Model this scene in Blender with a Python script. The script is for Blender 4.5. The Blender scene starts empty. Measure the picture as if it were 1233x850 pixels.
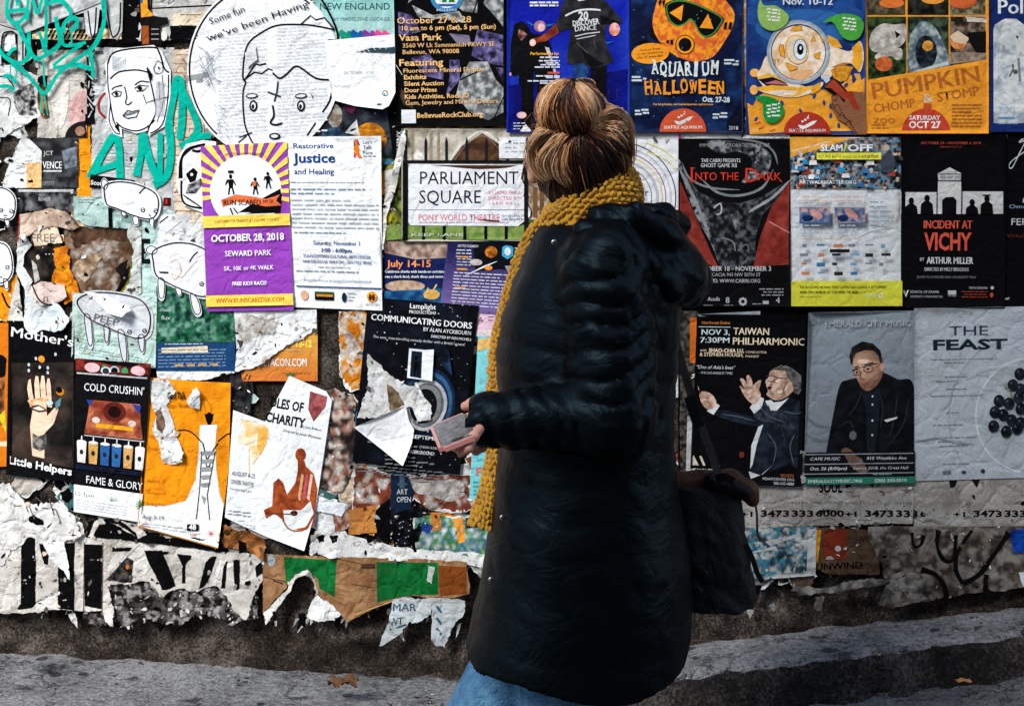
import bpy, bmesh, math, random
import numpy as np
from mathutils import Vector, Matrix
from mathutils.geometry import delaunay_2d_cdt

SC = bpy.context.scene
COL = SC.collection
# ------------------------------------------------------------------ camera
S = 470.0            # picture units (px) per metre on the poster wall
D = 3.7              # metres from lens to wall
CX, HY, HC = 616.5, 153.0, 1.63
cam = bpy.data.cameras.new('camera')
cam.sensor_width = 36.0
cam.lens = 36.0 * S * D / 1233.0
cam.shift_y = -(425.0 - HY) / 1233.0
cam.clip_start, cam.clip_end = 0.05, 500
cam_o = bpy.data.objects.new('camera', cam)
cam_o.location = (0, -D, HC)
cam_o.rotation_euler = (math.radians(90), 0, 0)
COL.objects.link(cam_o)
SC.camera = cam_o
# ------------------------------------------------------------------ light
SUN_EL, SUN_AZ = 42.0, -36.0      # azimuth measured from straight behind the camera, negative = left
sd = Vector((math.sin(math.radians(SUN_AZ)) * math.cos(math.radians(SUN_EL)),
             -math.cos(math.radians(SUN_AZ)) * math.cos(math.radians(SUN_EL)),
             math.sin(math.radians(SUN_EL))))
w = bpy.data.worlds.new('World'); SC.world = w; w.use_nodes = True
nt = w.node_tree
sky = nt.nodes.new('ShaderNodeTexSky'); sky.sky_type = 'NISHITA'; sky.sun_disc = False
sky.sun_elevation = math.radians(SUN_EL)
sky.sun_rotation = math.radians(180 + SUN_AZ)
sky.air_density, sky.dust_density, sky.ozone_density = 1.0, 1.2, 1.2
nt.links.new(sky.outputs[0], nt.nodes['Background'].inputs[0])
nt.nodes['Background'].inputs[1].default_value = 0.06
sun = bpy.data.lights.new('sun', 'SUN'); sun.energy = 1.5; sun.angle = math.radians(24)
sun.color = (1.0, 0.98, 0.95)
sun_o = bpy.data.objects.new('sun', sun); COL.objects.link(sun_o)
sun_o.rotation_euler = sd.to_track_quat('Z', 'Y').to_euler()
sun_o.location = sd * 20
SC.view_settings.view_transform = 'Standard'
SC.view_settings.look = 'None'
SC.view_settings.gamma = 1.0
SC.view_settings.use_curve_mapping = False
SC.view_settings.exposure = 2.46
SC.cycles.max_bounces = 6

# ------------------------------------------------------------------ helpers
def P(px, py, d=0.0):
    """picture coordinates -> point d metres in front of the wall"""
    k = (D - d) / D / S
    return Vector(((px - CX) * k, -d, HC + (HY - py) * k))

def lin(c):
    a = np.asarray(c, float) / 255.0
    return np.where(a <= 0.04045, a / 12.92, ((a + 0.055) / 1.055) ** 2.4)

def hsh(ix, iy, seed):
    seed = int(seed)
    n = (ix.astype(np.int64) * 374761393 + iy.astype(np.int64) * 668265263 + seed * 974711) & 0xffffffff
    n = ((n ^ (n >> 13)) * 1274126177) & 0xffffffff
    n = (n ^ (n >> 16)) & 0xffffffff
    return n / 4294967295.0

def vn(x, y, seed=0):
    x = np.asarray(x, float); y = np.asarray(y, float)
    ix, iy = np.floor(x), np.floor(y)
    fx, fy = x - ix, y - iy
    fx, fy = fx * fx * (3 - 2 * fx), fy * fy * (3 - 2 * fy)
    a, b = hsh(ix, iy, seed), hsh(ix + 1, iy, seed)
    c, d = hsh(ix, iy + 1, seed), hsh(ix + 1, iy + 1, seed)
    return (a * (1 - fx) + b * fx) * (1 - fy) + (c * (1 - fx) + d * fx) * fy

def fbm(x, y, seed=0, oc=4):
    s, a, t = 0, 0.5, 0
    for k in range(oc):
        s = s + a * vn(np.asarray(x) * 2 ** k, np.asarray(y) * 2 ** k, seed + k * 17); t += a; a *= 0.55
    return s / t

def mott(c1, c2, sc, seed=0, lo=0.35, hi=0.65, c3=None):
    """printed-picture tone: noise between two or three inks"""
    a, b = np.asarray(c1, float), np.asarray(c2, float)
    def f(x, y):
        t = np.clip((fbm(x / sc, y / sc, seed) - lo) / (hi - lo), 0, 1)[:, None]
        r = a * (1 - t) + b * t
        if c3 is not None:
            u = np.clip((fbm(x / sc * 1.3 + 40, y / sc * 1.3, seed + 5) - 0.5) / 0.12, 0, 1)[:, None]
            r = r * (1 - u) + np.asarray(c3, float) * u
        return r
    return f

def vgrad(c1, c2, y0, y1, ax=1):
    a, b = np.asarray(c1, float), np.asarray(c2, float)
    def f(x, y):
        t = np.clip(((y if ax else x) - y0) / (y1 - y0), 0, 1)[:, None]
        return a * (1 - t) + b * t
    return f

def rgrad(c1, c2, cx, cy, r):
    a, b = np.asarray(c1, float), np.asarray(c2, float)
    def f(x, y):
        t = np.clip(np.hypot(x - cx, y - cy) / r, 0, 1)[:, None]
        return a * (1 - t) + b * t
    return f

def spline(pts, n=6, closed=False):
    p = [np.array(q[:2], float) for q in pts]
    if len(p) < 3: return [tuple(q) for q in p]
    m = len(p); out = []
    for i in range(m if closed else m - 1):
        if closed: a, b, c, d = p[i - 1], p[i], p[(i + 1) % m], p[(i + 2) % m]
        else: a, b, c, d = p[max(i - 1, 0)], p[i], p[i + 1], p[min(i + 2, m - 1)]
        for k in range(n):
            t = k / n
            out.append(tuple(0.5 * (2 * b + (c - a) * t + (2 * a - 5 * b + 4 * c - d) * t * t + (3 * b - a - 3 * c + d) * t ** 3)))
    if not closed: out.append(tuple(p[-1]))
    return out

def ragged(pts, amp=3.0, step=3.0, seed=0, edges=None):
    """tear the outline: jitter along the edges (edges = indices of torn edges, None = all)"""
    out = []; n = len(pts); run = seed * 37.3
    for i in range(n):
        a, b = np.array(pts[i], float), np.array(pts[(i + 1) % n], float)
        L = float(np.hypot(*(b - a)))
        if L < 1e-6: continue
        nrm = np.array([-(b - a)[1], (b - a)[0]]) / L
        if edges is not None and i not in edges:
            out.append(tuple(a)); run += L; continue
        k = max(2, int(L / step))
        for j in range(k):
            t = j / k; q = run + t * L
            off = (fbm(np.array([q / 16.0]), np.array([seed * 1.7]), seed, 3)[0] - 0.5) * 2.4 * amp + (hsh(np.array([int(q * 3)]), np.array([seed]), 3)[0] - 0.5) * amp * 0.7
            out.append(tuple(a + (b - a) * t + nrm * off * min(1, 4 * t + .25, 4 * (1 - t) + .25)))
        run += L
    return out

def clipbox(pts, box):
    x0, y0, x1, y1 = box
    for ax, v, sg in ((0, x0, 1), (0, x1, -1), (1, y0, 1), (1, y1, -1)):
        out = []
        for i in range(len(pts)):
            a, b = pts[i], pts[(i + 1) % len(pts)]
            ia, ib = (a[ax] - v) * sg >= 0, (b[ax] - v) * sg >= 0
            if ia: out.append(a)
            if ia != ib:
                t = (v - a[ax]) / (b[ax] - a[ax])
                out.append((a[0] + (b[0] - a[0]) * t, a[1] + (b[1] - a[1]) * t))
        pts = out
        if not pts: return []
    return pts

def tess(poly, cell):
    a = np.array(poly, float)
    x0, y0 = a.min(0); x1, y1 = a.max(0)
    pts = [Vector((float(q[0]), float(q[1]))) for q in a]
    n = len(pts)
    if cell and (x1 - x0) / cell < 400:
        gx = np.arange(x0 + cell * 0.5, x1, cell); gy = np.arange(y0 + cell * 0.5, y1, cell)
        if len(gx) and len(gy):
            X, Y = np.meshgrid(gx, gy); X = X + (np.arange(len(gy)) % 2)[:, None] * cell * 0.5
            X, Y = X.ravel(), Y.ravel()
            ins = np.zeros(len(X), bool); bx, by = a[:, 0], a[:, 1]
            j = n - 1
            near = np.zeros(len(X), bool)
            for i in range(n):
                xi, yi, xj, yj = bx[i], by[i], bx[j], by[j]
                if yi != yj:
                    c = ((yi > Y) != (yj > Y)) & (X < (xj - xi) * (Y - yi) / (yj - yi) + xi)
                    ins ^= c
                j = i
            pts += [Vector((float(p), float(q))) for p, q in zip(X[ins], Y[ins])]
    r = delaunay_2d_cdt(pts, [], [list(range(n))], 1, 1e-5)
    V = np.array([v[:] for v in r[0]]) if r[0] else np.zeros((0, 2))
    return V, [tuple(f) for f in r[2]]

def wob(x, y):
    """slow unevenness shared by everything pasted on the wall (metres)"""
    return 0.0016 * np.sin(x / 61 + 1.3 * np.sin(y / 83)) + 0.0012 * np.sin(y / 47 + x / 120)

_tc = {}
def textmesh(s, bold, shear, res=2):
    bold = min(bold, .03)
    key = (s, bold, shear)
    if key not in _tc:
        c = bpy.data.curves.new('t', 'FONT'); c.body = s; c.resolution_u = res
        c.offset = bold; c.shear = shear
        o = bpy.data.objects.new('t', c); m = o.to_mesh()
        V = np.array([v.co[:2] for v in m.vertices]) if len(m.vertices) else np.zeros((0, 2))
        F = [tuple(p.vertices) for p in m.polygons]
        o.to_mesh_clear(); bpy.data.objects.remove(o); bpy.data.curves.remove(c)
        _tc[key] = (V, F)
    return _tc[key]

def new_mat(name):
    m = bpy.data.materials.new(name); m.use_nodes = True
    return m, m.node_tree, m.node_tree.nodes['Principled BSDF']

def N(nt, kind, **kw):
    n = nt.nodes.new(kind)
    for k, v in kw.items():
        if k.startswith('i_'):
            key = k[2:]; key = int(key) if key.isdigit() else key.replace('_', ' ')
            n.inputs[key].default_value = v
        else: setattr(n, k, v)
    return n

def ramp(nt, fac, stops):
    r = nt.nodes.new('ShaderNodeValToRGB'); el = r.color_ramp.elements
    while len(el) < len(stops): el.new(0.5)
    for e, (p, c) in zip(el, stops):
        e.position = p; e.color = (*c, 1) if len(c) == 3 else c
    nt.links.new(fac, r.inputs[0]); return r

def paper_mat(name, rough, spec, bump, grime):
    m, nt, b = new_mat(name)
    at = N(nt, 'ShaderNodeAttribute', attribute_name='ink')
    tc = N(nt, 'ShaderNodeTexCoord')
    oi = N(nt, 'ShaderNodeObjectInfo'); sh = N(nt, 'ShaderNodeVectorMath', operation='ADD')      # every sheet has wear of its own
    mu = N(nt, 'ShaderNodeMath', operation='MULTIPLY', i_1=37.0); nt.links.new(oi.outputs['Random'], mu.inputs[0])
    nt.links.new(tc.outputs['Object'], sh.inputs[0]); nt.links.new(mu.outputs[0], sh.inputs[1])
    n1 = N(nt, 'ShaderNodeTexNoise', i_Scale=9.0, i_Detail=6.0, i_Roughness=0.62)
    n2 = N(nt, 'ShaderNodeTexNoise', i_Scale=230.0, i_Detail=3.0)
    n3 = N(nt, 'ShaderNodeTexNoise', i_Scale=15.0, i_Detail=5.0, i_Distortion=1.6)
    n4 = N(nt, 'ShaderNodeTexNoise', i_Scale=34.0, i_Detail=8.0, i_Roughness=0.74)
    vo = N(nt, 'ShaderNodeTexVoronoi', i_Scale=13.0, feature='DISTANCE_TO_EDGE')
    wp = N(nt, 'ShaderNodeVectorMath', operation='ADD'); sc = N(nt, 'ShaderNodeVectorMath', operation='SCALE'); sc.inputs['Scale'].default_value = 0.09
    for n in (n1, n2, n3, n4): nt.links.new(sh.outputs[0], n.inputs['Vector'])
    nt.links.new(n1.outputs['Color'], sc.inputs[0]); nt.links.new(sh.outputs[0], wp.inputs[0]); nt.links.new(sc.outputs[0], wp.inputs[1]); nt.links.new(wp.outputs[0], vo.inputs['Vector'])
    g = 1 - grime
    r1 = ramp(nt, n1.outputs[0], [(0.32, (0.88 * g + .12, 0.87 * g + .11, 0.85 * g + .1)), (0.58, (1, 1, 1))])
    r2 = ramp(nt, n2.outputs[0], [(0.3, (0.86, 0.86, 0.86)), (0.6, (1, 1, 1))])
    r4 = ramp(nt, n4.outputs[0], [(0.30 + .09 * grime, (g * .8, g * .78, g * .75)), (0.36 + .16 * grime, (1, 1, 1))])
    r5 = ramp(nt, vo.outputs[0], [(0.0, (1 - .55 * grime,) * 3), (0.012, (1, 1, 1))])
    out = at.outputs['Color']
    for r in (r1, r2, r4, r5):
        mm = N(nt, 'ShaderNodeMixRGB', blend_type='MULTIPLY', i_Fac=1.0)
        nt.links.new(out, mm.inputs[1]); nt.links.new(r.outputs[0], mm.inputs[2]); out = mm.outputs[0]
    nt.links.new(out, b.inputs['Base Color'])
    b.inputs['Roughness'].default_value = rough
    b.inputs['Specular IOR Level'].default_value = spec
    bp = N(nt, 'ShaderNodeBump', i_Strength=bump, i_Distance=0.02)
    bp3 = N(nt, 'ShaderNodeBump', i_Strength=bump * .9, i_Distance=0.004)
    bp2 = N(nt, 'ShaderNodeBump', i_Strength=0.25, i_Distance=0.0006)
    r6 = ramp(nt, vo.outputs[0], [(0.0, (0, 0, 0)), (0.10, (1, 1, 1))])
    nt.links.new(n3.outputs[0], bp.inputs['Height'])
    nt.links.new(r6.outputs[0], bp3.inputs['Height']); nt.links.new(bp.outputs[0], bp3.inputs['Normal'])
    nt.links.new(n2.outputs[0], bp2.inputs['Height'])
    nt.links.new(bp3.outputs[0], bp2.inputs['Normal'])
    nt.links.new(bp2.outputs[0], b.inputs['Normal'])
    return m
MATTE = paper_mat('pasted_paper', 0.8, 0.05, 0.30, 0.14)
AGED = paper_mat('weathered_paper', 0.85, 0.04, 0.5, 0.40)
GLOSS = paper_mat('coated_paper', 0.55, 0.08, 0.2, 0.14)

def tag(o, label=None, cat=None, group=None, kind=None):
    if label: o['label'] = label
    if cat: o['category'] = cat
    if group: o['group'] = group
    if kind: o['kind'] = kind
    return o

def mesh_obj(name, V, F, mat, parent=None, smooth=True, ink=None):
    me = bpy.data.meshes.new(name)
    me.from_pydata([tuple(v) for v in V], [], [tuple(int(i) for i in f) for f in F]); me.validate(); me.update()
    if mat: me.materials.append(mat)
    if smooth: me.polygons.foreach_set('use_smooth', np.ones(len(me.polygons), bool))
    if ink is not None and len(ink) == len(me.vertices):
        a = me.attributes.new('ink', 'FLOAT_COLOR', 'POINT')
        c = np.ones((len(me.vertices), 4), np.float32); c[:, :3] = ink
        a.data.foreach_set('color', c.ravel())
    o = bpy.data.objects.new(name, me); COL.objects.link(o)
    if parent: o.parent = parent
    return o

WHITE = (238, 240, 240); INK = (7, 7, 9)

class Sheet:
    """one pasted sheet of paper: an outline with printed shapes, all drawn in picture units on the wall plane"""
    def __init__(s, name, label, pts, col=WHITE, lv=3, cat='poster', group=None, rag=0, edges=None, cell=12, quad=None,
                 curls=(), gloss=False, seed=None, rim=0, rimc=(232, 230, 226)):
        s.name, s.label, s.cat, s.group, s.lv, s.gloss = name, label, cat, group, lv, gloss
        s.V, s.F, s.C = [], [], []; s.n = 0; s.k = 0
        if len(pts) == 4 and not hasattr(pts[0], '__len__'):
            x0, y0, x1, y1 = pts; s.box = pts; pts = [(x0, y0), (x1, y0), (x1, y1), (x0, y1)]
        else:
            a = np.array(pts); s.box = (*a.min(0), *a.max(0))
        if name == 'torn_poster' and not curls and rag and len(pts) > 3:      # old scraps lift off at a point or two
            r = random.Random(int(s.box[0] * 3 + s.box[1] * 5)); curls = tuple((*r.choice(pts), r.uniform(13, 24), r.uniform(.007, .018) if lv >= 5 else r.uniform(.001, .003)) for _ in range(3)); cell = min(cell, 5)
        s.quad = quad; s.curls = curls; s.cell = cell
        s.seed = seed if seed is not None else int(s.box[0] * 7 + s.box[1] * 13) % 997
        if col is None: s.k = 1
        elif rag:
            if rim:
                s.P(ragged(pts, rag, 3, s.seed, edges), rimc, cell=cell)
                c = np.array(pts, float).mean(0)
                q = [tuple(c + (np.array(p) - c) * (1 - rim / max(8., np.hypot(*(np.array(p) - c))))) for p in pts]
                s.P(ragged(q, rag * 1.5, 3, s.seed + 9, edges), col, cell=min(cell, 4) if callable(col) else cell)
            else: s.P(ragged(pts, rag, 3, s.seed, edges), col, cell=min(cell, 4) if callable(col) else cell)
        else: s.P(pts, col, cell=min(cell, 5) if callable(col) else cell)
        s.bn = s.n
    def add(s, V, F, c):
        if not len(V): return s
        V = np.asarray(V, float)
        if callable(c): cc = lin(np.clip(c(V[:, 0], V[:, 1]), 0, 255))
        else: cc = np.repeat(lin(c)[None], len(V), 0)
        z = np.full(len(V), s.lv * 0.0022 + (0 if s.k == 0 else 0.00030 + s.k * 0.000075))
        s.k += 1
        s.V.append(np.column_stack([V, z])); s.C.append(cc)
        s.F += [tuple(i + s.n for i in f) for f in F]; s.n += len(V)
        return s
    def P(s, pts, c, cell=None, clip=None, sm=False):
        if sm: pts = spline(pts, 6, True)
        if clip: pts = clipbox(pts, s.box if clip is True else clip)
        if len(pts) < 3: return s
        V, F = tess(pts, cell if cell is not None else (3 if callable(c) else (5 if s.curls else 14)))
        return s.add(V, F, c)
    def R(s, x0, y0, x1, y1, c, cell=None): return s.P([(x0, y0), (x1, y0), (x1, y1), (x0, y1)], c, cell)
    def E(s, cx, cy, rx, ry, c, a0=0, a1=360, rot=0, clip=None, n=None, cell=None):
        n = n or max(10, int((rx + ry) * 0.9)); pts = []
        cr, sr = math.cos(math.radians(rot)), math.sin(math.radians(rot))
        full = a1 - a0 >= 360
        for i in range(n if full else n + 1):
            t = math.radians(a0 + (a1 - a0) * i / n); u, v = rx * math.cos(t), ry * math.sin(t)
            pts.append((cx + u * cr - v * sr, cy + u * sr + v * cr))
        return s.P(pts, c, cell, clip)
    def L(s, pts, w, c, sm=False, closed=False, taper=False, wv=0, clip=None):
        if sm: pts = spline(pts, 5, closed)
        p = np.array(pts, float)
        if clip:
            b = s.box; p[:, 0] = np.clip(p[:, 0], b[0], b[2]); p[:, 1] = np.clip(p[:, 1], b[1], b[3])
        if closed: p = np.vstack([p, p[:1]])
        keep = [0] + [i for i in range(1, len(p)) if np.hypot(*(p[i] - p[i - 1])) > 0.05]
        p = p[keep]
        if len(p) < 2: return s
        if not sm:      # densify so that the band follows the paper
            q = [p[0]]
            for i in range(1, len(p)):
                k = max(1, int(np.hypot(*(p[i] - p[i - 1])) / 14))
                q += [p[i - 1] + (p[i] - p[i - 1]) * (j + 1) / k for j in range(k)]
            p = np.array(q)
        t = np.gradient(p, axis=0); t /= np.maximum(np.hypot(t[:, 0], t[:, 1]), 1e-9)[:, None]
        if closed: t[0] = t[-1] = (t[0] + t[-1]) / max(1e-6, np.hypot(*(t[0] + t[-1])))
        nn = np.column_stack([-t[:, 1], t[:, 0]])
        ww = np.full(len(p), w / 2.0)
        if wv: ww = ww * (1 - wv / 2 + wv * vn(np.arange(len(p)) * 0.37, np.zeros(len(p)), s.k + 3))
        if taper: u = np.linspace(0, 1, len(p)); ww *= np.clip(np.minimum(u, 1 - u) * 5, 0.25, 1)
        V = np.vstack([p + nn * ww[:, None], p - nn * ww[:, None]]); m = len(p)
        return s.add(V, [(i, i + 1, m + i + 1, m + i) for i in range(m - 1)], c)
    def T(s, txt, x, y, h, c, al='L', w=None, ang=0, bold=0.0, shear=0, arc=None):
        """y = baseline, h = capital height, w = width to fit"""
        if bold and set(txt) & set('MWNX&'):      # heavy strokes for letters whose offset outline would cross itself
            d = min(bold, .04) * h * .8; a = math.radians(ang)
            for q in (-d, d): s.T(txt, x + q * math.cos(a) + (d if al == 'L' else -d if al == 'R' else 0), y + q * math.sin(a), h, c, al, w - 2 * d if w else None, ang, 0, shear, arc)
            return s
        V, F = textmesh(txt, bold, shear)
        if not len(V): return s
        V = V * (h / 0.69); x0, x1 = V[:, 0].min(), V[:, 0].max()
        V = V - [x0, 0]
        if w: V[:, 0] *= w / (x1 - x0)
        W = V[:, 0].max()
        V[:, 0] -= {'L': 0, 'C': W / 2, 'R': W}[al]
        V = V * [1, -1]
        if arc:
            V[:, 1] += (V[:, 0] / (W / 2)) ** 2 * arc
        a = math.radians(ang); ca, sa = math.cos(a), math.sin(a)
        V = np.column_stack([V[:, 0] * ca - V[:, 1] * sa + x, V[:, 0] * sa + V[:, 1] * ca + y])
        return s.add(V, F, c)
    def greek(s, x0, y0, x1, y1, step, c, fill=0.9, al='L', th=0.34, seed=1, ang=0):
        """lines of print too small to read: one dash per word"""
        r = random.Random(seed + int(x0)); V = []; F = []; y = y0
        while y + step * th <= y1:
            W = (x1 - x0) * (fill if r.random() > .3 else fill * r.uniform(.5, 1)); words = []; x = 0
            while x < W:
                q = min(r.uniform(1.4, 5) * step * .62, W - x)
                if q > .5: words.append((x, q))
                x += q + step * .38
            off = {'L': 0, 'C': (x1 - x0 - W) / 2, 'R': x1 - x0 - W}[al]
            for (q, l) in words:
                i = len(V); a = x0 + off + q; yy = y + (a - x0) * math.tan(math.radians(ang))
                V += [(a, yy), (a + l, yy), (a + l, yy + step * th), (a, yy + step * th)]; F.append((i, i + 1, i + 2, i + 3))
            y += step
        return s.add(V, F, c) if V else s
    def flecks(s, dens, cols):
        """scraped spots and fibres left on an old sheet"""
        B = np.vstack(s.V)[:s.bn, :2]; r = random.Random(s.seed + 5); b = s.box
        for i in range(int((b[2] - b[0]) * (b[3] - b[1]) * dens) + 2):
            x, y = B[r.randrange(len(B))]; a = r.uniform(0, 3.14); l = r.choice([1., 1.4, 1.8, 2.6, 3.4, 5]); w = l * r.uniform(.2, .8); ca, sa = math.cos(a), math.sin(a)
            q = [(u * l * r.uniform(.5, 1.1), v * w * r.uniform(.4, 1.1)) for u, v in ((-1, 0), (-.4, -1), (.5, -.8), (1, .1), (.3, 1), (-.5, .7))]
            s.k = 3 + s.k % 30
            s.P([(x + u * ca - v * sa, y + u * sa + v * ca) for u, v in q], r.choice(cols), cell=0)
    def build(s):
        if s.name in ('torn_poster', 'torn_banner') and hasattr(s, 'bn') and s.bn > 4:
            s.flecks(.0035 if s.box[0] < 800 else .0025, [(226, 226, 224), (170, 168, 164), (12, 11, 11), (90, 84, 78), (206, 190, 170)])
        cats = {'graffiti': 'graffiti', 'paper_cutout': 'paper cutout', 'torn_poster': 'torn poster', 'torn_banner': 'banner', 'sticker': 'sticker', 'paper_sheet': 'paper sheet', 'paper_flap': 'paper flap',
                'paper_shred': 'paper shred', 'cardboard': 'cardboard', 'bare_board': 'board', 'event_notice': 'notice'}
        cat = cats.get(s.name, s.cat)
        if not s.curls and cat == 'poster' and s.name != 'poster' and s.lv >= 4:      # a loose lower corner here and there
            r = random.Random(s.seed); q = s.quad or [(s.box[0], s.box[1]), (s.box[2], s.box[1]), (s.box[2], s.box[3]), (s.box[0], s.box[3])]
            s.curls = tuple((*q[i], r.uniform(9, 17), r.uniform(.003, .008)) for i in (0, 1, 2, 3) if r.random() < .6)
        V = np.vstack(s.V); C = np.vstack(s.C)
        x, y, z = V[:, 0].copy(), V[:, 1].copy(), V[:, 2].copy()
        if s.quad:
            x0, y0, x1, y1 = s.box; u = (x - x0) / (x1 - x0); v = (y - y0) / (y1 - y0)
            q = [np.array(k, float) for k in s.quad]
            o = (np.outer((1 - u) * (1 - v), q[0]) + np.outer(u * (1 - v), q[1]) + np.outer(u * v, q[2]) + np.outer((1 - u) * v, q[3]))
            x, y = o[:, 0], o[:, 1]
        z = z + wob(x, y) + 0.004
        for (cx, cy, r, h) in s.curls:
            t = np.clip(1 - np.hypot(x - cx, y - cy) / r, 0, 1); z = z + h * t ** 1.7
        X = (x - CX) / S; Z = HC + (HY - y) / S
        # the object's origin sits at the middle of its sheet
        b = s.box; ox, oz = ((b[0] + b[2]) / 2 - CX) / S, HC + (HY - (b[1] + b[3]) / 2) / S
        o = mesh_obj(s.name, np.column_stack([X - ox, -z, Z - oz]), s.F, GLOSS if s.gloss else (AGED if s.name.startswith(('torn', 'bare', 'paper_shred', 'cardboard')) else MATTE), ink=C)
        o.location = (ox, 0, oz)
        me = o.data      # face every sheet towards the street
        fl = [p.index for p in me.polygons if p.normal.y > 0]
        if fl:
            bm = bmesh.new(); bm.from_mesh(me); bm.faces.ensure_lookup_table()
            bmesh.ops.reverse_faces(bm, faces=[bm.faces[i] for i in fl]); bm.to_mesh(me); bm.free()
        return tag(o, s.label, cat, s.group)
# ------------------------------------------------------------------ the setting: wall, ledge, alley
def concrete_mat(name, stops, sc=3.0, bump=0.6, dark=None, rough=0.9):
    m, nt, b = new_mat(name)
    tc = N(nt, 'ShaderNodeTexCoord')
    n1 = N(nt, 'ShaderNodeTexNoise', i_Scale=sc, i_Detail=9.0, i_Roughness=0.68)
    n2 = N(nt, 'ShaderNodeTexNoise', i_Scale=sc * 22, i_Detail=5.0, i_Roughness=0.7)
    n3 = N(nt, 'ShaderNodeTexVoronoi', i_Scale=sc * 30)
    for n in (n1, n2, n3): nt.links.new(tc.outputs['Object'], n.inputs['Vector'])
    mx = N(nt, 'ShaderNodeMath', operation='MULTIPLY_ADD', i_1=0.55, i_2=0.0)
    nt.links.new(n2.outputs[0], mx.inputs[0])
    ad = N(nt, 'ShaderNodeMath', operation='MULTIPLY_ADD', i_1=0.62)
    nt.links.new(n1.outputs[0], ad.inputs[0]); nt.links.new(mx.outputs[0], ad.inputs[2])
    r = ramp(nt, ad.outputs[0], stops)
    out = r.outputs[0]
    if dark:        # stretched dark stains and gum spots
        mp = N(nt, 'ShaderNodeMapping'); mp.inputs['Scale'].default_value = dark
        nt.links.new(tc.outputs['Object'], mp.inputs[0])
        n4 = N(nt, 'ShaderNodeTexNoise', i_Scale=1.0, i_Detail=4.0, i_Roughness=0.6)
        nt.links.new(mp.outputs[0], n4.inputs['Vector'])
        r4 = ramp(nt, n4.outputs[0], [(0.33, (0.12, 0.12, 0.13)), (0.39, (1, 1, 1))])
        mm = N(nt, 'ShaderNodeMixRGB', blend_type='MULTIPLY', i_Fac=0.85)
        nt.links.new(out, mm.inputs[1]); nt.links.new(r4.outputs[0], mm.inputs[2]); out = mm.outputs[0]
    n5 = N(nt, 'ShaderNodeTexNoise', i_Scale=130.0, i_Detail=4.0, i_Roughness=0.75); nt.links.new(tc.outputs['Object'], n5.inputs['Vector'])
    r5 = ramp(nt, n5.outputs[0], [(0.36, (0.25, 0.25, 0.25)), (0.5, (1, 1, 1)), (0.66, (1.0, 1.0, 1.0)), (0.72, (1.9, 1.9, 1.9))])
    m5 = N(nt, 'ShaderNodeMixRGB', blend_type='MULTIPLY', i_Fac=1.0); nt.links.new(out, m5.inputs[1]); nt.links.new(r5.outputs[0], m5.inputs[2]); out = m5.outputs[0]
    if dark:        # trodden gum and oil spots
        vg = N(nt, 'ShaderNodeTexVoronoi', i_Scale=15.0, i_Randomness=1.0); nt.links.new(tc.outputs['Object'], vg.inputs['Vector'])
        sp = N(nt, 'ShaderNodeSeparateColor'); nt.links.new(vg.outputs['Color'], sp.inputs[0])
        th = N(nt, 'ShaderNodeMath', operation='MULTIPLY_ADD', i_1=.62, i_2=-.33); nt.links.new(sp.outputs[0], th.inputs[0])
        df = N(nt, 'ShaderNodeMath', operation='SUBTRACT'); nt.links.new(vg.outputs['Distance'], df.inputs[0]); nt.links.new(th.outputs[0], df.inputs[1])
        rg = ramp(nt, df.outputs[0], [(0.0, (.13, .13, .14)), (0.05, (1, 1, 1))])
        mg = N(nt, 'ShaderNodeMixRGB', blend_type='MULTIPLY', i_Fac=.9); nt.links.new(out, mg.inputs[1]); nt.links.new(rg.outputs[0], mg.inputs[2]); out = mg.outputs[0]
    vc = N(nt, 'ShaderNodeTexVoronoi', i_Scale=2.2, feature='DISTANCE_TO_EDGE'); w1 = N(nt, 'ShaderNodeVectorMath', operation='SCALE'); w1.inputs['Scale'].default_value = .35
    w2 = N(nt, 'ShaderNodeVectorMath', operation='ADD'); nt.links.new(n1.outputs['Color'], w1.inputs[0]); nt.links.new(tc.outputs['Object'], w2.inputs[0]); nt.links.new(w1.outputs[0], w2.inputs[1]); nt.links.new(w2.outputs[0], vc.inputs['Vector'])
    rc = ramp(nt, vc.outputs[0], [(0.0, (0.12, 0.12, 0.12)), (0.010, (1, 1, 1))])
    m6 = N(nt, 'ShaderNodeMixRGB', blend_type='MULTIPLY', i_Fac=1.0); nt.links.new(out, m6.inputs[1]); nt.links.new(rc.outputs[0], m6.inputs[2]); out = m6.outputs[0]
    nt.links.new(out, b.inputs['Base Color'])
    b.inputs['Roughness'].default_value = rough; b.inputs['Specular IOR Level'].default_value = 0.2
    bp = N(nt, 'ShaderNodeBump', i_Strength=bump, i_Distance=0.02)
    bq = N(nt, 'ShaderNodeBump', i_Strength=.7, i_Distance=0.004); nt.links.new(n5.outputs[0], bq.inputs['Height'])
    nt.links.new(ad.outputs[0], bp.inputs['Height']); nt.links.new(bp.outputs[0], bq.inputs['Normal']); nt.links.new(bq.outputs[0], b.inputs['Normal'])
    return m
WALLM = concrete_mat('grimy_wall_plaster', [(0.42, (0.0015, 0.001, 0.001)), (0.50, (0.014, 0.010, 0.007)), (0.58, (0.048, 0.034, 0.024)), (0.72, (0.20, 0.165, 0.14))], 7.0, 1.0)
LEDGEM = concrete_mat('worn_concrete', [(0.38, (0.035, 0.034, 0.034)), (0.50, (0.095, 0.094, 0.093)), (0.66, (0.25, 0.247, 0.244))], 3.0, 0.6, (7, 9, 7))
CURBM = concrete_mat('stained_curb_face', [(0.42, (0.002, 0.002, 0.002)), (0.56, (0.020, 0.016, 0.013)), (0.74, (0.13, 0.115, 0.10))], 5.0, 1.0)
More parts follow.
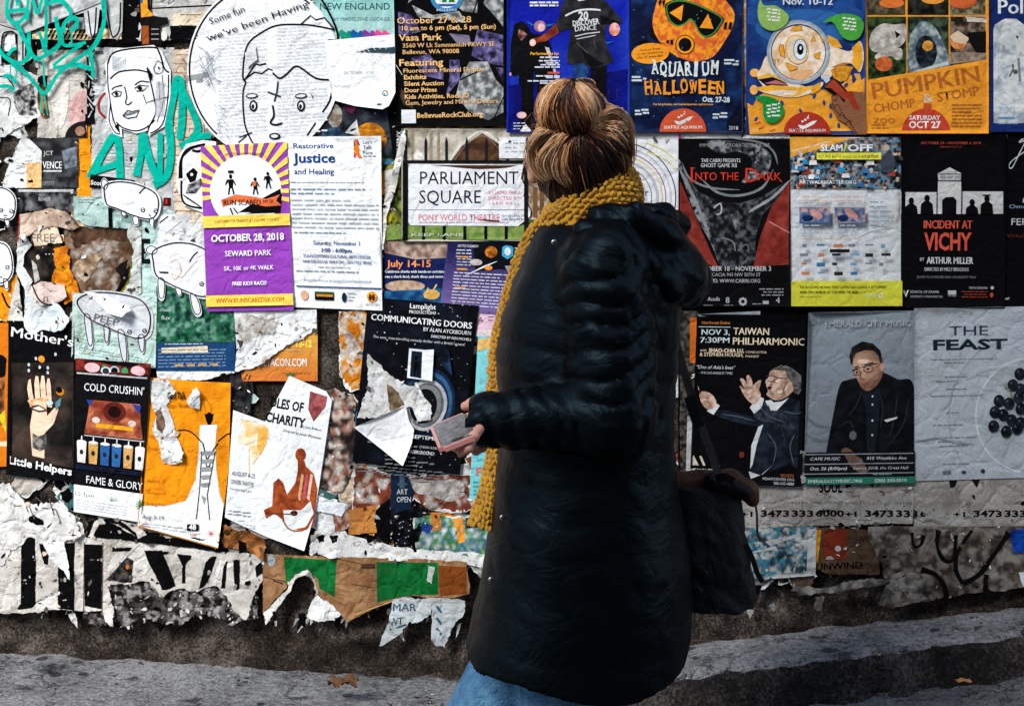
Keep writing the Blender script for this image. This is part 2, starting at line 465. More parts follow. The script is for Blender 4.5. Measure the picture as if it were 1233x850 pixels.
ROADM = concrete_mat('alley_paving', [(0.38, (0.02, 0.02, 0.021)), (0.56, (0.11, 0.108, 0.106)), (0.76, (0.23, 0.23, 0.23))], 3.5, 0.7, (7, 16, 9))
SIDEM = concrete_mat('plain_masonry', [(0.4, (0.05, 0.045, 0.04)), (0.7, (0.11, 0.10, 0.09))], 1.0, 0.3)

def gridmesh(name, xs, rows, mat, kind='structure', label=None):
    """rows: list of functions x -> (X, Y, Z); skinned between successive rows"""
    V = []; F = []; n = len(xs)
    for f in rows: V += [f(x) for x in xs]
    for r in range(len(rows) - 1):
        for i in range(n - 1):
            F.append((r * n + i, r * n + i + 1, (r + 1) * n + i + 1, (r + 1) * n + i))
    o = mesh_obj(name, V, F, mat); tag(o, label, kind=kind)
    return o

def ip(x, tab):
    return float(np.interp(x, [t[0] for t in tab], [t[1] for t in tab]))
BASE = [(-900, 752), (0, 790), (300, 808), (420, 815), (560, 822), (700, 815), (830, 779), (1000, 759), (1233, 733), (2200, 640)]   # wall foot
LD = [(-900, .75), (0, .60), (230, .42), (380, .25), (470, .15), (560, .12), (700, .15), (830, .175), (1233, .16), (2200, .16)]         # ledge depth
FB = [(-900, .30), (300, .16), (470, .11), (700, .10), (830, .09), (1233, .085), (2200, .085)]                                   # height of its face
def zb(px): return HC + (HY - ip(px, BASE)) / S
def Xm(px): return (px - CX) / S

# wall: one sheet with a rough, broken surface low down
nx, nz = 330, 190
wx = np.linspace(-620, 1850, nx); wy = np.linspace(-420, 850, nz)
X, Y = np.meshgrid(wx, wy)
rel = np.clip((Y - 655) / 60, 0, 1) * ((fbm(X / 34, Y / 22, 3, 5) - 0.5) * 0.055 + (fbm(X / 9, Y / 7, 8, 3) - .5) * 0.014)
rel -= np.clip((Y - 655) / 60, 0, 1) * 0.022
rel += (fbm(X / 20, Y / 20, 5, 3) - 0.5) * 0.003
rel = np.where(Y < 655, np.minimum(rel, 0.002), rel) + wob(X, Y)
V = np.column_stack([((X - CX) / S).ravel(), (-rel).ravel(), (HC + (HY - Y) / S).ravel()])
F = [(r * nx + i, r * nx + i + 1, (r + 1) * nx + i + 1, (r + 1) * nx + i) for r in range(nz - 1) for i in range(nx - 1)]
wall = mesh_obj('wall', V, F, WALLM)
tag(wall, 'long grimy alley wall plastered with layers of posters', 'wall')
# the rest of the building behind the posters
bm = bmesh.new(); bmesh.ops.create_cube(bm, size=1)
bmesh.ops.scale(bm, vec=(8.6, 0.6, 9.5), verts=bm.verts); bmesh.ops.translate(bm, vec=(0.1, 0.355, 4.4), verts=bm.verts)
me = bpy.data.meshes.new('wall_core'); bm.to_mesh(me); bm.free(); me.materials.append(SIDEM)
core = bpy.data.objects.new('wall_core', me); COL.objects.link(core); core.parent = wall

xs = list(np.linspace(-900, 2200, 420))
def jn(px, q, a): return (float(fbm(np.array([px / 26.]), np.array([q]), 4, 4)[0]) - .5) * a
def top(f):
    def g(px):
        dd = ip(px, LD) * f + (jn(px, 9, .05) if f > .9 else 0)
        return (Xm(px), 0.04 - dd - (0.04 if f > 0 else 0), zb(px) + jn(px, 3 + f * 5, .016) - (0.012 if f == 1 else 0))
    return g
def face(f):
    def g(px):
        dd = ip(px, LD) + jn(px, 9, .05)
        return (Xm(px), -dd - 0.006 - 0.02 * f + jn(px, 20 + f * 4, .016), zb(px) - 0.012 - ip(px, FB) * f + jn(px, 30 + f * 7, .012) * (0.5 < f))
    return g
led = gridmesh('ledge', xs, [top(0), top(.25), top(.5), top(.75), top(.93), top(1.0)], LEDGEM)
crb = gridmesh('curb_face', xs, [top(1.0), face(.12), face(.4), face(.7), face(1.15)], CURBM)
def st(dist):
    def g(px):
        dd = ip(px, LD) + dist
        z = zb(px) - 0.012 - ip(px, FB) - 0.10 * min(dist, 3) + jn(px, 50 + dist * 9, .012)
        return (Xm(px), -dd + 0.004, z)
    return g
street = gridmesh('alley_paving', xs, [st(0), st(.05), st(.12), st(.2), st(.3), st(.45), st(.7), st(1.1), st(1.8), st(3), st(5), st(9)], ROADM)
gm = bpy.data.meshes.new('ground'); gm.from_pydata([(-250, -250, -1.2), (250, -250, -1.2), (250, 250, -1.2), (-250, 250, -1.2)], [], [(0, 1, 2, 3)]); gm.materials.append(ROADM)
tag(bpy.data.objects.new('ground', gm), kind='structure'); COL.objects.link(bpy.data.objects['ground'])

# unseen block added across the alley to shade the right end of the wall
def block(name, x0, x1, y0, y1, z0, z1, label):
    bm = bmesh.new(); bmesh.ops.create_cube(bm, size=1)
    bmesh.ops.scale(bm, vec=(x1 - x0, y1 - y0, z1 - z0), verts=bm.verts)
    bmesh.ops.translate(bm, vec=((x0 + x1) / 2, (y0 + y1) / 2, (z0 + z1) / 2), verts=bm.verts)
    bmesh.ops.bevel(bm, geom=bm.edges[:], offset=0.03, segments=1, affect='EDGES')
    me = bpy.data.meshes.new(name); bm.to_mesh(me); bm.free(); me.materials.append(SIDEM)
    o = bpy.data.objects.new(name, me); COL.objects.link(o); tag(o, label, 'shade_block'); return o
block('shade_block', -4.4, 9, -12.5, -6.2, -1.2, 9.5, 'plain dark unseen block across the alley behind the viewer, added to shade the wall')

# grit, crumbs of plaster and paper swept against the foot of the wall: uncountable
def grit():
    r = random.Random(21); V = []; F = []; C = []
    for i in range(1500):
        px = r.uniform(-250, 1500); dd = ip(px, LD); d = min(abs(r.gauss(0, .07)) + .004, dd * .95) if r.random() < .7 else r.uniform(0, dd * .98)
        z = zb(px) + jn(px, 3, .016) - .006; q = r.choice([.0015, .002, .002, .003, .003, .0045]); c = np.array((Xm(px), -d - .004, z + q * .4))
        b = len(V); pts = [c + np.array((r.uniform(.4, 1) * sx * q * 1.5, r.uniform(.4, 1) * sy * q, r.uniform(.4, 1) * sz * q * .6)) for sx in (-1, 1) for sy in (-1, 1) for sz in (-1, 1)]
        V += pts; F += [tuple(b + k for k in f) for f in ((0, 1, 3, 2), (4, 6, 7, 5), (0, 4, 5, 1), (2, 3, 7, 6), (0, 2, 6, 4), (1, 5, 7, 3))]
        C += [lin(r.choice([(60, 56, 52), (40, 36, 33), (110, 106, 102), (150, 148, 146), (84, 70, 58), (24, 22, 21), (48, 44, 40), (160, 158, 154)]))] * 8
    tag(mesh_obj('grit', V, F, MATTE, smooth=False, ink=np.array(C)), 'loose grit and crumbs of plaster along the foot of the wall', kind='stuff')
grit()
# ------------------------------------------------------------------ pasted paper, left half
def Zf(x0, y0, sc):
    def f(*a):
        return [(x0 + p[0] / sc, y0 + p[1] / sc) for p in a]
    return f
def zb_(x0, y0, sc, b): return (x0 + b[0] / sc, y0 + b[1] / sc, x0 + b[2] / sc, y0 + b[3] / sc)
SHEETS = []
def sh(*a, **k):
    s = Sheet(*a, **k); SHEETS.append(s); return s
PALE, CREAM, ORANGE, BLACK, MINT, BROWN, GREEN = (214, 216, 214), (226, 203, 172), (232, 142, 20), (6, 6, 8), (190, 216, 206), (120, 62, 40), (0, 168, 146)

# --- crust of old torn paper: nobody could count it
crust = Sheet('torn_paper_crust', 'uncountable crust of torn and painted over poster remnants', (0, 0, 620, 700), col=None, lv=1)
rnd = random.Random(5)
def scrap(px, py, r, c, seed, el=1.0, rim=True):
    n = rnd.randint(4, 6); a0 = rnd.random() * 6.3
    pts = [(px + math.cos(a0 + 6.283 * i / n) * r * rnd.uniform(.6, 1.25), py + math.sin(a0 + 6.283 * i / n) * r * el * rnd.uniform(.6, 1.25)) for i in range(n)]
    crust.k = 1 + (crust.k + 1) % 26
    if rim:
        crust.P(ragged([(px + (x - px) * 1.08, py + (y - py) * 1.08) for x, y in pts], 2.6, 2.6, seed), (226, 226, 222), cell=0)
    crust.P(ragged(pts, 2.4, 2.6, seed + 1), c, cell=4 if callable(c) else 0)
HOLES = [(86, 282, 166, 352), (376, 372, 408, 470)]
ZONES = [((-120, -60, 480, 700), 420, [(PALE, 8), (WHITE, 4), ((196, 192, 184), 5), (MINT, 2), (BLACK, 3), (ORANGE, 2), (CREAM, 2), ((90, 80, 74), 1), ((70, 120, 130), 1)]),
         ((380, 380, 600, 690), 170, [(PALE, 6), (WHITE, 4), (ORANGE, 4), (BLACK, 3), ((150, 70, 44), 4), (CREAM, 3), ((60, 110, 140), 2), ((178, 172, 164), 4)]),
         ((820, 600, 1400, 700), 60, [((120, 112, 104), 4), ((160, 158, 152), 3), (BLACK, 3), ((92, 74, 60), 3), ((60, 64, 70), 2)]),
         ((610, -40, 850, 700), 150, [(PALE, 6), (WHITE, 4), (BLACK, 4), (ORANGE, 2), ((60, 110, 140), 2), (CREAM, 3), ((150, 70, 44), 2)]),
         ((-100, 575, 330, 650), 70, [(PALE, 6), (WHITE, 3), (BLACK, 4), ((190, 182, 172), 4), ((140, 100, 70), 1)])]
for (x0, y0, x1, y1), cnt, pal in ZONES:
    cs = [c for c, k in pal for _ in range(k)]
    for i in range(cnt):
        px, py = rnd.uniform(x0, x1), rnd.uniform(y0, y1); r = rnd.choice([3, 4, 5, 6, 8, 10, 14, 18, 24])
        if any(a - r * .7 < px < c + r * .7 and b - r * .7 < py < d + r * .7 for a, b, c, d in HOLES): continue
        c = rnd.choice(cs)
        if c in (PALE, WHITE, CREAM, (196, 192, 184)) and rnd.random() < .5:
            c = mott(c, tuple(v * .7 for v in c), 5, i)
        scrap(px, py, r, c, i * 3 + int(x0), rnd.uniform(.6, 1.3))
# shreds still hanging on below the posters
for i in range(120):
    px = rnd.uniform(-60, 560) if i < 74 else rnd.uniform(840, 1330)
    yb = 728 if px < 320 else 742
    if px > 840: yb = 708 - (px - 840) * .02
    py = yb + rnd.gauss(0, 9); l = rnd.choice([5, 7, 9, 12, 18]); wd = rnd.uniform(.25, .7) * l
    c = rnd.choice([PALE, (196, 194, 190), (150, 148, 144), (110, 106, 102), BLACK, BLACK] if px < 600 else [(150, 148, 144), (100, 96, 92), (60, 56, 52), BLACK])
    sl = rnd.uniform(-.6, .6) * l
    crust.k = 1 + (crust.k + 1) % 26
    crust.P(ragged([(px, py), (px + wd, py + rnd.uniform(-2, 2)), (px + wd * .7 + sl * .6, py + l * .6), (px + sl + wd * .3, py + l), (px + sl * .4, py + l * .5)], 1.0, 1.6, i + 1000), c, cell=0)
crust.lv = 1
tag(crust.build(), 'crust of torn and half scraped poster remnants on the wall', kind='stuff')

def greyprint(s, box, n, seed, c=(120, 122, 122)):
    s.greek(*box, (box[3] - box[1]) / n, c, seed=seed)

# big pale sheets that lie under everything on the left
s = sh('torn_poster', 'black torn sheet behind the turquoise scribbled tag, top left', [(18, 34), (166, -30), (168, 50), (108, 62), (60, 66), (22, 64)], BLACK, 2, rag=2)
s = sh('torn_poster', 'pale grey sheet with a red curve, under the bob-haired paper face', (112, 58, 211, 262), mott((205, 208, 206), (176, 180, 178), 20, 2), 3, rag=1.2)
s.L([(128, 112), (121, 122), (121, 134), (129, 143)], 3, (150, 40, 36), sm=True); s.L([(132, 142), (134, 100)], 1, (120, 120, 120))
s.greek(118, 172, 190, 210, 4, (168, 172, 170), seed=4); s.greek(136, 62, 200, 100, 4, (184, 186, 186), seed=9)
s.R(198, 238, 207, 248, (60, 20, 20)); s.R(200, 240, 203, 246, (190, 40, 36)); s.R(116, 62, 126, 66, (90, 92, 94))
s = sh('torn_poster', 'cream paper strip with thin ruled lines beside the bob-haired face', (209, 60, 246, 262), (222, 200, 176), 3, rag=1.6)
for y in range(66, 255, 11): s.L([(210, y), (244, y + 1)], .8, (178, 140, 116))
for y in range(72, 250, 9): s.L([(222, y), (224, y + 4)], 1, (120, 110, 104))
s = sh('torn_poster', 'weathered pale poster with a faint pink disc and brown figure', (47, 61, 106, 166), mott((206, 202, 192), (186, 180, 170), 16, 7), 3, rag=1)
s.E(105, 138, 21, 30, (206, 164, 160), clip=True); s.E(104, 166, 24, 20, (30, 26, 26), clip=True); s.E(57, 118, 10, 26, mott((176, 132, 84), (70, 40, 24), 8, 3), clip=True); s.E(55, 97, 8, 6, INK, clip=True)
s.E(98, 158, 6, 6, (150, 110, 90), clip=True); s.greek(70, 76, 102, 100, 4, (188, 186, 180), seed=3); s.E(72, 108, 13, 48, (216, 210, 202), clip=True)
s = sh('torn_poster', 'black torn strip of paper right of the pink disc poster', (104, 58, 116, 150), BLACK, 3, rag=2.4)
for i in range(9): s.L([(106 + i % 3 * 3, 62 + i * 9), (108 + i % 4 * 2, 70 + i * 9)], 1.4, (190, 196, 196))
s = sh('torn_poster', 'orange and brown scrap under the pink disc poster', [(93, 160), (110, 150), (114, 238), (94, 238)], ORANGE, 2, rag=3)
s = sh('band_poster', 'dark grey gig poster scrap lettered VENCE', (38, 165, 96, 226), mott((24, 24, 26), (70, 74, 76), 6, 12), 3, rag=1)
s.T('VENCE', 53, 203, 8.5, (222, 224, 222), bold=.02, w=23); s.R(54, 205, 76, 207, (200, 200, 200)); s.T('SUPPORT', 52, 223, 4.6, (150, 150, 150), w=15)
s.P([(76, 182), (94, 176), (94, 200), (80, 204)], mott((60, 66, 74), (120, 130, 140), 5, 8))
s.T('JCT', 54, 187, 5, (200, 200, 200))
s = sh('torn_poster', 'black and white torn band under the grey gig poster scrap', (20, 226, 110, 256), mott((16, 16, 18), (120, 122, 122), 5, 15), 2, rag=3)
s.R(24, 228, 90, 231, (190, 192, 190)); s.T('RIVET', 48, 242, 4, (200, 200, 200))
s = sh('torn_poster', 'torn white paper triangle curling up over black scraps, far left', [(34, 150), (38, 168), (52, 182), (52, 226), (4, 226), (14, 196)], (226, 228, 226), 4, rag=1.6, curls=((35, 150, 26, .02),))
s.T('LOG ON TO', 18, 194, 2.6, (130, 130, 130), ang=-14); s.greek(22, 196, 44, 204, 3, (150, 150, 150), ang=-14); s.R(34, 196, 52, 226, (226, 178, 120)); s.R(36, 217, 42, 220, INK); s.T('T', 36, 214, 5, (170, 120, 60))
s = sh('torn_poster', 'ragged white and grey scraps pasted below the turquoise tag', [(-40, 80), (26, 78), (48, 92), (50, 140), (30, 150), (8, 165), (-40, 170)], mott((218, 220, 220), (196, 196, 194), 6, 31), 3, rag=3)
s.P(ragged([(18, 112), (44, 96), (47, 138), (26, 140), (20, 126)], 2.5, 2.5, 4), mott((190, 190, 188), (40, 36, 36), 2.6, 5), cell=2)
s.L([(0, 93), (9, 92), (16, 100), (19, 106)], 1.4, INK); s.L([(0, 118), (14, 120), (12, 140)], 1.2, INK, sm=True)
# bicycle-like animal drawing, very top left
s = sh('paper_cutout', 'large grey paste-up animal drawing with black outlined legs, top left corner', [(-60, -70), (152, -70), (149, 38), (143, 49), (135, 45), (128, 16), (122, 12), (119, 40), (112, 46), (106, 42), (103, 16), (68, 28), (33, 42), (32, 78), (24, 82), (24, 42), (12, 38), (5, 46), (4, 78), (-12, 84), (-60, 80)], mott((204, 206, 206), (172, 174, 172), 14, 3), 4, curls=((113, 46, 14, .004),))
s.L([(33, 42), (68, 28), (126, 3)], 2, INK); s.L([(30, 39), (-6, 28)], 1.2, INK, sm=True)
for p in ([(108, 14), (112, 42), (116, 41), (118, 10)], [(131, 12), (136, 42), (141, 44), (146, 34), (147, 4)], [(5, 80), (5, 46), (12, 39), (22, 44), (23, 78)], [(30, 74), (30, 46)]): s.L(p, 1.6, INK, sm=True)
s.P([(70, 26), (124, 4), (124, -30), (90, -20)], mott((150, 150, 150), (200, 200, 200), 9, 6)); s.R(92, -40, 110, 0, (170, 172, 170)); s.R(2, -20, 10, 28, (150, 148, 144)); s.R(84, 22, 104, 36, mott((110, 110, 110), (160, 160, 160), 3, 5))
s = sh('torn_poster', 'cream strip of old paper peeping out under the paste-up animal', (40, 35, 148, 48), (226, 196, 150), 2, rag=1.6)
# panels round the top middle
s = sh('torn_poster', 'pale sheet with black frame line and cream lower edge, left of the round paste-up', [(182, -60), (262, -60), (262, 30), (236, 48), (168, 50), (176, 20)], mott((214, 214, 210), (190, 188, 182), 9, 4), 3, rag=1)
s.L([(186, -60), (184, 11), (262, 7)], 1.8, INK); s.P([(210, 17), (258, 14), (256, 30), (209, 32)], (226, 210, 182)); s.greek(218, 18, 246, 22, 3.4, (100, 96, 90))
s.L([(196, 4), (210, -8), (204, 6), (226, -12)], 1, (110, 110, 110), sm=True)
s = sh('torn_poster', 'solid black scrap between cream strips beside the round paste-up', (206, 32, 238, 48), BLACK, 4, rag=1)
s = sh('sticker', 'small lighthouse shaped scrap in black, orange and brown, top left', [(170, -20), (180, -20), (184, 20), (204, 22), (204, 30), (195, 32), (196, 56), (172, 54), (172, 30), (170, 22)], (16, 14, 14), 5, rag=.6)
s.P([(173, 32), (181, 32), (181, 54), (173, 54)], (150, 74, 30)); s.P([(170, -20), (178, -20), (180, 12), (188, 20), (172, 22)], (226, 150, 40)); s.P([(170, -10), (174, -10), (174, 4), (171, 6)], (40, 90, 150))
for y in (36, 42, 48): s.L([(184, y), (193, y)], 1.2, (150, 150, 150))
s.E(199, 44, 4, 6, (220, 216, 206), clip=(196, 30, 206, 52))

# --- paste-up face with a bob
z = Zf(0, 0, 3.864)
s = sh('paper_cutout', 'cut-out pen drawing of a young woman with a straight bob', z((497, 300), (545, 232), (720, 212), (758, 240), (800, 330), (798, 450), (770, 590), (700, 632), (690, 610), (640, 622), (572, 600), (575, 640), (535, 625), (505, 560), (512, 470), (505, 380)), (234, 236, 238), 5)
for p, wd, sm in [([(508, 300), (548, 243), (715, 223), (748, 250), (770, 320), (792, 340)], 2, 1), ([(520, 370), (560, 338), (640, 328), (700, 340)], 1.8, 1), ([(508, 300), (510, 400), (520, 480), (515, 560), (540, 615), (566, 625)], 1.2, 1), ([(548, 570), (580, 596), (640, 610), (690, 592), (725, 560)], 1.6, 1), ([(690, 320), (715, 420), (730, 520), (700, 590), (692, 620)], 1.6, 1), ([(790, 350), (785, 470), (760, 580), (705, 622)], 1.4, 1),
                 ([(760, 350), (765, 470), (735, 570)], .8, 1), ([(745, 380), (750, 480)], .8, 1), ([(520, 480), (535, 560), (560, 610)], 1.4, 1), ([(528, 420), (540, 408), (576, 398)], 1.3, 1), ([(634, 398), (660, 380), (700, 384)], 1.3, 1), ([(526, 438), (548, 424), (572, 430), (566, 448), (540, 452), (526, 438)], 1.1, 0), ([(632, 414), (655, 398), (700, 402), (670, 424), (640, 426)], 1.1, 0),
                 ([(586, 406), (596, 450), (590, 480), (604, 488), (620, 474)], 1.2, 1), ([(578, 540), (600, 515), (622, 520), (655, 512), (640, 545), (600, 552), (578, 540)], 1.2, 0), ([(580, 538), (655, 516)], 1, 0), ([(672, 440), (685, 480), (720, 468), (790, 452)], .9, 0), ([(740, 285), (722, 320), (735, 345), (762, 335), (760, 300), (740, 285)], .8, 1)]:
    s.L(z(*p), wd, (12, 14, 18), sm=bool(sm))
s.E(*z((549, 438))[0], 2, 2.4, INK); s.E(*z((657, 412))[0], 2.6, 2.6, INK); s.E(*z((745, 318))[0], 1.2, 1.4, (40, 40, 40))
s.P(z((690, 310), (716, 350), (712, 380), (695, 345)), INK); s.P(z((583, 538), (610, 522), (650, 518), (612, 534)), (120, 124, 128)); s.P(z((540, 590), (556, 575), (564, 622)), INK)
for i in range(8): s.L(z((530 + i * 8, 260 + i), (534 + i * 7, 330)), .8, (190, 194, 196)); s.L(z((735 + i * 5, 380), (728 + i * 5, 540)), .7, (170, 174, 178))

# --- round paste-up
z = Zf(200, 0, 3.864)
ring = [(318.5 + 92 * math.cos(t), 84 + 104 * math.sin(t)) for t in np.linspace(0, 2 * math.pi, 60)[:-1]]
ring = [(x, min(y, 184)) for x, y in ring]
s = sh('paper_cutout', 'round paste-up with a hand-drawn boy face and the words Some fun weve been having', ring, (232, 234, 236), 5)
s.greek(264, 42, 330, 168, 4.2, (204, 208, 212), seed=2, ang=-4, th=.5); s.greek(335, 34, 402, 170, 4.2, (206, 210, 214), seed=8, ang=-4, th=.5)
s.P(z((102, 355), (200, 338), (206, 358), (176, 366), (176, 384), (146, 388), (146, 372), (104, 380)), (150, 152, 154))
s.L([(318.5 + 89 * math.cos(t), 84 + 100 * math.sin(t)) for t in np.linspace(2.25, 2 * math.pi - .9, 40)], 2, INK)
s.L(z((690, -60), (760, 60), (795, 140), (802, 200), (790, 365)), 2.4, INK, sm=True); s.L(z((780, 400), (765, 470), (732, 524)), 2.2, INK, sm=True)
s.L(z((376, 385), (362, 360), (368, 270), (388, 205), (440, 160), (520, 122), (640, 118), (720, 128), (785, 142)), 2, INK, sm=True)
s.L(z((632, 116), (676, 76), (700, 96), (740, 86), (785, 138)), 1.8, INK); s.L(z((368, 378), (410, 315), (422, 300), (440, 306), (470, 298)), 1.8, INK); s.L(z((370, 372), (415, 338), (450, 345), (480, 322), (500, 330)), 1.8, INK)
s.L(z((500, 340), (530, 366), (560, 352), (600, 314), (630, 318), (700, 366), (768, 374)), 2.2, INK, sm=True)
s.L(z((376, 385), (362, 440), (368, 560), (385, 620), (410, 670)), 1.8, INK, sm=True); s.L(z((700, 572), (660, 632)), 1.8, INK); s.L(z((345, 640), (405, 618)), 1.4, INK); s.L(z((340, 664), (380, 632)), 1.2, INK)
s.L(z((525, 382), (520, 430), (508, 474)), 2, (40, 50, 60)); s.L(z((478, 430), (538, 452)), 2, (40, 50, 60))
s.L(z((500, 492), (506, 540), (490, 572), (515, 582), (545, 574)), 2.2, INK, sm=True)
for cx in (411, 632): s.E(*z((cx, 494))[0], 5, 7, INK); s.E(*z((cx, 494))[0], 2.9, 4.6, (228, 230, 232)); s.E(*z((cx - 2, 498))[0], 1.8, 3, INK)
for cx, cy in ((404, 448), (632, 448)): s.E(*z((cx, cy))[0], 7.5, 3.2, INK, rot=-4); s.E(*z((cx, cy))[0], 5.8, 1.8, (222, 224, 226), rot=-4)
s.E(*z((510, 634))[0], 7, 4, INK); s.E(*z((510, 634))[0], 4.6, 2.2, (228, 230, 232)); s.L(z((680, 440), (688, 460)), 1, INK)
s.T('Some fun', *z((214, 118))[0], 8, INK, ang=-21, w=44); s.T("we've been Having", *z((200, 196))[0], 8, INK, ang=-19, w=128)
for i in range(22):
    a = z((150 + (i * 37) % 70, 215 + (i * 61) % 200), (180 + (i * 53) % 80, 235 + (i * 47) % 210)); s.L(a, .5, (120, 130, 140))
for i in range(14):
    a = z((225 + (i * 23) % 60, 480 + i * 11), (240 + (i * 41) % 60, 500 + i * 11)); s.L(a, .5, (110, 124, 136))
s.P(z((372, 250), (420, 210), (430, 280), (380, 320)), mott((204, 207, 210), (222, 224, 226), 4, 3))

# --- teal playbill, peeling sheet, scraps under it
s = sh('theatre_poster', 'teal playbill lettered NEW ENGLAND with coloured bushes along its foot', (380, -60, 477, 64), vgrad((90, 176, 168), (176, 208, 204), -60, 48), 4)
s.T('NEW ENGLAND', 470, 12.5, 8, (20, 60, 74), 'R', w=84); s.T('BY MADELEINE GEORGE', 470, 26, 4.2, (70, 124, 128), 'R', w=68)
for x, c in ((418, (20, 140, 110)), (432, (20, 90, 160)), (446, (130, 60, 150)), (461, (220, 70, 140))):
    for i in range(5): s.E(x - 6 + i * 3, 41 + (i * 7) % 5, 3.2, 4.4, c)
    s.R(x - 7, 42, x + 7, 47, c)
s.R(396, 48, 477, 64, (40, 60, 66))
s = sh('torn_poster', 'scraps of blue, orange and black pictures under the peeling white sheet', (386, 116, 486, 190), mott((24, 26, 34), (60, 66, 74), 9, 3), 3, rag=2)
s.E(446, 168, 20, 20, mott((222, 140, 30), (150, 90, 30), 6, 2)); s.E(402, 168, 16, 14, mott((70, 110, 140), (30, 50, 70), 5, 2)); s.P([(416, 160), (430, 144), (434, 164)], (214, 216, 214)); s.E(404, 140, 9, 14, mott((130, 112, 100), (190, 184, 176), 5, 9)); s.P([(466, 128), (486, 120), (486, 190), (474, 190)], INK)
s.P([(386, 176), (462, 186), (462, 190), (386, 190)], (60, 110, 70)); s.P([(418, 120), (430, 130), (424, 138), (414, 130)], (90, 30, 60))
s = sh('paper_sheet', 'blank white sheet peeling and sagging below the teal playbill', [(392, 50), (476, 42), (477, 112), (470, 128), (462, 132), (428, 128), (402, 121), (396, 90)], (240, 242, 243), 6, curls=((470, 130, 34, .030), (400, 124, 20, .012)), cell=5)
s.T('- OCTOBER 13TH', 412, 90, 3.4, (150, 156, 160)); s.T('ARTSWEST', 404, 106, 2.6, (170, 174, 176)); s.E(465, 113, 4, 4, (60, 120, 140)); s.E(465, 113, 2.4, 2.4, (230, 232, 232)); s.E(467, 111.5, 1.6, 1.6, (220, 120, 60)); s.R(455, 125, 461, 127.5, (70, 90, 100))
for i in range(6): s.L([(424 + i * 8, 55 + i % 3), (450 + i * 7, 76 + i * 3)], .7, (222, 225, 227))

# --- face in black ink left of the purple poster
z = Zf(0, 0, 3.864)
s = sh('paper_cutout', 'black inked man face cut-out half hidden by the purple run poster', z((830, 740), (870, 672), (950, 652), (1010, 660), (1010, 1000), (940, 985), (860, 955), (826, 860)), (230, 232, 234), 5)
s.L(z((846, 830), (850, 740), (890, 692), (960, 672)), 4, INK, sm=True, wv=.8); s.L(z((850, 840), (852, 920), (880, 955), (945, 968)), 2.4, INK, sm=True)
s.P(z((870, 810), (905, 780), (925, 800), (915, 840), (890, 850)), INK); s.P(z((880, 860), (940, 830), (955, 850), (915, 900), (870, 900)), mott((20, 20, 22), (170, 172, 174), 3, 2), cell=2); s.L(z((900, 700), (930, 705), (955, 690)), 3, INK, sm=True)
for i in range(9): s.L(z((858 + i * 6, 905 + i * 4), (880 + i * 8, 925 + i * 5)), 1.1, (30, 30, 32))
s.E(*z((898, 812))[0], 2, 2, (220, 222, 224))

# --- purple run poster
q = [(243, 176), (347, 171), (355, 372), (251, 374)]
s = sh('run_poster', 'purple and yellow poster of running figures under a striped sunburst', (243, 174, 350, 374), (146, 66, 178), 7, quad=q, curls=((351, 373, 16, .005),))
cx, cy = 297, 232
for i in range(-1, 17):
    a0 = math.radians(180 + i * 11.6 + 3); a1 = a0 + math.radians(5.9)
    if i % 1 == 0: s.P([(cx, cy), (cx + 150 * math.cos(a0), cy + 150 * math.sin(a0)), (cx + 150 * math.cos(a1), cy + 150 * math.sin(a1))], (255, 216, 92), clip=(243, 174, 350, 259))
s.E(297, 231, 44, 44, (242, 246, 248), clip=(243, 174, 350, 259)); s.P([(283, 258), (306, 245), (340, 229), (341, 240), (338, 258)], INK)
s.P([(266, 240), (285, 234), (304, 237), (322, 241), (339, 236), (334, 243), (340, 249), (322, 250), (304, 246), (285, 243), (268, 249)], (226, 110, 64)); s.T('RUN SCARED', 269, 246.5, 6.6, INK, w=46, bold=.04, ang=2); s.T('MY 5K', 318, 246, 4, INK, w=13, bold=.02)
def man(s, x, y, h, c=INK):
    u = h / 30.; s.E(x, y - 26 * u, 2.6 * u, 3.4 * u, c); s.P([(x - 4 * u, y - 22 * u), (x + 4 * u, y - 22 * u), (x + 3 * u, y - 9 * u), (x - 3 * u, y - 9 * u)], c)
    s.L([(x - 2 * u, y - 10 * u), (x - 4 * u, y)], 2.4 * u, c); s.L([(x + 2 * u, y - 10 * u), (x + 4 * u, y)], 2.4 * u, c); s.L([(x - 4 * u, y - 20 * u), (x - 8 * u, y - 14 * u), (x - 5 * u, y - 22 * u)], 1.8 * u, c); s.L([(x + 4 * u, y - 20 * u), (x + 7 * u, y - 13 * u)], 1.8 * u, c)
man(s, 279, 234, 25); s.L([(277, 250), (280, 258)], 1.6, INK); s.L([(281, 250), (286, 257)], 1.6, INK); man(s, 309, 235, 21); s.E(308, 222, 2.6, 3, (230, 110, 50)); man(s, 325, 228, 20); s.R(276, 205, 283, 208, INK)
s.T('AMSTERDAM PRESENTS', 272, 187, 3, (60, 30, 80), w=50, ang=-4, arc=1.5)
s.R(243, 259, 350, 273, (255, 216, 92)); s.T('COSTUMES FOR CHARITY & COSTUME CONTEST', 297, 267.5, 3.4, (120, 70, 40), 'C', w=80, bold=.02)
s.T('OCTOBER 28, 2018', 297, 290, 8.2, WHITE, 'C', w=90, bold=.03); s.T('SEWARD PARK', 297, 308, 6.6, WHITE, 'C', w=57, bold=.03); s.T('5K, 10K or 4K WALK', 297, 325, 5.2, WHITE, 'C', w=61, bold=.03); s.T('FREE KIDS RACE!', 297, 343, 4.2, WHITE, 'C', w=42, bold=.03)
s.R(243, 354.5, 350, 368, (255, 214, 90)); s.T('WWW.RUNSCARED5K.COM', 297, 364, 5.6, (190, 96, 10), 'C', w=84, bold=.04)

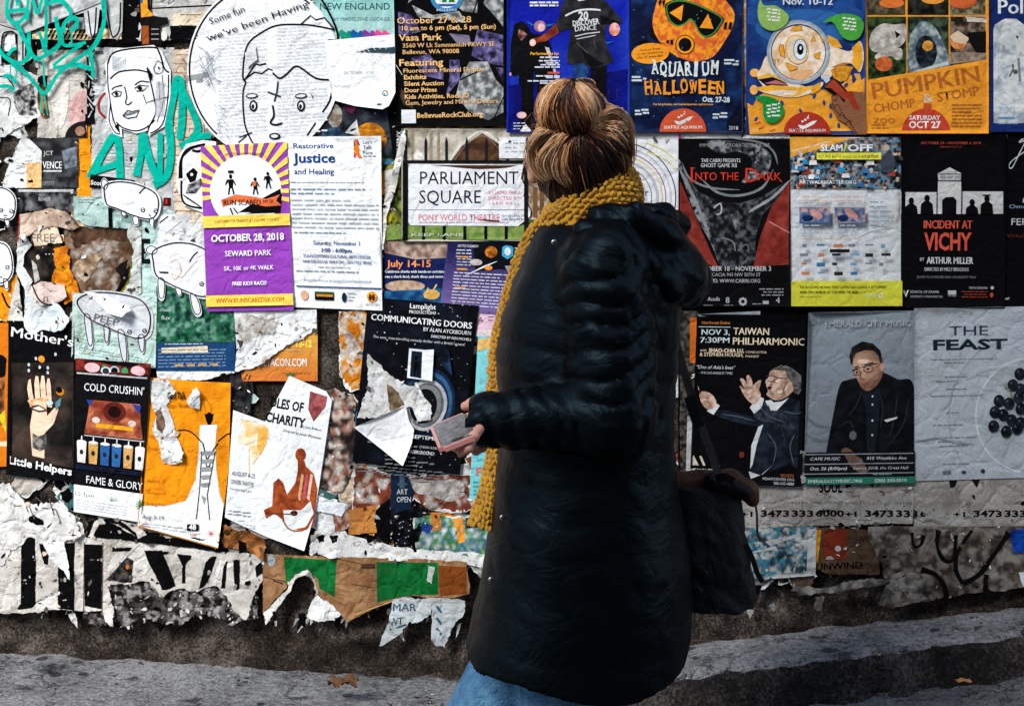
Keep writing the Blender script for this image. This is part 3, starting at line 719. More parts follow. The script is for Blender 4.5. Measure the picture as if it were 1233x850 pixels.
# --- white restorative justice notice
s = sh('event_notice', 'white notice headed Restorative Justice and Healing', (347, 166, 460, 371), (243, 246, 247), 6, quad=[(346, 165), (460, 164), (461, 373), (354, 369)], curls=((462, 300, 30, .012), (461, 165, 14, .006)), cell=6)
NV = (22, 62, 132)
s.T('Restorative', 355, 180, 6.2, NV, bold=.015, w=48); s.T('Justice', 354, 197, 11, NV, bold=.03, w=51); s.T('and Healing', 355, 211, 6.6, NV, bold=.015, w=48)
for y, b in ((170, (200, 40, 90)), (176, (226, 130, 40)), (182, (240, 150, 50))): s.P([(427, y), (432, y), (435, y + 7), (427, y + 7)], b)
s.P([(427, 170), (430, 170), (434, 186), (437, 192), (433, 192), (430, 187)], (226, 120, 40)); s.R(427, 172, 429, 178, (30, 120, 60)); s.R(427, 186, 429, 191, (190, 40, 120))
for i, t in enumerate(("Let's", 'Talk', 'Race')): s.T(t, 438, 175 + i * 6.2, 4.2, (70, 80, 110)); 
s.greek(438, 189, 455, 191.5, 3, (120, 128, 140))
s.greek(350, 220, 448, 223, 3, (176, 186, 196), seed=1); s.greek(350, 228, 450, 236, 5, (130, 150, 166), seed=2)
s.greek(350, 241, 456, 279, 5.4, (176, 186, 194), seed=3, fill=1); s.greek(352, 280, 425, 283, 4, (140, 158, 170), seed=5)
s.T('Saturday, November 3', 404, 295, 4.6, NV, 'C', w=58, bold=.02); s.T('1:00 - 6:00pm', 404, 303.5, 4.6, NV, 'C', w=37, bold=.02); s.T('YOUNGSTOWN CULTURAL ARTS CENTER', 404, 310.5, 3.8, NV, 'C', w=84, bold=.02); s.T('4408 DELRIDGE WAY SW - SEATTLE 98106', 404, 317, 3.8, NV, 'C', w=86, bold=.02)
s.greek(380, 321, 425, 324, 3, (150, 164, 176), seed=6); s.greek(352, 326, 456, 329, 4, (140, 156, 168), seed=7, fill=1); s.T('Register online at tinyurl.com/raceseries8', 404, 339, 3.6, (110, 130, 150), 'C', w=84)
s.R(352, 344.5, 460, 346, NV); s.E(362, 356, 5, 6, (222, 170, 140)); s.R(375, 351, 399, 361, INK); s.R(377, 354, 398, 357, (210, 130, 40)); s.R(375, 351, 399, 353, (30, 90, 50)); s.E(412, 357, 3, 6, (20, 40, 60)); s.greek(416, 351, 430, 362, 4, (180, 190, 198)); s.E(447, 355, 6.5, 6.5, (236, 156, 40)); s.E(445, 356, 2, 4, (60, 30, 10)); s.E(449, 356, 2, 4, (60, 30, 10)); s.greek(438, 363, 458, 367, 3, (190, 196, 200))

# --- the little outlined pigs
def pig(label, z, body, legs, eyes, slash, lv, extra=(), col=(232, 235, 240), curls=()):
    b = spline(z(*body), 6, True); c = np.mean(b, 0)
    s = sh('paper_cutout', label, [tuple(c + (np.array(p) - c) * 1.09) for p in b], col, lv, group='pasted paper pigs', curls=curls)
    for lg in legs:
        p = z(*lg); q = spline(p, 4, True); m = np.mean(q, 0)
        s.P([tuple(m + (np.array(k) - m) * 1.25) for k in q], col); s.L(p, 1.2, (16, 22, 30), sm=True, closed=True)
    s.L(b, 1.5, (16, 22, 30), closed=True)
    for e in eyes:
        x, y = z(e)[0]; s.E(x, y, 2.8, 2.8, INK); s.E(x, y, 1.8, 1.8, col); s.L([(x - 2.4, y + 1), (x + 2.4, y - 1)], 1.1, INK)
    for k in slash: s.L(z(*k), 1.2, (16, 22, 30), sm=True)
    return s
z = Zf(0, 180, 3.864)
pig('white paper pig walking right above the exposed board', z, [(500, 165), (560, 150), (640, 160), (720, 195), (745, 240), (735, 300), (700, 322), (620, 302), (550, 272), (508, 255), (495, 205)], [[(482, 150), (495, 138), (512, 158), (500, 185), (484, 172)], [(575, 285), (595, 290), (592, 308), (578, 304)], [(628, 312), (650, 312), (652, 345), (632, 345)], [(706, 322), (722, 318), (720, 350), (710, 350)]], [(673, 280), (733, 284)], [[(655, 205), (672, 185), (682, 178)], [(700, 300), (712, 310)]], 6, curls=((196, 268, 12, .006),))
pig('white paper pig beside the purple run poster with faint orange scribble', z, [(722, 470), (790, 438), (860, 432), (940, 452), (1030, 520), (1040, 620), (960, 680), (860, 650), (780, 612), (735, 580), (722, 520)], [[(690, 462), (712, 446), (740, 462), (728, 482), (700, 480)], [(745, 600), (772, 606), (770, 680), (750, 680)], [(826, 640), (850, 646), (850, 672), (834, 672)], [(895, 665), (925, 690), (940, 750), (918, 762), (900, 720)]], [(945, 622)], [[(888, 520), (906, 492), (928, 472)], [(750, 566), (792, 568)], [(750, 568), (790, 571)]], 6).L(z((800, 520), (830, 510), (850, 560), (820, 600), (806, 570), (850, 590), (880, 560), (925, 510)), .8, (230, 190, 160), sm=True)
pig('small white paper pig at the left border of the photo, higher one', z, [(-90, 200), (0, 178), (50, 190), (80, 230), (75, 300), (45, 325), (0, 318), (-80, 300)], [[(30, 318), (52, 325), (52, 352), (40, 352)]], [(16, 282), (64, 286)], [[(26, 304), (44, 306)], [(-10, 178), (10, 165), (26, 172)]], 6)
pig('small white paper pig at the left border of the photo, lower one', z, [(-90, 440), (0, 432), (45, 450), (66, 510), (62, 580), (20, 618), (-40, 612), (-90, 590)], [[(28, 600), (48, 606), (48, 642), (34, 642)]], [(45, 546)], [[(4, 588), (22, 592)]], 6)

# --- mint sheets round the hole
s = sh('torn_poster', 'pale mint sheet with a big black letter E', [(163, 250), (212, 254), (213, 354), (192, 440), (160, 440), (166, 360)], mott((190, 218, 210), (176, 204, 198), 18, 2), 3, rag=1.2)
s.T('E', 171, 316, 28, (14, 22, 22), w=11.5, bold=.05)
s = sh('torn_poster', 'torn mint strip with black print below the pig on the left', [(90, 236), (168, 238), (170, 276), (110, 272), (92, 262)], mott((186, 214, 206), (160, 190, 184), 10, 8), 4, rag=2, edges=[2, 3])
s.greek(96, 240, 120, 246, 3, (120, 130, 128)); s.P([(132, 250), (137, 250), (138, 274), (133, 274)], INK); s.P(ragged([(146, 254), (164, 256), (162, 272), (148, 266)], 2, 2, 4), (120, 150, 146))
s = sh('sticker', 'black label lettered Scott tucked behind a white pig', [(111, 210), (164, 217), (163, 228), (110, 226)], INK, 5)
s.T('Scott', 111, 222, 5.4, WHITE, bold=.01, ang=6)
s = sh('torn_poster', 'white sheet with pencilled notes behind the pig by the purple poster', (192, 258, 250, 352), (226, 229, 229), 4, rag=1)
s.greek(205, 276, 240, 284, 4, (190, 196, 198), ang=8); s.L([(194, 268), (204, 260)], 1.4, INK); s.L([(200, 282), (220, 266)], 1, (150, 156, 158)); s.R(230, 259, 250, 268, (236, 222, 200))
s = sh('bare_board', 'patch of bare brown board showing where the posters were torn off', [(78, 276), (166, 270), (168, 356), (84, 358)], mott((128, 98, 76), (84, 60, 44), 12, 4, .36, .62, (170, 158, 148)), 1.4, rag=1)
s.P(ragged([(82, 274), (166, 272), (160, 292), (120, 286), (92, 300)], 4, 3, 3), mott((60, 40, 28), (96, 70, 52), 6, 2), cell=3); s.P(ragged([(104, 300), (126, 296), (134, 310), (118, 322), (106, 316)], 3, 2.5, 8), mott((196, 190, 184), (136, 112, 94), 5, 2), cell=2); s.P(ragged([(140, 322), (156, 312), (154, 330), (146, 342)], 3, 2.5, 4), (24, 20, 18))
# torn rims of the hole
s = sh('torn_poster', 'peeled strip of cream and orange paper arching over the exposed board', [(26, 258), (62, 250), (84, 254), (97, 272), (92, 276), (66, 272), (44, 278), (28, 290)], mott((206, 186, 168), (178, 150, 130), 8, 3), 5, rag=1.6, curls=((84, 254, 20, .016), (30, 286, 16, .02)), cell=4)
s.L([(84, 252), (96, 272)], 1, (60, 30, 26)); s.L([(26, 258), (25, 290)], 1.2, (170, 60, 50))
s = sh('torn_poster', 'cream scrap with part of the word FREE beside the exposed board', [(38, 276), (70, 272), (78, 292), (44, 296)], (216, 196, 170), 4, rag=1.2)
s.T('FREE', 40, 291, 10, (120, 110, 100), w=28)
s = sh('torn_poster', 'black picture scrap with orange torn edge left of the exposed board', [(22, 292), (74, 292), (86, 320), (78, 342), (52, 356), (30, 338)], mott((10, 10, 12), (60, 50, 44), 8, 6), 4, rag=1.5)
s.P(ragged([(66, 300), (84, 296), (90, 330), (98, 352), (80, 366), (64, 338), (70, 320)], 3, 2.5, 7), mott((226, 142, 24), (190, 100, 20), 6, 4)); s.P([(40, 312), (46, 318), (50, 336), (44, 340)], (180, 176, 170)); s.L([(26, 316), (30, 334), (40, 342)], 2, (120, 130, 136), sm=True)
s = sh('torn_poster', 'white strip torn in a curved loop round the black picture scrap', [(24, 290), (34, 280), (42, 294), (32, 306), (30, 320), (42, 338), (36, 350), (22, 326)], (228, 230, 230), 6, rag=1.2, curls=((36, 284, 18, .025), (30, 346, 14, .012)), cell=4)
s = sh('torn_poster', 'pinkish cup-shaped scrap with a black outline under the black picture', [(34, 346), (52, 338), (80, 342), (84, 356), (70, 366), (54, 366), (44, 358)], (212, 190, 180), 5, rag=.8)
s.L([(40, 340), (52, 360), (64, 366), (77, 362)], 1.6, INK, sm=True); s.T('n', 56, 362, 9, (110, 100, 96))
s = sh('torn_poster', 'pale ragged sheet with torn notches right of the exposed board', [(158, 270), (172, 272), (172, 352), (158, 360), (150, 352), (160, 330), (163, 300), (156, 286)], mott((204, 210, 204), (224, 226, 224), 6, 3), 4, rag=3, edges=[3, 4, 5, 6, 7])
s = sh('torn_poster', 'dark green and yellow torn slivers at the lower right of the hole', [(141, 350), (158, 318), (166, 300), (169, 348), (160, 358), (146, 358)], mott((150, 130, 30), (30, 50, 30), 5, 4), 3, rag=1.5)
s.P([(142, 350), (152, 326), (158, 318), (156, 336), (146, 352)], (16, 16, 16))
s = sh('torn_poster', 'shreds of white and orange glue paper in the middle of the hole', [(92, 316), (112, 306), (124, 310), (116, 326), (104, 340), (96, 332)], mott((196, 176, 150), (120, 90, 66), 4, 14), 2, rag=3)
# mint sheet with the PEEP pig
s = sh('torn_poster', 'mint green sheet behind the pig marked PEEP', (89, 352, 190, 441), mott((186, 214, 204), (200, 224, 214), 14, 2), 5, quad=[(90, 352), (191, 356), (189, 442), (88, 431)], rag=0)
s.greek(94, 404, 160, 420, 4, (150, 180, 168), seed=3, ang=5); s.T('JUNE 2 - SEPT 8, 2018', 92, 413, 3, (70, 90, 84), w=34, ang=4); s.greek(98, 424, 182, 436, 3.6, (140, 168, 158), ang=5)
z = Zf(0, 180, 3.864)
s = pig('grey paper pig marked PEEP on the mint green sheet', Zf(0, 360, 3.035), [(292, 0), (306, 40), (340, 72), (400, 100), (470, 130), (520, 140), (550, 115), (554, 50), (520, 0), (440, -22), (350, -26)], [[(316, 58), (338, 66), (345, 155), (330, 158)], [(388, 92), (406, 98), (402, 150), (392, 148)], [(438, 116), (462, 122), (470, 210), (455, 218)], [(512, 134), (532, 130), (532, 182), (520, 184)]], [(480, 116), (535, 112)], [[(498, 140), (520, 136)]], 6, col=(204, 208, 212))
s.T('PEEP', 115, 384, 8.4, (110, 114, 120), w=30, ang=14)
s = sh('torn_poster', 'bright white flap of torn paper curling over the PEEP pig', [(103, 349), (120, 352), (138, 357), (150, 364), (158, 366), (161, 372), (152, 379), (146, 378), (134, 376), (124, 366)], (240, 242, 244), 7, curls=((152, 378, 30, .028),), cell=4)

# --- left edge group: orange strip, hand poster, records poster
s = sh('torn_poster', 'white sheet lettered GI with orange slivers under the left border pig', [(-40, 330), (22, 330), (30, 386), (-40, 384)], mott((214, 212, 204), (190, 186, 176), 12, 2), 3, rag=1.5)
s.P(ragged([(8, 330), (23, 332), (12, 370), (10, 388), (-2, 378), (0, 350)], 2, 2, 5), ORANGE); s.T('GI', 18, 368, 7, (160, 160, 156)); s.L([(4, 352), (10, 366), (14, 370)], 2.4, INK, sm=True)
s = sh('torn_poster', 'torn pale blue and white sheet hanging over the hand poster', [(31, 340), (50, 352), (74, 366), (86, 382), (80, 395), (68, 399), (54, 396), (40, 402), (32, 392)], mott((206, 222, 226), (228, 232, 232), 9, 3), 6, rag=2, curls=((78, 394, 16, .012),), cell=4)
s = sh('poster', 'narrow orange poster sliver at the left border beside the hand poster', (-60, 388, 12, 560), (206, 112, 22), 4)
s.E(-4, 470, 14, 46, mott((60, 30, 20), (180, 110, 60), 8, 3)); s.E(2, 440, 10, 14, INK); s.R(-60, 530, 12, 536, (226, 200, 160)); s.P([(0, 500), (10, 490), (9, 520)], (210, 190, 40))
z = Zf(0, 360, 3.035)
s = sh('band_poster', "black poster of a raised tattooed hand lettered Mother's Little Helpers", (12, 388, 92, 578), INK, 5, quad=[(13, 386), (92, 394), (91, 579), (11, 569)], rag=0, curls=((13, 570, 16, .008),))
s.P([(12, 440), (92, 430), (92, 560), (12, 560)], mott((14, 14, 14), (70, 56, 48), 26, 5, .4, .75), cell=5)
SK = (232, 198, 170)
s.P(z((128, 400), (118, 470), (128, 580), (172, 585), (172, 490), (205, 450), (222, 395), (208, 390), (180, 425), (176, 380), (130, 380)), SK); s.P(z((118, 400), (106, 330), (110, 300), (118, 292), (125, 340), (135, 390)), SK)
for a, b, c in ((138, 280, 150), (160, 276, 172), (182, 284, 192)): s.P(z((a, 390), (a - 6, 310), (a - 1, b), (c - 4, b), (c + 1, 310), (c + 6, 392)), SK)
s.P(z((122, 395), (145, 385), (175, 398), (180, 408), (150, 415), (122, 408)), (90, 56, 36)); s.P(z((128, 402), (150, 392), (172, 402), (150, 408)), (226, 226, 214)); s.P(z((108, 375), (180, 350), (196, 380), (150, 385), (120, 395)), mott((200, 140, 80), (240, 210, 180), 4, 3)); s.P(z((128, 495), (150, 505), (178, 490), (180, 545), (155, 560), (128, 550)), mott((60, 58, 56), (150, 144, 138), 3, 3), cell=2)
s.E(*z((158, 214))[0], 4, 4.4, (226, 146, 40)); s.E(*z((228, 328))[0], 5, 5, (206, 130, 30)); s.E(*z((224, 322))[0], 4, 4, INK); s.E(*z((190, 374))[0], 4, 3, (190, 220, 226)); s.P(z((210, 370), (232, 350), (228, 380), (212, 400)), (90, 130, 140))
for x, y in ((112, 240), (112, 262), (138, 214), (152, 245), (182, 244), (182, 262), (210, 190)): s.E(*z((x, y))[0], 1.6, 2.2, (190, 200, 206))
s.T("Mother's", 15, 406, 12, WHITE, w=76, bold=.03, ang=4); s.T('Little Helpers', 14, 564, 9, WHITE, w=76, bold=.025, ang=4)
s = sh('band_poster', 'black concert poster with soda cups lettered COLD CRUSHIN and FAME & GLORY', (92, 432, 181, 622), (12, 12, 14), 6, quad=[(93, 430), (185, 436), (172, 626), (92, 613)], curls=((180, 440, 22, .014),))
s.R(92, 432, 181, 448, mott((150, 50, 40), (40, 14, 14), 5, 2)); s.E(138, 444, 6, 6, (160, 190, 200)); s.E(138, 444, 4, 4, INK); s.E(126, 442, 3, 5, (50, 140, 90)); s.E(150, 444, 4, 5, (60, 150, 90)); s.E(112, 442, 9, 6, (236, 186, 190)); s.E(166, 442, 9, 6, (232, 180, 186)); s.E(128, 445, 6, 5, (230, 234, 236)); s.E(128, 445, 4, 4, (40, 50, 60))
s.R(94, 449, 180, 451, (190, 190, 190)); s.T('COLD CRUSHIN\'', 103, 471, 9.4, WHITE, w=71, bold=.0)
s.P([(110, 482), (170, 482), (172, 500), (176, 524), (104, 524), (108, 500)], mott((190, 110, 76), (120, 50, 34), 9, 3)); s.E(140, 494, 14, 12, (90, 30, 24)); s.E(140, 494, 8, 7, (30, 8, 8)); s.R(118, 510, 164, 515, (226, 160, 30)); s.E(118, 506, 5, 4, (220, 200, 190)); s.E(162, 506, 5, 4, (220, 200, 190)); s.L([(104, 526), (178, 526)], 1.2, (190, 196, 198)); s.P([(106, 482), (114, 482), (110, 490)], (40, 60, 140)); s.P([(160, 482), (172, 484), (170, 494)], (40, 60, 140))
for i, c in enumerate(((224, 222, 214), (206, 158, 90), (40, 90, 150), (44, 100, 160), (210, 160, 100), (226, 224, 220))):
    x = 101 + i * 14.6; s.P([(x - 6, 534), (x + 6, 534), (x + 5, 560), (x - 5, 560)], c); s.E(x, 534, 6, 2, (226, 226, 220)); s.R(x - .7, 527, x + .7, 533, (230, 230, 230)); s.E(x, 547, 2.4, 3.2, (30, 34, 40))
s.R(94, 562, 180, 568, mott((20, 30, 60), (10, 10, 14), 5, 2)); s.T('FAME & GLORY', 108, 584, 9, WHITE, w=72)
s.R(92, 588, 181, 622, (232, 234, 234)); s.T('10-3pm', 94, 601, 4.6, (30, 60, 60), w=24); s.greek(96, 606, 170, 618, 3.4, (180, 186, 186), seed=3)
for k in range(7): s.L([(141, 602), (141 + 9 * math.cos(k * .5 - 3.1), 600 + 8 * math.sin(k * .5 - 3.1))], 1.3, (60, 120, 50), taper=True); s.L([(180, 603), (180 + 7 * math.cos(k * .5 - 3.9), 602 + 7 * math.sin(k * .5 - 3.9))], 1.2, (60, 120, 50), clip=True)
# --- green foliage poster, expo sheet
s = sh('poster', 'poster with a photo of green bushes over a dark blue foot', (190, 344, 284, 448), (24, 62, 106), 4, quad=[(190, 344), (284, 346), (284, 446), (190, 448)])
s.R(190, 344, 284, 412, mott((8, 44, 38), (110, 160, 140), 6, 2, .38, .68, (30, 96, 60)), cell=2); s.greek(200, 413, 276, 416, 3, (190, 204, 210)); s.P([(196, 418), (251, 416), (252, 425), (196, 424)], (222, 202, 164)); s.greek(192, 420, 282, 442, 4, (110, 136, 166), seed=4); 
for i in range(4): s.R(212 + i * 14, 438, 222 + i * 14, 440, (206, 150, 60))
s.T('cloud', 194, 374, 4, (190, 210, 206)); s.T('flux', 196, 384, 5, (190, 210, 206))
s = sh('poster', 'orange poster under torn paper showing the letters ELTACON.COM', (292, 384, 383, 458), vgrad((224, 178, 80), (208, 116, 50), 384, 458), 3, rag=0)
s.T('10-12', 357, 417, 8, (255, 230, 90), w=19, bold=.03); s.T('ELTACON.COM', 314, 440, 9, WHITE, w=56, bold=.02); s.greek(318, 420, 370, 424, 3.6, (236, 190, 150)); s.greek(340, 448, 378, 452, 3, (160, 80, 40)); s.R(345, 449, 356, 452, (60, 120, 60))
s = sh('torn_poster', 'large white torn sheet sweeping across below the restorative notice', [(283, 374), (382, 372), (382, 396), (350, 414), (328, 428), (306, 442), (250, 456), (192, 456), (190, 446), (284, 446), (286, 420)], (236, 238, 238), 5, rag=1.6, edges=[2, 3, 4, 5, 6], curls=((320, 434, 26, .008),), cell=5)
s.P(ragged([(288, 380), (330, 376), (334, 400), (308, 404), (296, 414), (286, 400)], 3, 3, 5), mott((178, 170, 160), (226, 226, 222), 5, 2), cell=2.5); s.P(ragged([(286, 408), (294, 410), (290, 420)], 1.5, 2, 5), (80, 76, 72))
# --- orange play poster
z = Zf(160, 360, 2.742)
s = sh('theatre_poster', 'orange and white theatre poster of a striped gown figure, torn at the top', z((60, 255), (220, 268), (328, 272), (322, 540), (304, 690), (288, 812), (22, 742)), mott((236, 148, 20), (224, 134, 18), 14, 2), 6, curls=((264, 655, 22, .016), (172, 628, 18, .012), (276, 462, 16, .008)))
s.box = (166, 450, 282, 660)
s.P(z((30, 676), (120, 676), (180, 660), (212, 590), (222, 500), (226, 412), (282, 410), (276, 480), (280, 560), (292, 640), (304, 672), (289, 808), (24, 738)), (236, 238, 238), cell=5)
s.E(*z((257, 388))[0], 4.6, 7, INK); s.P(z((240, 375), (272, 375), (262, 410), (252, 410)), INK); s.L(z((246, 372), (238, 338), (244, 322), (262, 350), (266, 372)), .9, (190, 110, 20)); s.L(z((234, 470), (205, 440), (180, 428), (152, 430)), 1.5, INK, sm=True); s.L(z((285, 465), (318, 440), (326, 446)), 1.5, INK, sm=True)
s.L(z((236, 470), (250, 530), (258, 552), (248, 530), (286, 470)), 1.6, INK, sm=True); s.E(*z((253, 538))[0], 3, 5, INK); s.E(*z((253, 538))[0], 1.6, 3, (236, 238, 238))
for i in range(5): s.P(z((228 - i, 498 + i * 26), (280 - i * 5, 496 + i * 26), (276 - i * 6, 510 + i * 26), (230 + i, 512 + i * 26)), (150, 152, 154))
s.P(z((230, 640), (246, 650), (240, 672)), (150, 152, 154)); s.L(z((232, 500), (225, 620), (214, 720)), 1, (60, 60, 60)); s.L(z((276, 500), (250, 640), (258, 722)), 1, (60, 60, 60))
for i in range(6): s.L(z((236 - i * 2, 476 + i * 6), (176 + i * 8, 484 + i * 14)), .8, (60, 34, 10), taper=True); s.L(z((284, 476 + i * 6), (318, 484 + i * 12)), .8, (60, 34, 10), taper=True)
for i, t in enumerate(('Dying', 'August', 'Anna Z', 'Sound', 'Night', 'Gessner')): s.T(t, *z((50, 450 + i * 38 + (70 if i > 1 else 0)))[0], 4, (196, 110, 10), w=22, ang=4) if i < 5 else None
s.T('God Talk', *z((120, 325))[0], 8, INK, w=22, bold=.03); s.T('Dani Boston', *z((120, 352))[0], 5, (150, 80, 10), w=30)
s.T('Aug 3-19', *z((36, 716))[0], 5.4, (70, 74, 80), w=26, ang=6); s.greek(*z((36, 728))[0], 250, 634, 4, (186, 190, 192), ang=9); s.R(*z((184, 736))[0], *z((222, 758))[0], INK); s.T('48', *z((190, 754))[0], 6, WHITE, bold=.04); s.T('HR', *z((195, 778))[0], 4, (200, 60, 60))
for k in range(8): s.L([z((262, 766))[0], tuple(np.array(z((262, 766))[0]) + [4.5 * math.cos(k * .8), 4.5 * math.sin(k * .8)])], .7, (200, 80, 80))
s = sh('torn_poster', 'white torn tongue of paper hanging down over the orange theatre poster', z((60, 262), (120, 262), (150, 300), (118, 345), (140, 400), (150, 450), (176, 500), (172, 530), (140, 540), (108, 535), (90, 470), (70, 430), (82, 380), (66, 320)), mott((232, 234, 234), (214, 214, 212), 6, 4), 7, rag=2, curls=((222, 548, 20, .014),), cell=4)
s.P(ragged(z((80, 370), (100, 350), (112, 400), (104, 440), (84, 420)), 2, 2, 3), mott((150, 120, 104), (90, 64, 54), 3, 3), cell=2); s.T('the Coming', *z((104, 300))[0], 2.4, (160, 160, 160), ang=-30)
s = sh('torn_poster', 'grey scrap pasted on the upper edge of the orange theatre poster', z((186, 330), (215, 285), (232, 300), (226, 360), (200, 350)), (206, 208, 208), 7, rag=1)
# --- white play poster with guitarist
s = sh('theatre_poster', 'white theatre poster with a brown guitarist and half torn title OF CHARITY', z((335, 362), (440, 400), (520, 250), (640, 300), (660, 330), (632, 520), (604, 700), (570, 822), (440, 776), (310, 712), (318, 600)), (234, 238, 239), 6, curls=((378, 655, 26, .02), (272, 622, 18, .010)))
s.box = (270, 440, 402, 662)
BR = mott((176, 84, 40), (120, 50, 26), 5, 4)
s.P(z((588, 300), (645, 318), (640, 350), (600, 400), (582, 360)), mott((170, 90, 90), (110, 50, 50), 5, 2)); s.T('DLES OF', *z((456, 350))[0], 11, INK, w=40, bold=.03, ang=10); s.T('CHARITY', *z((440, 398))[0], 11, INK, w=48, bold=.03, ang=10); s.T('By John Bellucci', *z((560, 418))[0], 3, (70, 70, 80), w=24, ang=12); s.T('Directed by Jonah Weinstein', *z((500, 432))[0], 3.2, (70, 70, 90), w=46, ang=12)
s.P(z((345, 385), (440, 410), (455, 440), (430, 500), (400, 540), (392, 480), (350, 470)), mott((234, 238, 239), (240, 180, 90), 12, 9, .3, .8))
s.P(z((420, 420), (450, 420), (445, 470), (425, 510), (412, 480)), (238, 176, 84)); s.R(*z((386, 470))[0], *z((390, 580))[0], (236, 206, 160))
s.E(*z((557, 508))[0], 6.4, 8, BR); s.P(z((548, 528), (570, 528), (574, 545), (600, 570), (612, 620), (606, 680), (600, 745), (560, 760), (520, 740), (498, 722), (470, 700), (444, 718), (436, 690), (464, 676), (468, 600), (485, 585), (500, 600), (512, 640), (540, 600), (548, 560)), BR)
for x, c in ((560, (206, 160, 120)), (575, (190, 80, 90)), (590, (226, 190, 170))): s.P(z((x, 570), (x + 8, 574), (x - 4, 660), (x - 12, 650)), c)
s.P(z((500, 690), (560, 690), (590, 660), (600, 700), (575, 745), (540, 752), (505, 730)), (228, 232, 232)); s.E(*z((536, 700))[0], 4.6, 3.4, (60, 30, 20)); s.L(z((440, 700), (540, 704)), 1.4, (100, 50, 30)); s.L(z((498, 722), (520, 752), (560, 756), (590, 730)), 1.6, (150, 80, 40), sm=True)
s.T('AUGUST 6-25', *z((330, 575))[0], 5.4, (40, 44, 54), w=28, ang=8); s.T('CENTER THEATRE', *z((326, 602))[0], 5, (40, 44, 54), w=28, ang=8); s.T('Previews Aug 2 & 3', *z((324, 622))[0], 2.8, (60, 64, 70), w=26, ang=8); s.greek(*z((318, 690))[0], 306, 618, 3.6, (130, 136, 144), ang=8)
s.greek(*z((330, 720))[0], 312, 630, 3, (170, 176, 182), ang=10)
s = sh('torn_poster', 'black scrap showing between the orange and the guitarist posters', [(278, 440), (304, 452), (304, 496), (280, 496)], mott((8, 8, 10), (60, 60, 60), 4, 3), 3, rag=3)
# ------------------------------------------------------------------ middle: rock club, dance, square, doors ...
z = Zf(460, 0, 4.11)
OB = (240, 190, 124)
s = sh('event_poster', 'black and violet mineral show poster headed October 27 & 28', (475, -50, 607, 153), INK, 5, quad=[(474, -50), (607, -50), (608, 152), (478, 153)], cell=10)
GR = mott((84, 88, 90), (190, 192, 190), 5, 3, .36, .66); VI = mott((74, 64, 112), (126, 118, 164), 6, 6, .36, .66, (30, 26, 46))
for p, c in [([(130, 20), (240, -60), (400, 60), (470, 70), (480, -60), (300, -120), (160, -80)], GR), ([(150, 30), (250, 80), (380, 60), (420, 120), (300, 100), (180, 90)], GR), ([(70, 60), (150, 80), (190, 160), (120, 180), (62, 170)], VI), ([(470, 150), (598, 180), (600, 330), (520, 320), (440, 280)], VI), ([(540, -60), (600, -60), (600, 140), (560, 90), (500, 20)], GR), ([(140, 290), (230, 270), (300, 360), (300, 400), (210, 380)], VI), ([(330, 300), (380, 300), (380, 400), (310, 480), (330, 380)], VI), ([(430, 310), (520, 310), (560, 400), (600, 440), (600, 560), (520, 600), (430, 560), (360, 480), (380, 400)], GR), ([(560, 340), (600, 340), (600, 420)], VI), ([(90, 440), (130, 500), (150, 540), (100, 520), (84, 480)], (70, 56, 44)), ([(330, 170), (430, 180), (440, 230), (370, 220)], (120, 110, 130))]:
    s.P(z(*p), c, cell=2.2, clip=True)
for p in ([(600, 480), (540, 610)], [(450, 70), (480, -20)], [(380, 400), (470, 360)]): s.L(z(*p), 1.4, INK)
s.E(538, -4, 20, 20, (60, 130, 180)); s.E(538, -4, 15, 15, (228, 232, 232)); s.P([(526, 6), (550, 6), (545, 9), (531, 9)], (40, 90, 150)); s.P([(532, 4), (537, -10), (538, 4)], (30, 120, 60)); s.P([(540, 4), (544, -8), (548, 4)], (30, 120, 60)); s.T('B E L L E V U E', 538, 14.5, 2.6, WHITE, 'C', w=24)
for t, x, y, h, wd in (('October 27 & 28', 75, 122, 7.6, 89), ('10 am to 6 pm (Sat), 5 pm (Sun)', 98, 155, 5.4, 113), ('Vasa Park', 82, 206, 7.6, 52), ('3560 W Lk Sammamish PKWY SE', 100, 240, 5.2, 111), ('Bellevue, WA 98008', 100, 272, 5.2, 68), ('Featuring', 82, 330, 7.8, 53), ('Fluorescent Mineral Display', 102, 364, 5.2, 98), ('Exhibits', 104, 396, 5.2, 27), ('Silent Auction', 104, 428, 5.2, 48), ('Door Prizes', 106, 460, 5.2, 39), ('Kids Activities, Rock ID', 106, 492, 5.2, 78), ('Gem, Jewelry and Mineral Dealers', 110, 522, 5.2, 112), ('BellevueRockClub.org', 166, 586, 5.8, 80)):
    s.T(t, *z((x, y))[0], h, OB, w=wd, bold=.02, ang=-1)
s.R(*z((88, 545))[0], *z((160, 612))[0], (222, 224, 226))
s = sh('torn_poster', 'thin black strip with upright white letters left of the church photo', (474, 153, 486, 196), INK, 4)
s.T('HIJINX', 484, 180, 6, (220, 220, 220), ang=-90, w=22); s.R(486, 152, 486.5, 153, INK)
s = sh('torn_poster', 'yellow and orange strip under the foot of the mineral show poster', (486, 150, 612, 158), mott((220, 150, 30), (40, 20, 20), 6, 3), 3, rag=1)

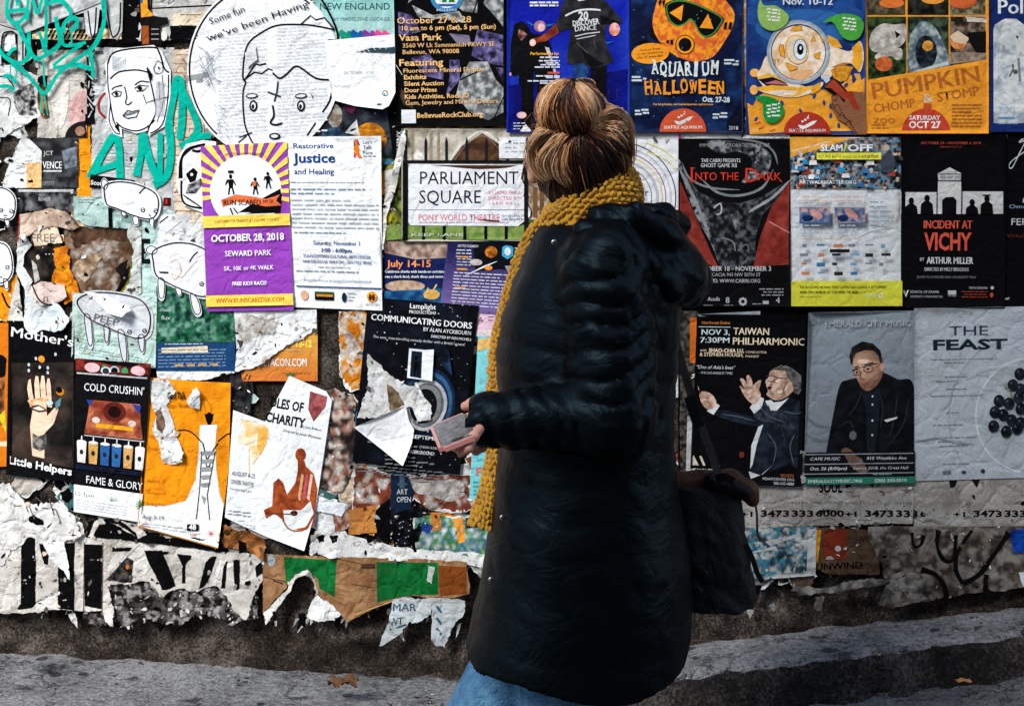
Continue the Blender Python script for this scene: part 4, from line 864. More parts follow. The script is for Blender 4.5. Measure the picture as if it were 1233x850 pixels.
z = Zf(600, 0, 7.706)
BL = (16, 30, 158)
s = sh('event_poster', 'royal blue dance poster of a leaping dancer in a black shirt', (610, -50, 757, 160), mott((12, 24, 150), (24, 52, 172), 40, 3), 5, gloss=True)
s.P([(610, 104), (757, 84), (757, 160), (610, 160)], mott((6, 10, 92), (10, 20, 130), 30, 4)); 
s.P(z((135, 300), (150, 230), (210, 200), (270, 240), (300, 300), (330, 330), (330, 560), (330, 1230), (190, 1230), (190, 700), (150, 720), (110, 690), (115, 420)), INK); s.P(z((190, 280), (230, 290), (270, 330), (215, 385), (180, 340)), mott((190, 140, 130), (60, 20, 20), 4, 3)); s.E(*z((112, 692))[0], 1.5, 2, (230, 150, 200))
s.E(*z((385, 250))[0], 7.4, 7, (150, 110, 124)); s.E(*z((398, 262))[0], 4.4, 5, (222, 180, 180)); s.P(z((330, 320), (440, 330), (490, 440), (505, 520), (500, 1230), (330, 1230)), INK); s.P(z((430, 440), (470, 450), (560, 760), (540, 790), (500, 620)), (200, 190, 200))
s.P(z((610, 10), (690, -60), (860, -60), (1010, 30), (1150, 200), (1130, 225), (1010, 230), (985, 300), (1000, 430), (1070, 575), (1000, 610), (860, 640), (800, 620), (640, 600), (630, 530), (660, 380), (665, 270), (560, 310), (530, 230), (575, 140), (570, 100)), mott((46, 46, 50), (24, 24, 26), 8, 5)); s.P(z((940, 150), (1130, 215), (1010, 230), (960, 240)), INK)
s.P(z((760, 430), (900, 560), (980, 600), (860, 640), (800, 560)), (10, 10, 12)); s.L(z((720, 400), (830, 500)), 1.4, (70, 70, 74)); s.L(z((880, 370), (900, 460)), 1.2, (66, 66, 70))
s.P(z((530, 225), (560, 310), (440, 390), (370, 400), (310, 440), (290, 420), (320, 365), (380, 350), (440, 310)), mott((176, 76, 40), (96, 30, 20), 5, 3)); s.E(*z((318, 402))[0], 3.8, 4.4, (236, 196, 190)); s.E(*z((1075, 280))[0], 6.5, 8, mott((220, 120, 80), (240, 190, 190), 4, 2)); s.P(z((690, -10), (750, 20), (840, 0), (830, -60), (680, -60)), (226, 228, 230)); s.P(z((720, -20), (800, 4), (830, -60), (700, -60)), (196, 120, 90))
s.P(z((690, 610), (780, 590), (830, 640), (830, 900), (700, 900)), mott((10, 30, 70), (30, 70, 120), 6, 3)); s.P(z((850, 640), (1000, 610), (990, 1230), (860, 1230)), INK); s.L(z((620, 155), (720, 110), (840, 95), (945, 102)), 2.2, (216, 218, 218), sm=True)
s.T('20', *z((740, 190))[0], 9.6, (226, 228, 228), w=12, bold=.06); s.T('DISCOVER', *z((690, 250))[0], 6.4, (216, 218, 218), w=32, bold=.03, ang=-5); s.T('DANCE', *z((710, 300))[0], 6.4, (216, 218, 218), w=26, bold=.03, ang=-5); s.L(z((708, 345), (810, 320), (940, 305)), 1.4, (190, 192, 192)); s.L(z((725, 370), (900, 335)), 1.2, (190, 192, 192))
for p in ([(260, 205), (330, 235), (310, 250)], [(440, 240), (520, 225), (460, 258)], [(990, 400), (1070, 390), (1010, 415)]): s.P(z(*p), (20, 110, 180))
s.greek(624, -4, 672, 1, 3.4, (226, 228, 236), al='R', th=.7); s.greek(634, 3, 672, 10, 3.6, (216, 220, 236), al='R', th=.6)
s.T('Performances by:', *z((560, 515))[0], 3.2, (236, 170, 40), 'R', w=34, bold=.03)
for i, (a, b) in enumerate(((385, 538), (375, 570), (440, 590), (390, 607), (335, 628), (350, 710), (440, 724), (272, 756), (385, 776))): s.greek(*z((a, b - 6))[0], z((568, b))[0][0], z((568, b + 9))[0][1], 3.6, (210, 214, 226), fill=1, seed=i, th=.45)
s.R(*z((455, 672))[0], *z((565, 690))[0], (206, 84, 60)); s.E(628, 139, 6, 4, (232, 190, 190)); s.greek(618, 148, 634, 158, 3.4, (190, 200, 220)); s.P([(626, 158), (633, 150), (640, 158), (633, 160)], (226, 228, 230)); s.E(752, 140, 4, 6, (190, 196, 206)); s.L([(748, 130), (756, 150)], 2, (200, 206, 214))

s = sh('torn_poster', 'cream and pink strip of tiny cartoons showing beneath the aquarium posters', (752, 158, 902, 172), (236, 196, 160), 3)
for i in range(11): s.E(758 + i * 13, 165 + (i % 3), 5, 4, [(230, 90, 150), (40, 150, 90), INK, (232, 150, 60), (226, 226, 220)][i % 5])
s = sh('poster', 'white poster with grey and purple concentric rings behind the woman', (744, 162, 819, 366), (222, 224, 226), 4)
for r, c, wd in ((66, (60, 30, 80), 1.2), (60, (190, 192, 196), 2), (54, (150, 60, 140), 1), (50, (226, 210, 60), 1), (44, (180, 184, 188), 3), (37, (120, 124, 130), 1), (30, (190, 194, 198), 3), (22, (120, 60, 130), 1), (15, (170, 174, 180), 2)):
    s.L([(747 + r * math.cos(t), 238 + r * math.sin(t)) for t in np.linspace(-1.5, 1.3, 26)], wd, c, clip=True)
for y, c in ((172, (230, 216, 40)), (182, (226, 214, 60))): s.L([(778, y), (800, y + 10), (814, y + 22)], 1, c, sm=True)
s.T('Your', 758, 236, 9, (40, 70, 110), w=22); s.T('Power', 756, 258, 11, (10, 14, 26), w=34, bold=.03); s.R(816, 162, 819, 366, (190, 40, 150))

# --- parliament square
z = Zf(440, 140, 3.8636)
s = sh('theatre_poster', 'photo poster of a church behind railings with a burnt PARLIAMENT SQUARE sign', (484, 155, 660, 290), mott((206, 200, 186), (168, 158, 140), 12, 4), 4, cell=10)
s.box = (484, 155, 660, 290)
s.P(z((180, 390), (200, 60), (170, 60), (170, 580), (850, 580), (850, 480), (200, 500)), mott((52, 84, 36), (16, 26, 14), 5, 3, .35, .65, (110, 140, 60)), cell=2.5)
s.P(z((400, 210), (450, 140), (545, 80), (620, 130), (625, 210)), mott((96, 66, 44), (60, 40, 28), 8, 3)); s.L(z((390, 212), (450, 130), (545, 72), (640, 140)), 2.4, (222, 220, 208), sm=True); s.L(z((410, 212), (465, 140), (545, 92), (620, 150)), 1, (130, 110, 90), sm=True); s.P(z((210, 200), (245, 150), (285, 200)), (226, 224, 214))
for x in (215, 300, 335): s.R(*z((x, 60))[0], *z((x + 12, 205))[0], (150, 138, 118))
s.P(z((750, 300), (850, 300), (850, 480), (750, 480)), mott((196, 186, 164), (110, 84, 60), 6, 2)); s.R(*z((780, 330))[0], *z((800, 470))[0], (120, 80, 50)); s.R(*z((810, 330))[0], *z((830, 470))[0], (110, 76, 50))
s.R(*z((100, 505))[0], *z((850, 575))[0], mott((100, 130, 56), (136, 156, 84), 6, 3)); s.R(*z((165, 205))[0], *z((850, 218))[0], (14, 18, 22))
for x in (190, 282, 378, 472, 563, 660, 752): s.P(z((x - 6, 215), (x - 6, 120), (x, 95), (x + 6, 120), (x + 6, 215)), (24, 28, 36))
for x in (190, 272, 368, 463, 560, 655, 750): s.R(*z((x - 7, 505))[0], *z((x + 7, 578))[0], (10, 12, 14))
s.R(*z((176, 215))[0], *z((198, 578))[0], (10, 12, 14)); s.R(*z((738, 215))[0], *z((756, 578))[0], (20, 20, 20))
sg = ragged(z((202, 240), (212, 222), (735, 226), (722, 290), (745, 330), (735, 370), (768, 440), (765, 465), (735, 490), (712, 510), (212, 506), (202, 492)), 1, 2.5, 3, edges=[2, 3, 4, 5, 6, 7, 8])
s.P([(x + (1.6 if x > 615 else 0), y) for x, y in sg], (70, 40, 22)); s.P(sg, (228, 230, 234), cell=8)
s.T('PARLIAMENT', *z((256, 316))[0], 15.4, (12, 18, 28), w=118); s.T('SQUARE', *z((252, 404))[0], 15.6, (12, 18, 28), w=74); s.R(*z((202, 433))[0], *z((760, 436))[0], (120, 130, 140))
PK = (216, 106, 124)
s.T('BY JAMES FRITZ', *z((574, 362))[0], 4, PK, w=38); s.T('DIRECTED BY', *z((574, 388))[0], 4, PK, w=37); s.T('S A R N  H A L L', *z((574, 411))[0], 3.6, PK, w=37); s.T('PONY WORLD THEATRE', *z((250, 484))[0], 7.6, PK, w=97); s.T('Oct 26 - Nov 17', *z((634, 467))[0], 2.8, (90, 110, 140), w=27); s.T('12th Ave Arts', *z((634, 483))[0], 3, (90, 110, 140), w=26); s.greek(*z((250, 490))[0], 622, 269, 2.6, (190, 150, 160), fill=1)
s.R(*z((622, 98))[0], *z((745, 196))[0], (228, 230, 232)); s.E(*z((672, 120))[0], 2, 2, (30, 40, 60)); s.greek(608, 172, 634, 186, 5, (170, 176, 180)); s.T('KEEP LANE', 496, 284, 3.6, (210, 214, 210), w=62)
s = sh('torn_poster', 'narrow white torn strip between the notice and the church photo', [(484, 162), (488, 156), (490, 168), (478, 224), (466, 260), (463, 300), (461, 300), (462, 250), (474, 206)], (226, 222, 214), 5, rag=1)
s = sh('torn_poster', 'leafy green and yellow scrap right of the restorative notice', (460, 190, 488, 296), mott((40, 60, 30), (12, 16, 14), 5, 3, .4, .6, (150, 150, 50)), 2, rag=1.5)
s.E(468, 262, 4, 7, (206, 180, 40)); s.R(462, 192, 486, 198, (60, 120, 150)); s.P([(463, 206), (476, 202), (474, 240), (464, 244)], (206, 202, 196))
# --- shark poster, violet poster, pink sheet, teal poster
s = sh('event_poster', 'navy and sand aquarium poster dated July 14-15, partly covered', (463, 286, 546, 372), mott((26, 40, 96), (16, 26, 70), 20, 3), 3)
s.P([(463, 290), (536, 288), (546, 300), (540, 310), (500, 312), (463, 304)], mott((196, 176, 160), (120, 90, 80), 6, 3)); s.T('July 14-15', 466, 321, 8, (244, 150, 90), w=53, bold=.02); s.T('Celebrate sharks with hands-on activities', 464, 328, 3, WHITE, w=72, bold=.02); s.T('see a shark feed, shark dives and more', 464, 334, 3, WHITE, w=70, bold=.02)
s.E(488, 344, 24, 7, mott((206, 180, 150), (150, 120, 100), 4, 2)); s.P([(463, 350), (546, 346), (546, 372), (463, 372)], mott((40, 110, 150), (20, 60, 110), 7, 4)); s.E(520, 354, 10, 6, (226, 176, 90)); s.L([(512, 358), (516, 346), (520, 352), (526, 342)], 2, (232, 196, 110))
s = sh('event_poster', 'violet poster of small white print with a gold and blue emblem', (532, 288, 650, 376), vgrad((34, 32, 80), (128, 108, 172), 300, 376), 5, quad=[(540, 288), (650, 290), (650, 382), (530, 372)])
s.P([(564, 288), (650, 288), (650, 326), (600, 322), (570, 326)], (12, 12, 20)); s.greek(544, 300, 566, 312, 4, (210, 214, 226)); s.T('SEATTLE RESEARCH', 545, 297, 3, WHITE, w=26); s.E(588, 302, 8, 7, mott((230, 140, 40), (120, 60, 20), 3, 3)); s.P([(602, 296), (609, 292), (616, 296), (616, 306), (609, 310), (602, 306)], (60, 170, 210)); s.E(609, 301, 4, 5, (226, 236, 240)); s.greek(618, 296, 634, 306, 3.4, (206, 210, 220)); s.L([(558, 332), (580, 320), (596, 313)], 2, (236, 238, 240), taper=True); s.E(570, 315, 8, 4, (210, 200, 196)); s.P([(606, 318), (626, 316), (616, 334)], (150, 150, 160)); s.E(586, 321, 5, 3, (230, 150, 60))
for y in (308, 323, 346): s.R(547, y, 560, y + 2, (226, 160, 70))
s.greek(546, 311, 566, 322, 3.6, (200, 200, 220), seed=3); s.greek(544, 328, 640, 370, 3.9, (212, 208, 228), seed=5, fill=1)
s = sh('poster', 'pale pink poster edge with small logos below the violet poster', (560, 372, 650, 404), (222, 186, 204), 4)
s.T('A', 576, 387, 6, (60, 50, 70)); s.greek(588, 380, 606, 388, 4, (130, 110, 130)); s.R(600, 376, 603, 379, INK); s.R(560, 396, 650, 404, (226, 214, 214))
s = sh('poster', 'aqua poster with spaced coral letters SEA and FALL behind the coat sleeve', (572, 402, 650, 602), vgrad((130, 206, 212), (124, 214, 218), 402, 602), 4, quad=[(576, 400), (650, 400), (648, 602), (565, 601)])
s.P([(572, 410), (650, 394), (650, 402), (572, 424)], (236, 190, 110)); CO = (226, 108, 96)
for t, y in (('S E A', 431), ('S E P T', 449), ('8', 468)): s.T(t, 584, y, 6.6, CO, w=30 if len(t) > 1 else 5, bold=.01)
s.T('FALL', 578, 572, 9, CO, w=34, bold=.03); s.T('lake', 578, 555, 5, (80, 160, 170)); 
for i, t in enumerate(('POWERFUL', 'FREE & OPEN', 'A SHOW', 'TUESDAY')): s.T(t, 576, 582 + i * 4.8, 3, (40, 110, 120), w=22)
# --- communicating doors
z = Zf(380, 340, 2.361)
s = sh('theatre_poster', 'black space poster COMMUNICATING DOORS with a white open door', (432, 358, 572, 568), mott((8, 9, 14), (20, 26, 40), 14, 4, .45, .8), 5, quad=[(444, 357), (577, 367), (554, 570), (425, 554)], cell=10)
s.box = (425, 350, 580, 572); s.quad = None
s2 = SHEETS.pop()
s = sh('theatre_poster', 'black space poster COMMUNICATING DOORS with a white open door', [(444, 357), (577, 367), (554, 570), (425, 554)], mott((8, 9, 14), (20, 26, 40), 14, 4, .45, .8), 5.7)
c0 = z((315, 345))[0]
for r, c in ((106 / 2.361, (22, 50, 92)), (96 / 2.361, (70, 130, 180)), (84 / 2.361, (30, 60, 100))): s.E(*c0, r * .76, r, rgrad(c, (10, 14, 24), c0[0] + 14, c0[1] - 14, r * 1.5), rot=14)
s.E(*c0, 25, 31, (178, 180, 180), rot=14); s.E(*c0, 21, 27, (90, 96, 100), rot=14); s.E(c0[0] - 1, c0[1], 19, 25, (120, 122, 122), rot=14); s.E(c0[0] - 3, c0[1] + 1, 16, 21, (12, 12, 14), rot=14)
rs = random.Random(3)
for i in range(110):
    x, y = rs.uniform(430, 572), rs.uniform(362, 560); r = rs.choice([.4, .5, .6, 1.0])
    if 432 + (560 - y) * .08 < x < 572 - (y - 366) * .12: s.E(x, y, r, r, (170, 190, 210), n=6)
s.P(z((330, 130), (380, 190), (390, 260), (350, 220)), mott((40, 70, 110), (12, 16, 26), 8, 4), cell=3)
s.P(z((268, 183), (335, 190), (330, 275), (262, 266)), (226, 232, 236)); s.P(z((275, 190), (305, 193), (302, 268), (270, 262)), (20, 30, 44)); s.E(*z((288, 212))[0], 2.2, 3, INK); s.P(z((280, 220), (296, 220), (294, 262), (290, 240), (282, 262)), INK); s.P(z((306, 188), (338, 186), (333, 276), (303, 268)), (240, 243, 245))
s.T('Lamplight', *z((270, 70))[0], 6, WHITE, w=31, ang=3, bold=.01); s.T('PRODUCTIONS', *z((268, 84))[0], 3.6, WHITE, w=32, ang=3, bold=.01); s.T('COMMUNICATING DOORS', *z((160, 103))[0], 7.4, WHITE, w=121, bold=.04, ang=5); s.T('BY ALAN AYCKBOURN', *z((308, 134))[0], 4.6, WHITE, w=57, ang=5); s.T('DIRECTED BY KEN MICHELS', *z((330, 152))[0], 3, WHITE, w=48, ang=5); s.T('The sexy, time-travelling comedy thriller with a British accent!', *z((166, 153))[0], 3, (206, 210, 214), w=110, ang=5)
s.T('SEPT 28 - SEPTEMBER 30', *z((200, 428))[0], 4.4, WHITE, w=80, ang=6, bold=.02); s.T('www.lamplighttheatre.org or 1-800-838-3006', *z((150, 448))[0], 3, (180, 186, 190), w=95, ang=6); s.T('THE UNDERGROUND!', *z((240, 475))[0], 4, WHITE, w=42, ang=6); s.greek(*z((200, 482))[0], 530, 560, 5, (120, 126, 130), ang=6); s.greek(*z((120, 508))[0], 535, 566, 4, (100, 104, 108), ang=6, fill=1)
s = sh('torn_poster', 'white torn sheet draped across the tyre of the black space poster', z((150, 200), (215, 260), (270, 290), (300, 300), (330, 345), (330, 385), (290, 390), (275, 350), (240, 360), (205, 380), (120, 380), (150, 300)), mott((226, 228, 228), (206, 204, 198), 9, 3), 7, rag=2.4, curls=((512, 500, 14, .010),), cell=5)
s.P(ragged(z((205, 285), (240, 310), (255, 345), (215, 360), (208, 320)), 2, 2, 5), mott((150, 130, 104), (90, 70, 50), 4, 3), cell=2); s.L(z((286, 280), (310, 330), (330, 370)), 3, (226, 230, 230), sm=True)
s = sh('paper_flap', 'bright white folded paper flap hanging off the black space poster', z((116, 398), (258, 345), (268, 388), (282, 412), (276, 450), (252, 508)), (242, 244, 246), 9, curls=((430, 508, 60, .035), (488, 555, 40, .03)), cell=4)
s.L(z((190, 440), (275, 425)), 2, (222, 226, 230))
s = sh('torn_poster', 'orange and white torn scrap left of the black space poster', z((68, 80), (140, 75), (146, 160), (138, 200), (200, 250), (215, 280), (150, 300), (100, 310), (70, 250)), mott((226, 136, 24), (196, 112, 26), 9, 3, .3, .7, (220, 210, 196)), 3, rag=3, rim=2)
s.P(ragged(z((80, 130), (110, 150), (130, 190), (100, 230), (86, 180)), 2, 2, 6), mott((222, 216, 206), (150, 130, 120), 4, 2), cell=2)
s = sh('torn_poster', 'brown and pinkish torn sheet hanging in a curve below the black space poster', z((110, 515), (230, 545), (420, 545), (460, 545), (455, 640), (400, 650), (330, 645), (282, 610), (240, 640), (150, 650), (105, 640)), mott((134, 66, 44), (96, 46, 34), 12, 4, .35, .65, (196, 186, 178)), 3, rag=2, rim=1.5, curls=((510, 604, 26, .014), (560, 614, 24, .012)), cell=4)
s.P(ragged(z((265, 555), (320, 560), (420, 560), (425, 600), (380, 620), (320, 600), (285, 590)), 3, 3, 8), mott((190, 186, 182), (150, 140, 134), 6, 3), cell=3)
s = sh('sticker', 'dark navy sign-shaped label lettered ART OPEN', z((215, 540), (232, 528), (258, 540), (282, 590), (270, 640), (232, 650), (215, 640)), (18, 34, 56), 5, rag=.6)
s.T('ART', *z((232, 598))[0], 6.4, (200, 206, 210), w=13); s.T('OPEN', *z((232, 620))[0], 6.4, (200, 206, 210), w=17); s.R(*z((240, 545))[0], *z((254, 580))[0], (70, 90, 110)); s.R(*z((234, 566))[0], *z((262, 572))[0], (60, 84, 106))
s = sh('torn_poster', 'black speckled strip running down under the ART OPEN label', [(470, 612), (500, 606), (516, 614), (506, 640), (500, 668), (504, 710), (486, 712), (480, 660), (474, 640)], mott((5, 5, 7), (30, 34, 44), 5, 3, .5, .8), 4, rag=2)
for i in range(16): s.E(478 + (i * 7) % 20, 622 + (i * 11) % 40, .8, .8, (170, 176, 186), n=6)
s = sh('torn_poster', 'black rounded scrap left of the ART OPEN label', [(456, 608), (470, 598), (472, 650), (466, 656), (454, 642), (452, 622)], INK, 4, rag=1.5)
s = sh('torn_poster', 'brown cardboard coloured square under the curved brown sheet', [(421, 612), (456, 606), (454, 640), (420, 642)], (196, 128, 64), 3, rag=1)
s = sh('torn_poster', 'shredded blue, green and yellow picture scraps beside the scarf end', [(498, 622), (588, 618), (590, 676), (560, 668), (500, 660)], mott((60, 110, 130), (206, 212, 206), 5, 4, .4, .6, (70, 130, 60)), 4, rag=2.5, rim=1)
s.P(ragged([(518, 616), (530, 614), (532, 636), (520, 638)], 1.5, 2, 3), (190, 120, 50)); s.P(ragged([(546, 624), (558, 620), (560, 650), (552, 652)], 2, 2, 3), (232, 150, 50)); s.P(ragged([(560, 622), (588, 620), (588, 632), (562, 634)], 1.5, 2, 9), (60, 40, 30)); s.P(ragged([(510, 626), (522, 632), (516, 640), (506, 636)], 1.5, 2, 2), (30, 60, 130))
s = sh('torn_poster', 'white ragged paper band above the green striped cardboard', [(376, 640), (420, 642), (470, 654), (500, 660), (560, 662), (588, 666), (588, 684), (560, 676), (480, 672), (400, 668), (374, 664)], (222, 222, 218), 5, rag=1.8)
for x in (382, 398, 440): s.P(ragged([(x, 642), (x + 10, 642), (x + 9, 650), (x + 3, 652)], 1.5, 2, x), INK)
s = sh('torn_poster', 'white card with a slate blue corner beside the guitarist poster', [(378, 588), (420, 606), (412, 620), (378, 612)], (224, 228, 234), 4, rag=1)
s.P([(386, 586), (408, 596), (398, 600), (380, 592)], (60, 96, 90))
s = sh('torn_poster', 'brown stained scrap between the guitarist poster and the cardboard square', [(400, 618), (424, 600), (424, 634), (404, 640)], mott((110, 50, 36), (176, 150, 136), 6, 3), 3, rag=3)
s = sh('torn_poster', 'tattered grey and red strip right of the guitarist poster', [(392, 470), (404, 466), (428, 480), (430, 560), (412, 590), (384, 590), (398, 520)], mott((206, 200, 190), (150, 90, 70), 8, 6, .4, .66, (40, 34, 32)), 3, rag=3)
# --- green striped cardboard & torn foot
s = sh('cardboard', 'flattened cardboard strip with two green blocks low on the wall', [(318, 664), (420, 668), (500, 670), (562, 674), (566, 712), (540, 718), (498, 714), (460, 724), (420, 746), (412, 738), (396, 726), (384, 712), (380, 692), (370, 684), (352, 690), (346, 706), (330, 722), (318, 736)], mott((166, 126, 88), (140, 100, 66), 14, 3), 6, rag=1.5, cell=5)
GRN = mott((20, 112, 52), (12, 92, 40), 9, 3)
s.P([(343, 668), (406, 672), (404, 716), (398, 712), (386, 706), (384, 694), (372, 684), (356, 688), (346, 702)], GRN); s.P([(454, 674), (528, 675), (528, 713), (500, 713), (480, 716), (455, 722)], GRN); s.P([(528, 678), (562, 680), (562, 712), (530, 714)], (126, 66, 26))
s.R(436, 676, 452, 682, (70, 56, 44)); s.L([(320, 692), (346, 698)], 1, (60, 50, 40)); s.L([(330, 696), (342, 700)], 1.4, (40, 36, 32)); s.L([(400, 668), (470, 684), (480, 690)], .8, (80, 60, 40)); s.L([(430, 736), (480, 718)], 1.2, (210, 170, 110)); s.L([(424, 700), (450, 704)], .8, (90, 66, 40)); s.E(328, 672, 5, 8, (150, 156, 160)); s.P(ragged([(516, 678), (524, 680), (520, 700), (514, 696)], 1, 2, 4), (190, 196, 190))
s = sh('torn_poster', 'white torn paper tongue sticking out below the green striped cardboard', [(384, 712), (398, 724), (412, 736), (404, 744), (392, 744), (372, 740), (374, 728)], (226, 226, 222), 7, rag=2.5, curls=((386, 742, 16, .014),), cell=4)
s = sh('torn_poster', 'white ragged edge tracing the dark hollow under the cardboard', [(318, 736), (332, 722), (348, 706), (354, 690), (372, 682), (384, 696), (386, 712), (380, 714), (378, 698), (370, 688), (358, 694), (352, 708), (336, 728), (322, 748)], (214, 212, 204), 5, rag=2)
def tatter(label, pts, seed):
    s = sh('paper_shred', label, pts, (190, 196, 196), 7, rag=2.5, curls=((pts[-1][0], pts[-1][1], 18, .014),), cell=4)
    return s
s = tatter('torn paper shred with blue capital letters, left one under the cardboard', [(474, 718), (522, 716), (520, 736), (506, 744), (494, 744), (486, 758), (458, 774), (462, 760), (470, 742)], 3)
s.T('MAR', 474, 732, 9, (50, 90, 110), w=28, bold=.02); s.T('WT', 470, 748, 9, (50, 90, 110), w=16, bold=.02); s.L([(470, 754), (490, 748)], 2, (60, 96, 112))
s = tatter('torn paper shred with blue streaks, right one under the cardboard', [(522, 716), (560, 720), (558, 738), (544, 754), (536, 776), (526, 774), (520, 764)], 4)
for y in (726, 740, 752): s.L([(526, y), (532, y + 8)], 3, (60, 100, 120))
s = sh('torn_poster', 'crumbly grey paste and paper residue under the black lettered banner', [(96, 690), (310, 690), (312, 742), (280, 752), (250, 736), (216, 752), (180, 744), (150, 752), (104, 748)], mott((70, 66, 64), (150, 148, 146), 9, 4, .42, .6, (22, 18, 16)), 3, rag=5, cell=2)
s.flecks(.02, [(206, 206, 204), (12, 10, 10), (60, 54, 50), (150, 148, 146)])
# --- torn black-lettered banner along the foot, left
z = Zf(0, 620, 3.853)
s = sh('torn_banner', 'torn grey banner with tall black letters along the foot of the wall', z((-160, 20), (140, 60), (380, 20), (410, 95), (520, 100), (700, 120), (860, 140), (1010, 160), (1190, 170), (1230, 200), (1220, 300), (1180, 370), (1150, 470), (1100, 440), (1030, 340), (1000, 320), (920, 350), (850, 330), (810, 340), (760, 370), (700, 300), (610, 310), (500, 310), (540, 440), (540, 500), (500, 480), (480, 430), (340, 432), (210, 432), (90, 440), (-160, 430)), mott((196, 190, 182), (214, 210, 204), 22, 4), 6, rag=2.6, curls=((200, 712, 14, .014), (138, 748, 18, .012), (300, 742, 16, .012)), cell=5)
for p in ([(110, 110), (150, 92), (176, 95), (178, 400), (165, 415), (120, 424), (92, 425), (108, 400)], [(280, 140), (312, 120), (358, 118), (354, 430), (280, 420)], [(400, 124), (486, 128), (480, 425), (402, 410)], [(190, 110), (220, 130), (238, 170), (234, 218), (216, 215), (205, 170)], [(530, 138), (620, 142), (618, 158), (530, 160)], [(675, 155), (760, 155), (800, 260), (822, 320), (800, 330), (760, 335), (700, 220)], [(826, 172), (896, 178), (892, 195), (868, 220), (866, 308), (850, 308), (850, 220)], [(930, 330), (960, 210), (985, 185), (1010, 182), (990, 250), (972, 300), (950, 325), (915, 345)], [(1088, 200), (1118, 195), (1116, 330), (1104, 340), (1092, 300)], [(1040, 240), (1060, 200), (1050, 330), (1030, 330)], [(-60, 100), (10, 96), (14, 220), (-60, 230)], [(1190, 230), (1224, 200), (1222, 260), (1196, 280)]): s.P(ragged(z(*p), .8, 2.5, p[0][0]), (9, 9, 10))
s.P(ragged(z((500, 290), (590, 180), (625, 200), (620, 300)), 1.5, 2.5, 3), mott((20, 18, 18), (90, 84, 78), 5, 5, .4, .7), cell=2.5); s.E(*z((600, 230))[0], 2.4, 3, (190, 110, 40)); s.P(z((492, 300), (600, 180), (660, 122), (640, 124), (500, 280)), (206, 202, 196))
for x in (126, 104): s.L([(x, 650), (x - 1, 742)], .8, (90, 60, 56))
s = sh('torn_poster', 'white crumpled triangle torn down over the black letters', z((215, 120), (310, 110), (345, 280), (270, 210)), (222, 222, 220), 8, rag=2, curls=((88, 690, 18, .02),), cell=4)
s = sh('torn_poster', 'grey torn sheet with black blotches above the lettered banner', z((-160, -160), (60, -160), (130, -60), (300, -70), (360, 0), (385, 85), (300, 110), (200, 120), (150, 90), (110, 130), (60, 150), (30, 220), (-160, 240)), mott((196, 194, 190), (226, 226, 222), 8, 3), 7, rag=3, curls=((96, 648, 20, .016),), cell=5)
s.P(ragged(z((146, 4), (170, -14), (212, 10), (216, 34), (180, 34), (150, 20)), 1.5, 2, 3), INK); s.P(ragged(z((180, -110), (200, -120), (210, -60), (190, -50)), 1.5, 2, 3), INK); s.P(ragged(z((330, 66), (380, 80), (350, 84)), 1, 2, 3), INK)
for i in range(10): s.L(z((60 + i * 30, -100 + (i * 47) % 90), (84 + i * 30, -86 + (i * 31) % 110)), 1.1, (90, 88, 86))
s = sh('torn_poster', 'black band with torn white letter shreds above the banner, right of centre left', z((420, 20), (540, 0), (700, 70), (1030, 110), (1030, 165), (860, 140), (700, 118), (520, 98), (410, 92)), (8, 8, 9), 7, rag=1.5)
for p in ([(420, 90), (450, 20), (480, 6), (500, 30), (470, 30), (440, 92)], [(520, 20), (560, 30), (640, 90), (600, 70)], [(560, 10), (650, 40), (690, 80), (650, 100), (640, 70)], [(770, 84), (820, 96), (780, 98)]): s.P(ragged(z(*p), 1.2, 2, p[0][0]), (206, 200, 190))
s = sh('torn_poster', 'orange brown torn scraps just under the guitarist poster', z((1040, 40), (1100, 50), (1200, 80), (1235, 100), (1230, 190), (1150, 160), (1040, 140)), mott((196, 128, 70), (110, 66, 34), 8, 3), 5, rag=3)
s.P(ragged(z((1110, 110), (1150, 120), (1150, 165), (1115, 160)), 1, 2, 3), INK); s.E(*z((1060, 72))[0], 4, 4, (70, 44, 24))
